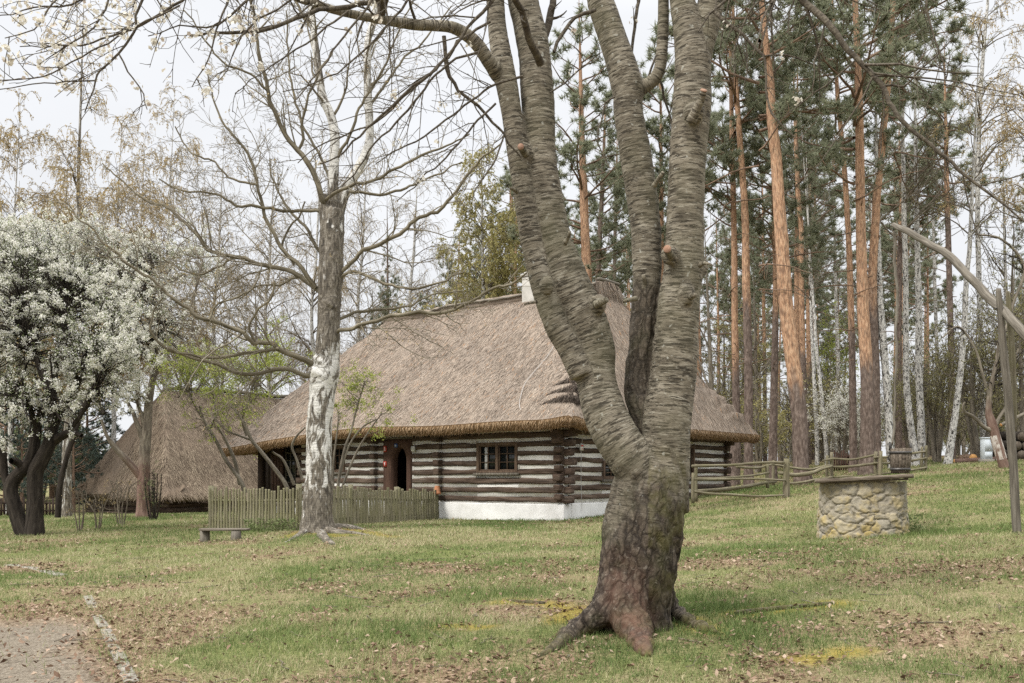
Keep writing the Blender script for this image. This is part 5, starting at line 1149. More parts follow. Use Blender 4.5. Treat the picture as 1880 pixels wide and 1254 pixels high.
# bare bushes on the lawn's left slope and the clipped upright one
for k,(px,dd,w,h,label) in enumerate(((147,23.5,28,75,'small bare bush nearest the forked plum trunk'),(180,24,34,70,'bare bush with a long slanting stem, middle of the three on the slope'),(222,25.5,30,85,'bare thorny bush closest to the reddish trunk'))):
    b=onground(px,dd); by=HY-(b[2]-EYE)/dd*F
    cv=[trace([(px+q*4,by+3,3.5),(px+q*10+rng.normal()*3,by-h*.4,3),(px+q*w*.6+rng.normal()*5,by-h*.8,2.2),(px+q*w*.8+rng.normal()*7,by-h,1.5)],dd+rng.normal()*.2,.06) for q in (-1,-.4,.1,.6,1)]
    shrub('bare_bush',label,'shrub',cv,b,[ell(px,by-h*.55,dd,w,h*.45,.5,1)],14,60,'tan_leaf',.02,mat='twig')
b=onground(281,28.5); cv=[trace([(281+q*3,1002 if 0 else HY-(b[2]-EYE)/28.5*F+3,5),(281+q*8,945,4),(281+q*14,905,3),(281+q*15,870,2)],28.5+rng.normal()*.15,.08) for q in (-1,-.5,0,.5,1,.2)]
shrub('broom_bush','narrow upright dark bush beside the reddish trunk','shrub',cv,b,[ell(282,890,28.5,15,45,.3,1)],40,500,'green_leaf',.02,mat='plum')
# ------------------------------------------------------------------ pines
def pine_crown(seed,Ht=20.,c0=.52,R=3.2,nl=34,tuft=.27,per_tuft=10,dens=1.,dead=10):
    """limbs and needles for a pine whose trunk runs from (0,0,0) to (0,0,Ht)"""
    global rng
    keep=rng; rng=np.random.default_rng(seed)
    z=Ht*(c0+(1-c0)*np.linspace(0,.985,nl)**.85)+rng.normal(size=nl)*.15; a=rng.uniform(0,6.28,nl)+np.arange(nl)*2.4
    f=(z-Ht*c0)/(Ht*(1-c0)); L=R*np.clip(1.05-f**1.6,.16,1)*rng.uniform(.55,1.15,nl)*np.clip(.55+f*1.6,.5,1)
    K=8; Pn=np.zeros((nl,K,3)); dr=np.stack([np.cos(a),np.sin(a),rng.uniform(-.05,.35,nl)+f*.5],1); p=np.stack([0*a,0*a,z],1); Pn[:,0]=p
    for k in range(1,K): dr=nrm(dr+rng.normal(size=(nl,3))*.12+np.array([0,0,.05])); p=p+dr*(L/(K-1))[:,None]; Pn[:,k]=p
    Rn=(.018+.011*L)[:,None]*np.linspace(1,.25,K)[None]
    t1,r1=grow(Pn,Rn,3.0,.42,(30,65),.06,.14,(.22,1),6,.5,.009,.3,flat=.5,lmax=1.7); t2,r2=grow(t1,r1,3.6,.5,(30,60),.08,.15,(.2,1),5,.6,.006,.2,lmax=.8)
    lm=MB(); lm.strands(Pn,Rn,6); lm.strands(t1,r1,4); lm.strands(t2,r2,3)
    # dead snags under the crown
    zd=Ht*c0*rng.uniform(.35,1.0,dead); ad=rng.uniform(0,6.28,dead); Ld=rng.uniform(.4,2.6,dead)*(zd/(Ht*c0)); D=np.zeros((dead,7,3)); dd=np.stack([np.cos(ad),np.sin(ad),rng.uniform(-.15,.25,dead)],1); p=np.stack([0*ad,0*ad,zd],1); D[:,0]=p
    for k in range(1,7): dd=nrm(dd+rng.normal(size=(dead,3))*.16+np.array([0,0,-.03])); p=p+dd*(Ld/6)[:,None]; D[:,k]=p
    Dr=(.012+.007*Ld)[:,None]*np.linspace(1,.3,7)[None]; lm.strands(D,Dr,5); d1,q1=grow(D,Dr,2.2,.4,(30,70),0,.2,(.3,1),5,.5,.006,.2,lmax=1.1); lm.strands(d1,q1,3)
    # needle tufts along the outer twigs
    nt=int(len(t2)*2.3*dens); c=np.concatenate([pts_on(t2,nt,(.25,1)),t2[:,-1],t1[:,-1],pts_on(t1,int(len(t1)*1.6*dens),(.5,1))]); m=len(c)
    b=np.repeat(c,per_tuft,axis=0); d=nrm(rng.normal(size=(len(b),3))+np.array([0,0,.55])); s=nrm(np.cross(d,rng.normal(size=(len(b),3))))
    ln=tuft*rng.uniform(.7,1.25,(len(b),1)); sh=np.repeat(rng.random(m)*.5,per_tuft)+rng.random(len(b))*.5
    nd=MB(); nd.blades(b-d*.02,d*ln,s,.018,sh)
    rng=keep; return lm,nd,Pn
PROTO=[]
def proto_mesh(name,mb,mat,smooth=False):
    o=build(name,mb,mat,smooth=smooth); me=o.data; LOC.pop(o.name,None); bpy.data.objects.remove(o); return me
for k,(sd,c0,R,nl,dn) in enumerate(((1,.46,3.4,40,1.),(2,.52,3.0,34,1.1),(3,.42,3.8,44,.9),(4,.55,3.3,32,1.2),(5,.36,3.0,48,.9))):
    lm,nd,_=pine_crown(sd,20.,c0,R,nl,dens=dn); PROTO.append((proto_mesh('limbs',lm,M['pine_limb'],True),proto_mesh('crown',nd,M['needle'])))
def attach(name,me,parent,loc,scale,rotz):
    o=bpy.data.objects.new(name,me); COL.objects.link(o); o.parent=parent; o.location=tuple(np.asarray(loc)-LOC[parent.name]); o.scale=scale; o.rotation_euler=(0,0,rotz); return o
def ext(rows,d,Ht):
    """carry a traced trunk on up to its full height"""
    c=trace(rows,d,.25); b=c[0,2]; top=c[-1]; sl=(c[-1,:3]-c[-max(3,len(c)//4),:3]); sl=sl/max(sl[2],.1)
    z=np.arange(top[2]+.5,b+Ht,.6); 
    if len(z): e=np.c_[top[0]+sl[0]*.6*(z-top[2]),np.full(len(z),top[1]),z,top[3]*np.clip(1-(z-top[2])/(b+Ht-top[2]),.08,1)]; c=np.vstack([c,e])
    return c
def pine(label,rows,d,Ht,k,rot,orange=(6,11),cs=1.,group=None,name='pine_tree',sr=1.):
    g=onground(rows[0][0],d); c=ext(rows,d,Ht); c[:,2]=np.maximum(c[:,2],-1); c=np.vstack([[c[0,0],c[0,1],g[2]-.25,c[0,3]*1.22],[c[0,0],c[0,1],g[2]+.12,c[0,3]*1.08],c[c[:,2]>g[2]+.35]])
    root=thing(name,g,label,'pine',group); mb=MB(); mb.strands(c[None,:,:3],c[None,:,3],14,ref=(0,1,0),wob=.07); t=build('trunk',mb,M['pine'],root,smooth=True)
    v=verts(t); set_attr(t,'rough',sstep(orange[0],orange[1],v[:,2]))
    # knots and broken stubs
    n=8; zz=rng.uniform(g[2]+3,g[2]+Ht*.6,n); pc=np.stack([np.interp(zz,c[:,2],c[:,q]) for q in range(4)],1); a=rng.uniform(0,6.28,n); dr=np.stack([np.cos(a),np.sin(a)*.8,rng.uniform(-.1,.4,n)],1); L=rng.uniform(.05,.35,n)**1.5*1.2+pc[:,3]
    SP_=np.stack([pc[:,:3]+dr*(pc[:,3]*.8)[:,None],pc[:,:3]+dr*((pc[:,3]+L)/2)[:,None],pc[:,:3]+dr*L[:,None]],1); SR_=np.stack([pc[:,3]*.22,pc[:,3]*.15,pc[:,3]*.09],1)
    for q in range(n): mb=MB(); mb.strands(SP_[q:q+1],SR_[q:q+1],6,cap=True); build('snag',mb,M['pine_limb'],root,smooth=True)
    h=Ht/20.; tx=np.interp(g[2]+Ht*.75,c[:,2],c[:,0]); l,n_=PROTO[k]
    attach('branch_sprays',l,root,(tx,d,g[2]),(h*cs*sr,h*cs*sr,h),rot); attach('crown',n_,root,(tx,d,g[2]),(h*cs*sr,h*cs*sr,h),rot); return root
pine('thick orange pine leaning to the left just behind the rail fence',[(1475,885,33),(1471,860,29),(1467,759,29),(1455,659,27),(1443,559,26),(1435,440,24),(1432,403,23),(1425,293,20),(1417,220,18),(1414,147,15),(1408,103,13),(1400,20,11)],29,21,0,.4,(1.2,4.6))
pine('straight pine orange above and grey below, front one of a close pair behind the fence',[(1593,875,33),(1593,820,29),(1593,719,25),(1589,640,22),(1585,579,21),(1581,440,18),(1579,312,16),(1577,183,14),(1573,73,11),(1570,0,10)],30.5,21,2,2.1,(1.6,5.2),1.1)
pine('darker pine close behind the right side of the straight orange one',[(1610,860,20),(1609,838,17),(1607,679,16),(1602,520,15.5),(1607,420,15.5),(1610,360,14),(1617,293,13),(1630,147,12),(1639,18,10)],34,22,3,1.0,(3.5,8.5))
pine('slim pine with brown grey trunk just left of the close pair',[(1567,858,17),(1567,850,15),(1565,679,12.5),(1561,520,11),(1557,420,10),(1549,293,9),(1538,183,8)],35,19,1,3.0,(3,7))
pine('thin grey brown pine between the cottage eave and the leaning orange pine',[(1418,858,18),(1419,820,16),(1422,679,13),(1424,560,10.5),(1424,500,10),(1421,380,8),(1420,300,7)],36,18,4,.2,(4.,8))
pine('straight pine rising just right of the roof eave corner, right one of two',[(1375,885,19),(1374,840,16.5),(1374,679,15.5),(1370,520,14.5),(1368,400,13),(1361,293,11),(1355,213,10),(1350,120,8)],34.5,20,1,5.1,(4,8.5))
pine('pine with a bent grey foot at the roof eave corner, left one of two',[(1346,890,24),(1349,850,21),(1352,759,15),(1349,599,12),(1348,440,11),(1344,257,9),(1342,150,7)],35.5,20,0,4.0,(2.5,6))
pine('narrow pine partly hidden behind the thick leaning orange pine',[(1484,850,11),(1480,760,11),(1475,679,10.5),(1471,520,9.5),(1471,420,9),(1466,367,8.5),(1461,257,7)],46,20,3,1.3,(3,7))
pine('orange pine seen between the cherry stems, directly above the roof ridge',[(1082,850,26),(1080,600,21),(1077,500,18),(1073,399,16),(1071,339,14),(1068,250,11)],44,21,2,.9,(2,5),1.1)
pine('slender grey green pine right of the orange one above the roof ridge',[(1098,850,12),(1098,560,10),(1099,480,9.5),(1104,380,8.5),(1108,300,7)],50,19,4,2.2,(14,20))
pine('thin dark pine between the middle and left cherry stems',[(1128,850,9),(1128,600,7.5),(1129,440,6.5),(1132,330,5.5)],54,18,1,.5,(14,20))
pine('orange pine whose trunk shows against the right edge of the cherry',[(1284,860,14),(1283,700,12),(1281,600,10),(1279,480,8.5)],47,20,0,2.7,(3,6))
pine('young pine far behind, just left of the leaning orange one',[(1405,850,8),(1404,700,7),(1402,560,6)],58,20,2,1.7,(4,8.5))
pine('tall pine behind the birches with grey green foliage',[(1650,845,12),(1650,640,11),(1652,470,9),(1655,380,8)],48,22,0,5.5,(9,13),1.2)
pine('tall pine to the right, crown above the sweep beam',[(1748,835,13),(1746,640,11),(1742,470,10),(1738,330,9)],44,19,3,3.3,(9,13),1.1)
pine('small dark conifer seen between birch and roof',[(714,800,8),(713,650,7),(712,560,5)],62,15.5,4,1.1,(16,20),.75)
pine('grey green pine crown left of the cherry above the thatch',[(950,800,13),(945,560,11),(940,420,9)],60,19,2,.2,(14,19),1.15)

# young spruce-like dark conifers low at the left
lm,nd,_=pine_crown(21,8.,.06,2.6,44,.2,10,1.,0); SPR=(proto_mesh('limbs',lm,M['pine_limb'],True),proto_mesh('crown',nd,M['blue_needle']))
for k,(px,dd,s,lab) in enumerate(((10,44,.95,'dark blue green young pine at the left end of the lawn'),(70,47,1.0,'dark blue green young pine behind the forked plum trunk'),(120,50,1.05,'dark blue green young pine behind the rough birch'),(160,54,1.1,'dark blue green young pine at the left end of the barn'),(-50,46,1.0,'dark blue green young pine at the far left edge'),(40,58,1.3,'taller dark pine behind the row of young pines'),(-10,60,1.25,'dark pine far back at the left edge'),(95,62,1.3,'dark pine far back left of the rough birch'),(135,44,.7,'small dark pine beside the barn corner'),(40,41,.6,'lowest dark pine behind the stake fence'))):
    g=onground(px,dd); root=thing('young_pine',g,lab,'pine'); mb=MB(); z=np.linspace(-.2,7.6*s,14); mb.strands(np.stack([g[0]+0*z,g[1]+0*z,g[2]+z],1)[None],(.13*s*(1.02-z/(7.7*s)))[None],8); build('trunk',mb,M['pine_limb'],root,smooth=True)
    attach('branch_sprays',SPR[0],root,g,(s,s,s),k*1.3); attach('crown',SPR[1],root,g,(s,s,s),k*1.3)

# ------------------------------------------------------------------ birches
def birch(label,rows,d,Ht,weep=0,group=None,twigs=26,name='young_birch',leaf=None,R=2.2,c0=.45,mat='birch_far'):
    g=onground(rows[0][0],d); c=ext(rows,d,Ht); c=np.vstack([[c[0,0],c[0,1],g[2]-.2,c[0,3]*1.2],c[c[:,2]>g[2]+.1]])
    root=thing(name,g,label,'birch',group); mb=MB(); mb.strands(c[None,:,:3],c[None,:,3],10,ref=(0,1,0),wob=.06); t=build('trunk',mb,M[mat],root,smooth=True)
    if mat=='birch': set_attr(t,'rough',np.full(len(t.data.vertices),.35))
    n=twigs; zz=g[2]+Ht*(c0+(1-c0)*rng.random(n)); pc=np.stack([np.interp(zz,c[:,2],c[:,q]) for q in range(4)],1); a=rng.uniform(0,6.28,n); f=(zz-g[2])/Ht; L=R*(1.15-f)*rng.uniform(.7,1.5,n)*1.5
    K=8; Pn=np.zeros((n,K,3)); Pn[:,0]=pc[:,:3]; dr=np.stack([np.cos(a),np.sin(a),np.full(n,.95)],1); p=pc[:,:3].copy()
    for k in range(1,K): dr=nrm(dr+rng.normal(size=(n,3))*.1+np.array([0,0,-.02-.03*k*weep])); p=p+dr*(L/(K-1))[:,None]; Pn[:,k]=p
    Rn=np.clip(pc[:,3:4]*.4,.012,.05)*np.linspace(1,.25,K)[None]; t1,r1=grow(Pn,Rn,2.8,.42,(25,60),0,.16,(.15,1),6,.5,.011,.3,lmax=1.6); bm=MB(); bm.strands(Pn,Rn,5); bm.strands(t1,r1,3)
    if weep:
        t2,r2=grow(t1,r1,6.5,.9,(20,70),-.42,.10,(.1,1),7,.6,.009,.6,lmax=2.5,taper=.6)
    else: t2,r2=grow(t1,r1,4.,.5,(25,60),-.03,.18,(.2,1),5,.6,.009,.2,lmax=.9)
    build('branch_sprays',bm,M['twig'],root,smooth=True); tm=MB(); tm.strands(t2,r2,3); build('twig_sprays',tm,M['tan_twig' if weep else 'twig'],root,smooth=True)
    if leaf:
        cc=pts_on(t2,leaf[1]); mb=MB(); mb.cards(cc+rng.normal(size=cc.shape)*.03,rng.uniform(.6,1.2,len(cc))*leaf[2],.6); build('leaves',mb,M[leaf[0]],root)
    return root
birch('white birch immediately behind the hanging sweep rod',[(1640,860,17),(1635,830,16),(1629,719,14),(1621,619,14),(1615,540,12),(1612,440,10)],34,17,0)
birch('white birch just right of the sweep rod, left one of a pair',[(1680,850,15),(1677,818,14),(1665,719,12),(1663,599,11),(1663,520,10),(1660,400,9)],37,18,0)
birch('white birch right one of the pair beside the sweep rod, forked high up',[(1694,850,15),(1692,800,14),(1687,679,13),(1687,579,12),(1685,480,10),(1683,400,9)],38,18,0)
birch('white birch leaning right above the lawn edge near the utility cabinet',[(1738,856,16),(1742,840,15),(1754,759,12),(1764,679,11),(1772,579,10),(1774,520,9),(1780,460,8)],34.5,16,0,leaf=('olive_leaf',1500,.04))
birch('thin white birch deep among the pines, left of two behind the fence',[(1500,850,8),(1500,815,8),(1495,700,7),(1490,600,6)],45,16,0)
birch('thin white birch deep among the pines, right of two behind the fence',[(1519,850,9),(1516,810,8),(1510,740,7),(1500,650,6)],44,16,0)
birch('rough old birch trunk left of the barn',[(122,962,20),(122,900,18),(122,850,17),(124,800,15),(128,740,13),(132,640,11),(138,520,9)],34,19,.6,mat='birch',leaf=('tan_leaf',3000,.05))
for px,dd,H,lab in ((205,47,18.5,'weeping birch with tan twigs above the left part of the barn'),(300,52,22,'weeping birch with tan twigs above the barn ridge'),(110,50,18.5,'weeping birch with tan catkins behind the pale plum'),(15,42,18,'weeping birch at the left edge with fine grey twigs'),(395,56,21,'weeping birch behind the left half of the spreading birch crown'),(490,62,22,'distant weeping birch left of the main birch stem'),
    (575,60,23,'distant weeping birch directly behind the main birch stem'),(660,64,23,'distant weeping birch right of the main birch stem above the roof'),(755,66,22,'distant weeping birch over the left end of the roof ridge'),(250,60,23,'tallest weeping birch at the back above the barn')):
    by=HY-(onground(px,dd)[2]-EYE)/dd*F; birch(lab,[(px,by,10),(px+4,by-180,8),(px-3,by-330,6),(px+5,by-430,5)],dd,H,1,twigs=58,name='weeping_birch',leaf=('tan_leaf',26000,.05) if px<320 else ('tan_leaf',3500,.04),R=2.9,c0=.26)
birch('tall weeping birch with hanging tan twigs at the upper right',[(1806,840,12),(1800,600,10),(1795,400,9),(1797,257,8),(1803,130,7),(1813,10,5)],40,22,1,twigs=30,leaf=('tan_leaf',5000,.05),name='weeping_birch')
birch('weeping birch at the right edge beyond the fruit tree',[(1900,840,11),(1895,600,9),(1890,400,8),(1885,200,6)],44,21,1,twigs=30,leaf=('tan_leaf',5000,.05),name='weeping_birch')
birch('yellow green leafing birch behind the thatched roof near the cherry',[(890,820,9),(888,600,8),(886,480,6)],47,16,.5,twigs=60,leaf=('yellow_leaf',30000,.075),R=3.0,c0=.3,name='leafing_birch')

# ------------------------------------------------------------------ leafing undergrowth trees at the right
def leafy(name,label,px,d,h,r,lmat,leaves,group=None,lsize=.05,mat='grey_trunk',stems=3):
    g=onground(px,d); root=thing(name,g,label,'tree' if h>3 else 'shrub',group); cur=[]
    for q in range(stems):
        a=rng.uniform(0,6.28); top=g+np.array([math.cos(a)*r*.45,math.sin(a)*r*.45,h*.75]); mid=(g+top)/2+rng.normal(size=3)*.18*r*.5; cur.append(smooth_curve(np.array([[g[0]+math.cos(a)*.1,g[1]+math.sin(a)*.1,g[2]-.1,.03+.012*h],[*mid,.02+.008*h],[*top,.012]]),.2))
    bm=limbs_mesh(cur,7,.02,.08); build('trunk',bm,M[mat],root,smooth=True); PT=np.stack([resample(c,10) for c in cur])
    n=int(26+r*14); q=nrm(rng.normal(size=(n,3)))*(rng.random((n,1))**.4)*np.array([r,r,h*.42])+g+np.array([0,0,h*.60]); q[:,2]=np.maximum(q[:,2],g[2]+.3); i=rng.integers(0,stems,n); k=rng.integers(2,9,n); st=PT[i,k]; K=7; u=np.linspace(0,1,K)[None,:,None]
    Pn=st[:,None,:3]*(1-u)+q[:,None]*u+np.cumsum(rng.normal(size=(n,K,3))*.08,axis=1)*np.sin(u*1.57); Rn=np.full((n,1),.016)*np.linspace(1,.4,K)[None]
    bm=MB(); bm.strands(Pn,Rn,4); t2,r2=grow(Pn,Rn,2.4,.45,(25,70),.03,.2,(.15,1),5,.55,.007,.2,lmax=1.1); bm.strands(t2,r2,3); t3,r3=grow(t2,r2,2.2,.5,(25,70),0,.2,(.2,1),4,.7,.006,.15,lmax=.6); bm.strands(t3,r3,3); build('branch_sprays',bm,M[mat],root,smooth=True)
    c=pts_on(t3,leaves)+rng.normal(size=(leaves,3))*.06; c=c[rng.random(len(c))<sstep(.3,.55,fbm(c[:,0]*.8,c[:,1]*.8,c[:,2]*.8))+.15]; mb=MB(); mb.cards(c,rng.uniform(.6,1.2,len(c))*lsize,.65); build('leaves',mb,M[lmat],root); return root
leafy('leafing_tree','olive leafed tree behind the utility cabinet',1800,38,6.6,2.4,'olive_leaf',7000)
leafy('leafing_tree','olive leafed tree over the leaning white birch foot',1722,40,6.2,2.3,'olive_leaf',7000)
leafy('leafing_tree','olive leafed tree at the right edge above the log pile',1880,37,6.8,2.4,'olive_leaf',7000)
leafy('leafing_tree','olive leafed tree between the birch pair and the leaning birch',1690,43,5.6,2.0,'olive_leaf',6000)
leafy('blossom_bush','pale blossoming bush behind the close pair of pines',1545,43,3.9,1.7,'plum_petal',9000,lsize=.045)
leafy('blossom_bush','pale blossoming bush between rail fence and slim pine',1580,46,3.4,1.7,'plum_petal',7000,lsize=.045)
leafy('undergrowth_bush','yellow green bush behind the eave corner pines',1395,42,3.6,2.0,'yellow_leaf',4600)
leafy('undergrowth_bush','yellow green bush left of the leaning orange pine',1437,45,4.4,2.2,'yellow_leaf',4600)
leafy('undergrowth_bush','yellow green bush seen behind the two thin white birches',1508,50,5.2,2.3,'yellow_leaf',4600)
leafy('undergrowth_bush','yellow green bush at the roof corner right of the cherry trunk',1318,48,5.6,2.2,'yellow_leaf',5000)
leafy('undergrowth_bush','sparse brown green thicket right of the leaning birch',1765,46,3.2,2.2,'olive_leaf',2600)
leafy('undergrowth_bush','sparse thicket beside the logs',1845,43,3.4,2.0,'olive_leaf',2600)
leafy('leafing_tree','tall yellow green tree behind the thatch, just left of the cherry',928,49,12.5,2.3,'yellow_leaf',16000,lsize=.075)
leafy('leafing_tree','yellow green tree seen between the middle and right cherry stems',1140,52,9,2.4,'yellow_leaf',9000,lsize=.07)
leafy('leafing_tree','pale green tree far behind the two pines at the eave corner',1370,56,10,2.6,'yellow_leaf',9000,lsize=.07)
leafy('leafing_tree','pale green tree far behind the rail fence gap',1520,58,9.5,2.6,'lime_leaf',8000,lsize=.07)
leafy('leafing_tree','loose green tree behind the left slope of the cottage roof',640,42,6.2,1.8,'lime_leaf',5000,lsize=.055)
leafy('leafing_tree','low lime leafed tree behind the roof above the porch',530,44,5.4,2.0,'lime_leaf',4200,lsize=.05)

for i,(px,d,lab) in enumerate(((1448,52,'white birch stem far behind, left of the slim pine'),(1536,56,'white birch stem far behind the blossoming bush'),(1605,58,'white birch stem far behind between the pines and the sweep rod'),(1718,50,'white birch stem far behind the leaning birch'),(1848,47,'white birch stem far behind the log heap'),(1350,60,'white birch stem far behind the roof eave corner'))):
    by=HY-(onground(px,d)[2]-EYE)/d*F; birch(lab,[(px,by,9),(px+3,by-150,7.5),(px-2,by-320,6)],d,18,0,twigs=18)
# bare deciduous trees in gaps
def bare(label,px,d,h,r,mat='grey_trunk',group=None):
    g=onground(px,d); root=thing('bare_tree',g,label,'tree',group); lean=rng.normal(size=2)*.6; c=smooth_curve(np.array([[g[0],g[1],g[2]-.2,.045+.008*h],[g[0]+lean[0]*.3,g[1]+lean[1]*.3,g[2]+h*.4,.035+.006*h],[g[0]+lean[0],g[1]+lean[1],g[2]+h,.012]]),.4); mb=MB(); mb.strands(c[None,:,:3],c[None,:,3],8,wob=.08); PT=resample(c,12)[None]
    t1,r1=grow(PT[:,:,:3],PT[:,:,3],1.6,.34,(30,65),.09,.14,(.25,1),8,.5,.016,1.2,lmax=r*2); t2,r2=grow(t1,r1,2.4,.45,(30,65),.05,.18,(.15,1),6,.55,.012,.4,lmax=r*.9); t3,r3=grow(t2,r2,3.2,.5,(30,65),0,.2,(.15,1),5,.6,.0095,.25,lmax=1.0)
    mb.strands(t1,r1,5); mb.strands(t2,r2,4); mb.strands(t3,r3,3); build('trunk',mb,M[mat],root,smooth=True); return root
for lab,px,d,h,r in (('bare grey tree right of the cherry over the thatch end',1310,44,11,2.2),('bare tree with fine twigs behind the roof left slope',700,52,11,2.4),('bare tree behind the barn ridge end',470,50,11.5,2.4),('bare tree far right behind the sweep post',1850,48,11,2.6),('bare tree behind the reddish trunk',330,46,12,2.4),('bare tree at the left edge behind the plum',-20,36,11,2.2),('bare tree above the barn roof middle',390,50,10.5,2.4),('bare tree above the roof ridge left of the chimney',800,56,11,2.4)): bare(lab,px,d,h,r)

# the forest behind: far pines, thin birches and bushes, copies of a few grown trees
FAR=[]
for k in range(5):
    root=thing('forest_pine',(0,0,0),'slender pine standing deep in the forest','pine','pines deep in the forest'); mb=MB(); z=np.linspace(-.3,19.5,24); mb.strands(np.stack([.25*np.sin(z*.2+k)*(z/20),0*z,z],1)[None],np.interp(z,[-.3,0,19.5],[.24,.2,.03])[None],9,wob=.05); t=build('trunk',mb,M['pine'],root,smooth=True); set_attr(t,'rough',sstep(3,8,verts(t)[:,2])); attach('branch_sprays',PROTO[k][0],root,(0,0,0),(1,1,1),0); attach('crown',PROTO[k][1],root,(0,0,0),(1,1,1),0); FAR.append(root)
used=set(); fr=np.random.default_rng(5)
spots=[]
for tries in range(900):
    d=fr.uniform(46,95); px=fr.uniform(1010,1960) if fr.random()<.93 else fr.uniform(800,1000)
    if px>1690 and fr.random()<.45: continue
    x=(px-CX)/F*d
    if all(math.hypot(x-a,d-b)>2.5 for a,b in spots): spots.append((x,d))
    if len(spots)>=42: break
for i,(x,d) in enumerate(spots):
    k=i%5; o=FAR[k] if i<5 else copy_tree(FAR[k]); s=fr.uniform(.78,1.1); o.location=(x,d,g1(x,d)); o.rotation_euler=(0,0,fr.uniform(0,6.28)); o.scale=(s,s,s); LOC[o.name]=np.array(o.location)
FB=[leafy('forest_bush','low bush deep in the forest',1500,60,3.4,2.0,m,2400,'bushes deep in the forest',.06) for m in ('yellow_leaf','olive_leaf','green_leaf')]
n0=len(FB); spots2=[]
for tries in range(600):
    d=fr.uniform(48,92); px=fr.uniform(1020,1960); x=(px-CX)/F*d
    if all(math.hypot(x-a,d-b)>2.6 for a,b in spots2): spots2.append((x,d))
    if len(spots2)>=100: break
for i,(x,d) in enumerate(spots2):
    o=FB[i] if i<n0 else copy_tree(FB[i%n0]); s=fr.uniform(.6,1.35); o.location=(x,d,g1(x,d)); o.rotation_euler=(0,0,fr.uniform(0,6.28)); o.scale=(s,s,s*fr.uniform(.8,1.3))
FT=bare('thin bare tree deep in the forest',1500,60,9,2.0,group='thin bare trees deep in the forest'); FT.name='forest_bare_tree'
for i in range(26):
    o=FT if i==0 else copy_tree(FT); d=fr.uniform(44,80); px=fr.uniform(1040,1940); x=(px-CX)/F*d; o.location=(x,d,g1(x,d)); o.rotation_euler=(0,0,fr.uniform(0,6.28)); s=fr.uniform(.6,1.2); o.scale=(s,s,s)

HB=leafy('hedge_bush','dark green bush in the row behind the stake fence',20,56,4.2,2.2,'green_leaf',6000,'bushes in a row behind the stake fence',.07,stems=4)
for i,(px,d) in enumerate(((20,56),(-50,54),(75,58),(125,55),(-110,57),(50,62),(150,60),(-15,63),(100,64))):
    o=HB if i==0 else copy_tree(HB); x=(px-CX)/F*d; o.location=(x,d,g1(x,d)); o.rotation_euler=(0,0,i*1.7); s=.8+.13*(i%4); o.scale=(s*1.1,s*1.1,s)
# ------------------------------------------------------------------ picket fence
def picket_fence():
    a=np.array([*P(383,972,22.4)[:2]]); b=np.array([*P(548,973,21.0)[:2]]); c=W(front_t(811),-.12,0)[:2]
    root=thing('picket_fence',(b[0],b[1],g1(*b)),'greenish grey picket fence with a corner round the cottage yard','fence')
    for (p,q,h0,h1,n,tilt) in ((a,b,.93,.92,30,0),(b,c,.93,.80,46,0)):
        dr=(q-p)/np.linalg.norm(q-p); nr=np.array([-dr[1],dr[0]]); rot=math.atan2(dr[1],dr[0]); L=np.linalg.norm(q-p); mb=MB()
        for i in range(n):
            u=(i+.5)/n; x,y=p+dr*L*u; z=g1(x,y); h=(h0+(h1-h0)*u)*rng.uniform(.93,1.05); w=L/n*(.74 if n==30 else .86)*rng.uniform(.88,1.12)
            hx=w/2; t=.011; rv=rng.random(); ln=rng.normal()*.012
            v=np.array([(sx*hx*(1 if zz<h-.03 else .72)+ln*zz,sy*t,zz) for zz in (.03,h-.03,h) for sx,sy in ((-1,-1),(1,-1),(1,1),(-1,1))]); tcv=v+rng.random(3)*20
            Wd=np.stack([x+v[:,0]*dr[0]+v[:,1]*nr[0],y+v[:,0]*dr[1]+v[:,1]*nr[1],z+v[:,2]],1); qd=[]
            for k in range(2):
                for e in range(4): qd.append((k*4+e,k*4+(e+1)%4,k*4+4+(e+1)%4,k*4+4+e))
            qd.append((8,9,10,11)); mb.add(Wd,quad=qd,tc=tcv,rnd=rv)
        build('picket_panel',mb,M['picket'],root)
        back=nr if nr[1]>0 else -nr
        for hz in (.20,.66):
            mb=MB(); m=p+dr*L/2+back*.03; N=10; e=np.linspace(0,1,N); xx=p[None]+dr[None]*L*e[:,None]+back*.032; zz=gz(xx[:,0],xx[:,1])+hz*(h0+(h1-h0)*e)/.93; mb.strands(np.c_[xx,zz][None],np.full((1,N),.03),4); build('rail',mb,M['picket'],root)
        for u in ((0,.98) if n==30 else (.02,.33,.66,.995)):
            x,y=p+dr*L*u+back*.075; mb=MB(); hh=(h0+(h1-h0)*u)+.06; mb.box((x,y,g1(x,y)+hh/2-.1),(.09,.09,hh+.2),rot); build('post',mb,M['picket'],root)
    # upside-down flower pot on the end picket
    x,y=b+(c-b)*.985; z=g1(x,y)+.80
    r=thing('flower_pot',(x,y,z),'terracotta flower pot turned upside down on the last picket','flower pot'); mb=MB(); pr=np.array([(.062,.12),(.066,.11),(.088,.0),(.088,-.055),(.104,-.06),(.104,-.115),(.092,-.115)]); nn=20
    an=np.arange(nn)*2*math.pi/nn; V=np.concatenate([np.stack([x+p_[0]*np.cos(an),y+p_[0]*np.sin(an),np.full(nn,z+p_[1])],1) for p_ in pr]); k=np.arange(nn); j=(k+1)%nn
    mb.add(V,quad=np.concatenate([np.stack([q*nn+k,q*nn+j,(q+1)*nn+j,(q+1)*nn+k],1) for q in range(len(pr)-1)])[:, ::-1],tri=[(0,i,i+1) for i in range(1,nn-1)]); build('pot',mb,M['terracotta'],r,smooth=True)
picket_fence()
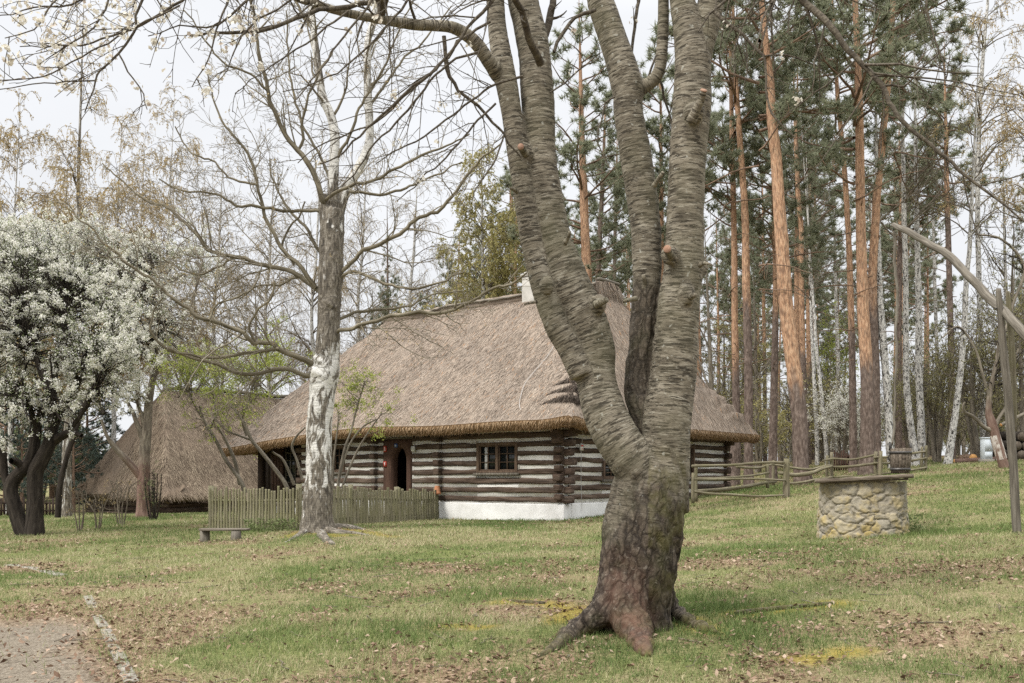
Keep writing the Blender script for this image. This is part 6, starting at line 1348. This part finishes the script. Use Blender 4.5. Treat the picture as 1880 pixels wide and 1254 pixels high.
# ------------------------------------------------------------------ bench
def bench():
    a=G(375,995); b=G(432,993); m=(a+b)/2; root=thing('bench',m,'low plank bench on two log stubs beside the picket fence','bench'); d=m[1]
    for p in (a,b):
        h=.20; mb=MB(); mb.strands(np.array([[p[0],p[1]+.05,p[2]-.08],[p[0],p[1]+.05,p[2]+.05],[p[0],p[1]+.05,m[2]+h]])[None],np.array([[.105,.10,.095]]),14,ref=(0,1,0),cap=True,wob=.06); build('leg',mb,M['grey_wood'],root,smooth=False)
    x0,x1=P(367,0,d)[0],P(455,0,d)[0]; mb=MB(); mb.box(((x0+x1)/2,d+.06,m[2]+.225),(x1-x0,.27,.042),-.02,jit=.006); s=build('seat',mb,M['bench'],root); bv=s.modifiers.new('b','BEVEL'); bv.width=.006
bench()
# ------------------------------------------------------------------ stone well, bucket and sweep
WD=16.35; WC=onground(1583,WD)
def well():
    root=thing('well',WC,'round stone well with yellow lichen and a timber rim','well')
    d=WD; Rx=79/F*d; nth,nz=260,90; H=.90; th=np.arange(nth)*2*math.pi/nth; zz=np.linspace(-.12,H,nz)
    TH,Z=np.meshgrid(th,zz); base=Rx*(1.03-.05*Z/H)/((np.abs(np.cos(TH))**3.2+np.abs(np.sin(TH))**3.2)**(1/3.2))*.965
    # irregular stones: cells of jittered courses
    sr=np.random.default_rng(3); S=[]; z=-.05
    while z<H+.1:
        hh=sr.uniform(.10,.25); t=sr.uniform(0,.2)
        while t<6.28: w=sr.uniform(.14,.52); S.append((t+w/2,z+hh/2+sr.normal()*.045,sr.random(),sr.uniform(.7,1.45))); t+=w
        z+=hh
    S=np.array(S); q=np.stack([TH.ravel(),Z.ravel()],1); wx=(fbm(q[:,0]*5,q[:,1]*7)-.5)*.22; wz=(fbm(q[:,0]*5+9,q[:,1]*7)-.5)*.16
    dt=np.abs((q[:,0]+wx)[:,None]-S[None,:,0]); dt=np.minimum(dt,2*math.pi-dt)*Rx*.95; dz=((q[:,1]+wz)[:,None]-S[None,:,1])*1.25; dd=(np.abs(dt)**2.6+np.abs(dz)**2.6)**(1/2.6)/S[None,:,3]; o=np.argsort(dd,1); i1=o[:,0]; f1=dd[np.arange(len(q)),i1]; f2=dd[np.arange(len(q)),o[:,1]]
    e=(f2-f1).reshape(nz,nth); cell=S[i1,2].reshape(nz,nth); st=sstep(.0,.03,e); bulge=sstep(0,.06,e)*.012
    rr=base-.03+st*.018+bulge+(fbm(np.cos(TH)*6+cell*9,np.sin(TH)*6,Z*9)-.5)*.035+(cell-.5)*.022+(fbm(TH*9,Z*11)-.5)*.045+(fbm(TH*26,Z*30,cell*7)-.5)*.02
    V=np.stack([WC[0]+rr*np.cos(TH-.28),WC[1]+rr*np.sin(TH-.28),WC[2]+Z],-1); i=np.arange(nz*nth).reshape(nz,nth); j=np.roll(i,-1,1); mb=MB(); tcv=np.stack([rr*np.cos(TH),rr*np.sin(TH),Z],-1)
    mb.add(V,quad=np.stack([i[:-1],j[:-1],j[1:],i[1:]],-1).reshape(-1,4),tc=tcv,rnd=cell.ravel()); s=build('stone_ring',mb,M['stone'],root,smooth=True); set_attr(s,'rough',(1-sstep(.008,.03,e)).ravel())
    # rim of planks, tilted a little
    zt=WC[2]+H-.015; 
    def plank(x,y,L,w,h,rot,z,tl): 
        mb=MB(); n=14; u=np.linspace(-L/2,L/2,n); prof=np.array([(-w/2,0),(w/2,0),(w/2,h),(-w/2,h)]); V=[]
        for k in u:
            for a,b_ in prof: V.append((k,a+rng.normal()*.004,b_+k*tl+rng.normal()*.003))
        V=np.array(V); X=x+V[:,0]*math.cos(rot)-V[:,1]*math.sin(rot); Y=y+V[:,0]*math.sin(rot)+V[:,1]*math.cos(rot); qd=[]
        for k in range(n-1):
            for e_ in range(4): qd.append((k*4+e_,k*4+(e_+1)%4,k*4+4+(e_+1)%4,k*4+4+e_))
        qd+=[(0,3,2,1),((n-1)*4,(n-1)*4+1,(n-1)*4+2,(n-1)*4+3)]; mb.add(np.stack([X,Y,z+V[:,2]],1),quad=qd,tc=V+rng.random(3)*9,rnd=rng.random()); r_=build('rim_plank',mb,M['rim'],root); bv=r_.modifiers.new('b','BEVEL'); bv.width=.008
    RT=-.30; c,s_=math.cos(RT),math.sin(RT); R=Rx*.94
    for dx,dy,L,rot,dzz in ((0,-R,2*R+.08,RT,.03),(0,R,2*R+.04,RT,.03),(-R+.02,0,2*R-.22,RT+math.pi/2,.028),(R-.02,0,2*R-.22,RT+math.pi/2,.028)):
        plank(WC[0]+dx*c-dy*s_,WC[1]+dx*s_+dy*c,L,.20,.058,rot,zt+dzz+(dx*.06),.06 if rot<1 else 0)
    plank(WC[0]+(R-.03)*s_,WC[1]-(R-.03)*c,2*R-.02,.16,.03,RT,zt+.002,.045)
    mb=MB(); an=np.arange(24)*2*math.pi/24; mb.add(np.stack([WC[0]+.6*np.cos(an),WC[1]+.6*np.sin(an),np.full(24,WC[2]+.35)],1),tri=[(0,k,k+1) for k in range(1,23)]); build('dark_shaft',mb,M['dark_wood'],root)
    return zt
ZW=well()
def bucket():
    d=WD+.42; x=P(1653,0,d)[0]; z=ZW+.145; root=thing('bucket',(x,d,z),'wooden stave bucket with iron hoops and bail standing on the well rim','bucket'); mb=MB(); n=18; H=.42; r0,r1=.150,.178
    for k in range(n):
        a0,a1=(k+.03)*2*math.pi/n,(k+.97)*2*math.pi/n; v=[]
        for zz,r in ((0,r0),(H*.5,(r0+r1)/2+.006),(H+rng.uniform(-.004,.006),r1)):
            for rr in (r,r-.018):
                for a in (a0,a1): v.append((x+rr*math.cos(a),d+rr*math.sin(a),z+zz))
        q=[]
        for l in range(2): b=l*4; q+=[(b,b+1,b+5,b+4),(b+3,b+2,b+6,b+7),(b,b+4,b+6,b+2),(b+1,b+3,b+7,b+5)]
        q+=[(8,9,11,10),(0,2,3,1)]; v=np.array(v); mb.add(v,quad=q,tc=v-[x,d,z]+rng.random()*9,rnd=rng.random())
    build('stave_wall',mb,M['rim'],root)
    mb=MB(); an=np.arange(24)*2*math.pi/24; mb.add(np.stack([x+(r0-.01)*np.cos(an),d+(r0-.01)*np.sin(an),np.full(24,z+.03)],1),tri=[(0,k,k+1) for k in range(1,23)]); build('bottom',mb,M['dark_wood'],root)
    for zz in (.07,.35):
        r=r0+(r1-r0)*zz/H+.007; an=np.linspace(0,2*math.pi,33); mb=MB(); k=np.arange(33); V=np.concatenate([np.stack([x+(r+o)*np.cos(an),d+(r+o)*np.sin(an),np.full(33,z+zz+h_)],1) for h_,o in ((-.02,-.001),(-.02,.004),(.02,.006),(.02,.0))]); mb.add(V,quad=np.concatenate([np.stack([a*33+k[:-1],a*33+k[1:],b*33+k[1:],b*33+k[:-1]],1) for a,b in ((0,1),(1,2),(2,3))])); build('hoop',mb,M['iron'],root,smooth=True)
    # ears and the long curved bail leaning to the rod
    for s in (-1,1): mb=MB(); mb.box((x+s*(r1-.002),d,z+H+.03),(.02,.05,.13),0); build('ear',mb,M['iron'],root)
    c=smooth_curve(np.array([[*P(1671,846,d),.015],[*P(1664,840,d),.016],[*P(1652,839,d),.016],[*P(1644,833,d),.015],[*P(1638,829,d),.014]]),.02); mb=MB(); mb.strands(c[None,:,:3],c[None,:,3],7,cap=True); c=smooth_curve(np.array([[*P(1633,846,d),.010],[*P(1631,838,d),.010],[*P(1637,829,d),.009]]),.02); mb.strands(c[None,:,:3],c[None,:,3],7,cap=True); build('bail',mb,M['iron'],root,smooth=True)
bucket()
def sweep():
    g=onground(1867,14.0); root=thing('well_sweep',g,'weathered well sweep with forked post, long slanting beam and hanging rod','well sweep')
    def part(name,rows,d,d1,n=9,mat='grey_wood',par=None,wob=.08): c=trace([(x,y,w*.82) for x,y,w in rows],d,.05,d1,wig=1.6 if name in('beam','rod') else 0); mb=MB(); mb.strands(c[None,:,:3],c[None,:,3],n,ref=(0,1,0),cap=True,wob=wob); return build(name,mb,M[mat],par or root,smooth=True)
    part('post',[(1868,985,19),(1866,960,19),(1862,880,19),(1856,800,18.5),(1850,720,18),(1843,650,17),(1838,590,15),(1834,545,13),(1833,530,11)],14,14)
    part('prong',[(1860,790,15),(1860,720,15),(1858,650,14),(1854,590,12),(1851,545,10),(1850,535,7)],14.22,14.25,mat='rail')
    part('beam',[(1640,413,11),(1660,422,14),(1700,444,15.5),(1735,464,17),(1765,492,18),(1800,530,19),(1830,560,20),(1848,577,20),(1880,612,22),(1930,670,24),(1985,735,27)],16.6,12.8,10)
    part('pivot_pin',[(1828,566,4),(1858,572,4)],13.98,14.3,6,'iron')
    part('rod',[(1641,424,6),(1642,440,6.5),(1644,480,6.5),(1647,530,6.2),(1646,600,6),(1645,700,5.6),(1641,780,5.4),(1639,815,5)],16.6,16.75,7)
    part('rod_link',[(1640,412,2),(1641,426,2)],16.6,16.6,5,'iron'); part('hook',[(1639,812,2.2),(1636,822,2.2),(1640,831,2.2),(1637,836,2.)],16.75,16.77,5,'iron')
sweep()
# ------------------------------------------------------------------ rustic rail fence
def rail_fence():
    g0=onground(1445,25.0); root=thing('rail_fence',g0,'rustic fence of crooked rails and split posts behind the well','fence')
    def part(name,rows,d,d1,n=7,mat='rail',wob=.12): c=trace(rows,d,.12,d1); c[:,:3]+=rng.normal(size=(1,3))*.0; mb=MB(); mb.strands(c[None,:,:3],c[None,:,3],n,ref=(0,.9,.3),cap=True,wob=wob); return build(name,mb,M[mat],root,smooth=True)
    def post(px,top,bot,w,d): part('post',[(px,bot+6,w),(px-.5,(bot+top)/2,w*.96),(px+.3,top,w*.85)],d,d,6)
    post(1444,842,917,13,25); post(1272,868,918,6,24.4); post(1278,852,915,6.5,24.7)
    post(1409,848,890,7,27.5); post(1420,845,885,6,28.5); post(1527,830,882,7.5,28.8); post(1519,836,880,6,29); post(1608,829,875,7.5,28.3); post(1617,828,873,8,28.1); post(1693,820,868,6,29.5); post(1700,818,868,6,29.4)
    for rows,d,d1 in (
     ([(1270,856,6),(1300,855,5.5),(1340,854,5),(1375,851,5),(1410,849,5),(1440,849,5)],24.4,24.9),([(1352,857,4.5),(1385,859,4.5),(1405,856,4),(1425,850,4)],26.5,28),
     ([(1271,880,4.5),(1320,880,4.5),(1370,879,4),(1410,880,4),(1442,882,4)],24.4,24.9),([(1276,878,3.5),(1330,877,4),(1380,873,4),(1412,868,4)],25,27.4),
     ([(1280,902,7),(1320,899,7.5),(1370,893,7),(1400,887,6.5),(1425,884,5)],25,28),([(1272,902,4.5),(1300,906,5),(1340,908,5),(1390,911,4.5),(1440,909,4)],24.4,24.9),
     ([(1420,853,4),(1450,858,4),(1485,862,5),(1505,858,4.5),(1527,853,4)],28.3,28.8),([(1430,868,6),(1460,872,7.5),(1490,868,7),(1510,860,6),(1528,856,5)],27.8,28.7),([(1440,888,5),(1470,886,5),(1500,880,5),(1528,876,4)],27.5,28.6),
     ([(1510,846,3.5),(1530,842,4),(1562,844,4),(1585,840,4),(1612,834,4)],28.8,28.3),([(1525,857,4),(1555,857,5),(1590,853,5.5),(1615,850,4)],28.8,28.2),([(1528,877,3.5),(1555,874,4),(1580,877,4),(1612,871,4)],28.8,28.2),
     ([(1605,840,4),(1640,838,4),(1670,833,4.5),(1700,829,4)],28.2,29.4),([(1605,850,4),(1640,850,4),(1670,846,5),(1702,841,4)],28.2,29.4),([(1612,871,3.5),(1650,866,4),(1680,862,4.5),(1702,858,4)],28.2,29.4)): part('rail',rows,d,d1)
rail_fence()
# ------------------------------------------------------------------ things at the wood's edge
def fruit_tree():
    g=onground(1846,27.5); d=27.5
    cv=[trace(r,d,.06,e) for r,e in (([(1850,872,24),(1845,860,19),(1838,838,18),(1831,815,18),(1826,795,17),(1820,775,16),(1815,755,12),(1818,720,9),(1830,660,7),(1838,600,5)],27.5),([(1822,790,12),(1808,785,9),(1795,772,8),(1784,763,7),(1772,757,6.5),(1768,747,5.5),(1772,738,4)],27.2),([(1825,785,10),(1836,765,8),(1850,740,7),(1858,690,5),(1870,640,4)],27.6),([(1820,740,7),(1805,690,6),(1790,640,5),(1760,600,4),(1730,620,3)],27.3),([(1830,660,6),(1860,560,6),(1880,490,6),(1840,440,5),(1790,430,4)],27.5))]
    root=thing('apple_tree',g,'leaning old fruit tree with reddish whitewashed trunk beside the pale cabinet','tree'); mb=limbs_mesh(cv[:1],8,.03,.1); t=build('trunk',mb,M['red_trunk'],root,smooth=True)
    for c in cv[1:]: build('branch',limbs_mesh([c*np.array([1,1,1,.85])],8,.03,.1),M['grey_trunk'],root,smooth=True)
    v=np.array(cv[0]); k=(v[:,2]>g[2]+.22)&(v[:,2]<g[2]+.92); b=v[k]; mb=MB(); mb.strands(b[None,:,:3],b[None,:,3]*1.035,14,ref=(0,1,0),wob=.06); build('whitewash',mb,M['whitewash'],t,smooth=True)
    PT=np.stack([resample(c,10) for c in cv[2:]]+[resample(cv[0],10)]); t1,r1=grow(PT[:,4:,:3],PT[:,4:,3],7,.55,(30,80),-.03,.2,(.2,1),8,.45,.009,.5,lmax=2.2); t2,r2=grow(t1,r1,4,.42,(30,70),-.12,.2,(.15,1),6,.5,.006,.3,lmax=1.0); t3,r3=grow(t2,r2,3.5,.5,(30,70),-.06,.2,(.15,1),5,.6,.0048,.15,lmax=.5)
    bm=MB(); bm.strands(t1,r1,4); bm.strands(t2,r2,3); bm.strands(t3,r3,3); build('branch_sprays',bm,M['plum'],root,smooth=True)
    c=pts_on(t3,1500); mb=MB(); mb.cards(c,.028,.6); build('leaves',mb,M['olive_leaf'],root)
s_=NT('whitewash',.95,.1); s_.col(s_.ramp(s_.noise(s_.tc(),7,5,.7),[(.38,(.20,.14,.11)),(.52,(.46,.42,.38)),(.7,(.62,.60,.56))])); M['whitewash']=s_.m
fruit_tree()
def cabinet():
    g=onground(1811,33.5); d=33.5; w=16.5/F*d; root=thing('utility_cabinet',g,'narrow pale blue grey utility cabinet on a concrete foot at the lawn edge','cabinet'); h=P(0,802,d)[2]-g[2]
    mb=MB(); mb.box((g[0],g[1],g[2]+.05),(w*1.25,.34,.16),.15); build('foot',mb,M['kerb'],root); mb=MB(); mb.box((g[0],g[1],g[2]+.13+(h-.2)/2),(w,.24,h-.2),.15); b=build('body',mb,M['box_paint'],root); bv=b.modifiers.new('b','BEVEL'); bv.width=.012
    mb=MB(); mb.box((g[0],g[1],g[2]+h-.045),(w*1.08,.28,.05),.15); build('lid',mb,M['box_paint'],root); mb=MB(); mb.box((g[0]+.018,g[1]-.121,g[2]+.13+(h-.2)*.68),(w*.88,.012,(h-.2)*.58),.15); dr=build('door',mb,M['box_paint'],root); mb=MB(); mb.box((g[0]+.018,g[1]-.122,g[2]+.13+(h-.2)*.19),(w*.88,.012,(h-.2)*.30),.15); build('lower_panel',mb,M['box_paint'],root); mb=MB(); mb.box((g[0]+.10,g[1]-.133,g[2]+.75),(.016,.02,.06),.15); build('handle',mb,M['iron'],dr)
cabinet()
def log(label,a,b,r,mat='pine_limb',name='felled_log',group=None):
    a=np.asarray(a,float); b=np.asarray(b,float); root=thing(name,(a+b)/2,label,'log',group); u=np.linspace(0,1,8)[:,None]; mb=MB(); mb.strands((a*(1-u)+b*u)[None],np.full((1,8),r),12,cap=True,wob=.06); build('bark',mb,M[mat],root,smooth=False)
    T_=nrm(b-a)
    for e,s in ((a,-1),(b,1)):
        mb=MB(); mb.strands(np.stack([e-T_*s*.005,e+T_*s*.008])[None],np.array([[r*.93,r*.93]]),12,cap=True); build('cut_end',mb,M['orange_cut' if mat!='plum' else 'rim'],root)
g=onground(1787,37); log('short log with a bright orange sawn end facing the lawn',g+[0,0,.17],g+[.25,1.6,.17],.155)
a=onground(1752,36.2); b=onground(1832,36.0); log('long thin barked log lying flat left of the cabinet',a+[0,0,.09],b+[0,0,.09],.09,'red_trunk')
k=0
for lab,px,dz in (('bottom left log of the heap behind the sweep post',1858,.2),('bottom middle log of the heap behind the sweep post',1876,.2),('bottom right log of the heap behind the sweep post',1894,.2),('upper left log of the heap behind the sweep post',1867,.52),('upper right log of the heap behind the sweep post',1885,.52),('topmost log of the heap behind the sweep post',1877,.84)):
    g=onground(px,34.5); gb=onground(1876,34.5)[2]; log(lab,(g[0],34.5,gb+dz),(g[0]+.7,37.5,gb+.15+dz),.17,'plum')
a=onground(1838,33.5); log('pale broken branch lying across the log heap',a+[.0,0,1.25],onground(1900,33.8)+[0,0,1.75],.06,'grey_trunk','fallen_branch')
# pale fence of stakes far left and rough boards behind the rail fence
def stake_fence(label,px0,px1,d,n,h,mat):
    g=onground((px0+px1)/2,d); root=thing('stake_fence',g,label,'fence'); mb=MB()
    for k in range(n):
        q=onground(px0+(px1-px0)*(k+.5)/n,d+rng.normal()*.04); hh=h*rng.uniform(.75,1.15); mb.box((q[0],q[1],q[2]+hh/2-.05),((px1-px0)/F*d/n*.62,.03,hh+.1),rng.normal()*.05)
    build('stake_panel',mb,M[mat],root)
    for z in (.3,.7):
        u=np.linspace(px0,px1,8); pts=np.array([onground(x,d+.05)+[0,0,h*z] for x in u]); mb=MB(); mb.strands(pts[None],np.full((1,8),.03),5); build('rail',mb,M[mat],root)
stake_fence('low fence of dark stakes at the far left behind the plum trunks',-90,112,40,34,.75,'dark_wood')
stake_fence('short reddish board fence deep behind the rail fence',1530,1568,38,9,.75,'red_board'.replace('red_board','door_wood'))
make_grass(); make_tufts(); make_litter(); make_fallen_twigs()
# leafy weeds along the fence foot and the well
def weeds(label,px0,px1,d0,d1,n,name='weeds'):
    mb=MB(); u=rng.random(n); x0=onground(px0,d0); x1=onground(px1,d1); x=x0[0]+(x1[0]-x0[0])*u+rng.normal(size=n)*.05; y=x0[1]+(x1[1]-x0[1])*u+rng.normal(size=n)*.07
    c=np.stack([x,y,gz(x,y)+rng.random(n)**2*.28],1); mb.cards(c,rng.uniform(.02,.05,n),.6); tag(build(name,mb,M['green_leaf']),kind='stuff')
weeds('',450,545,21.6,20.9,900); weeds('',1665,1690,16.2,16.4,160); weeds('',470,545,22.6,22.4,500)
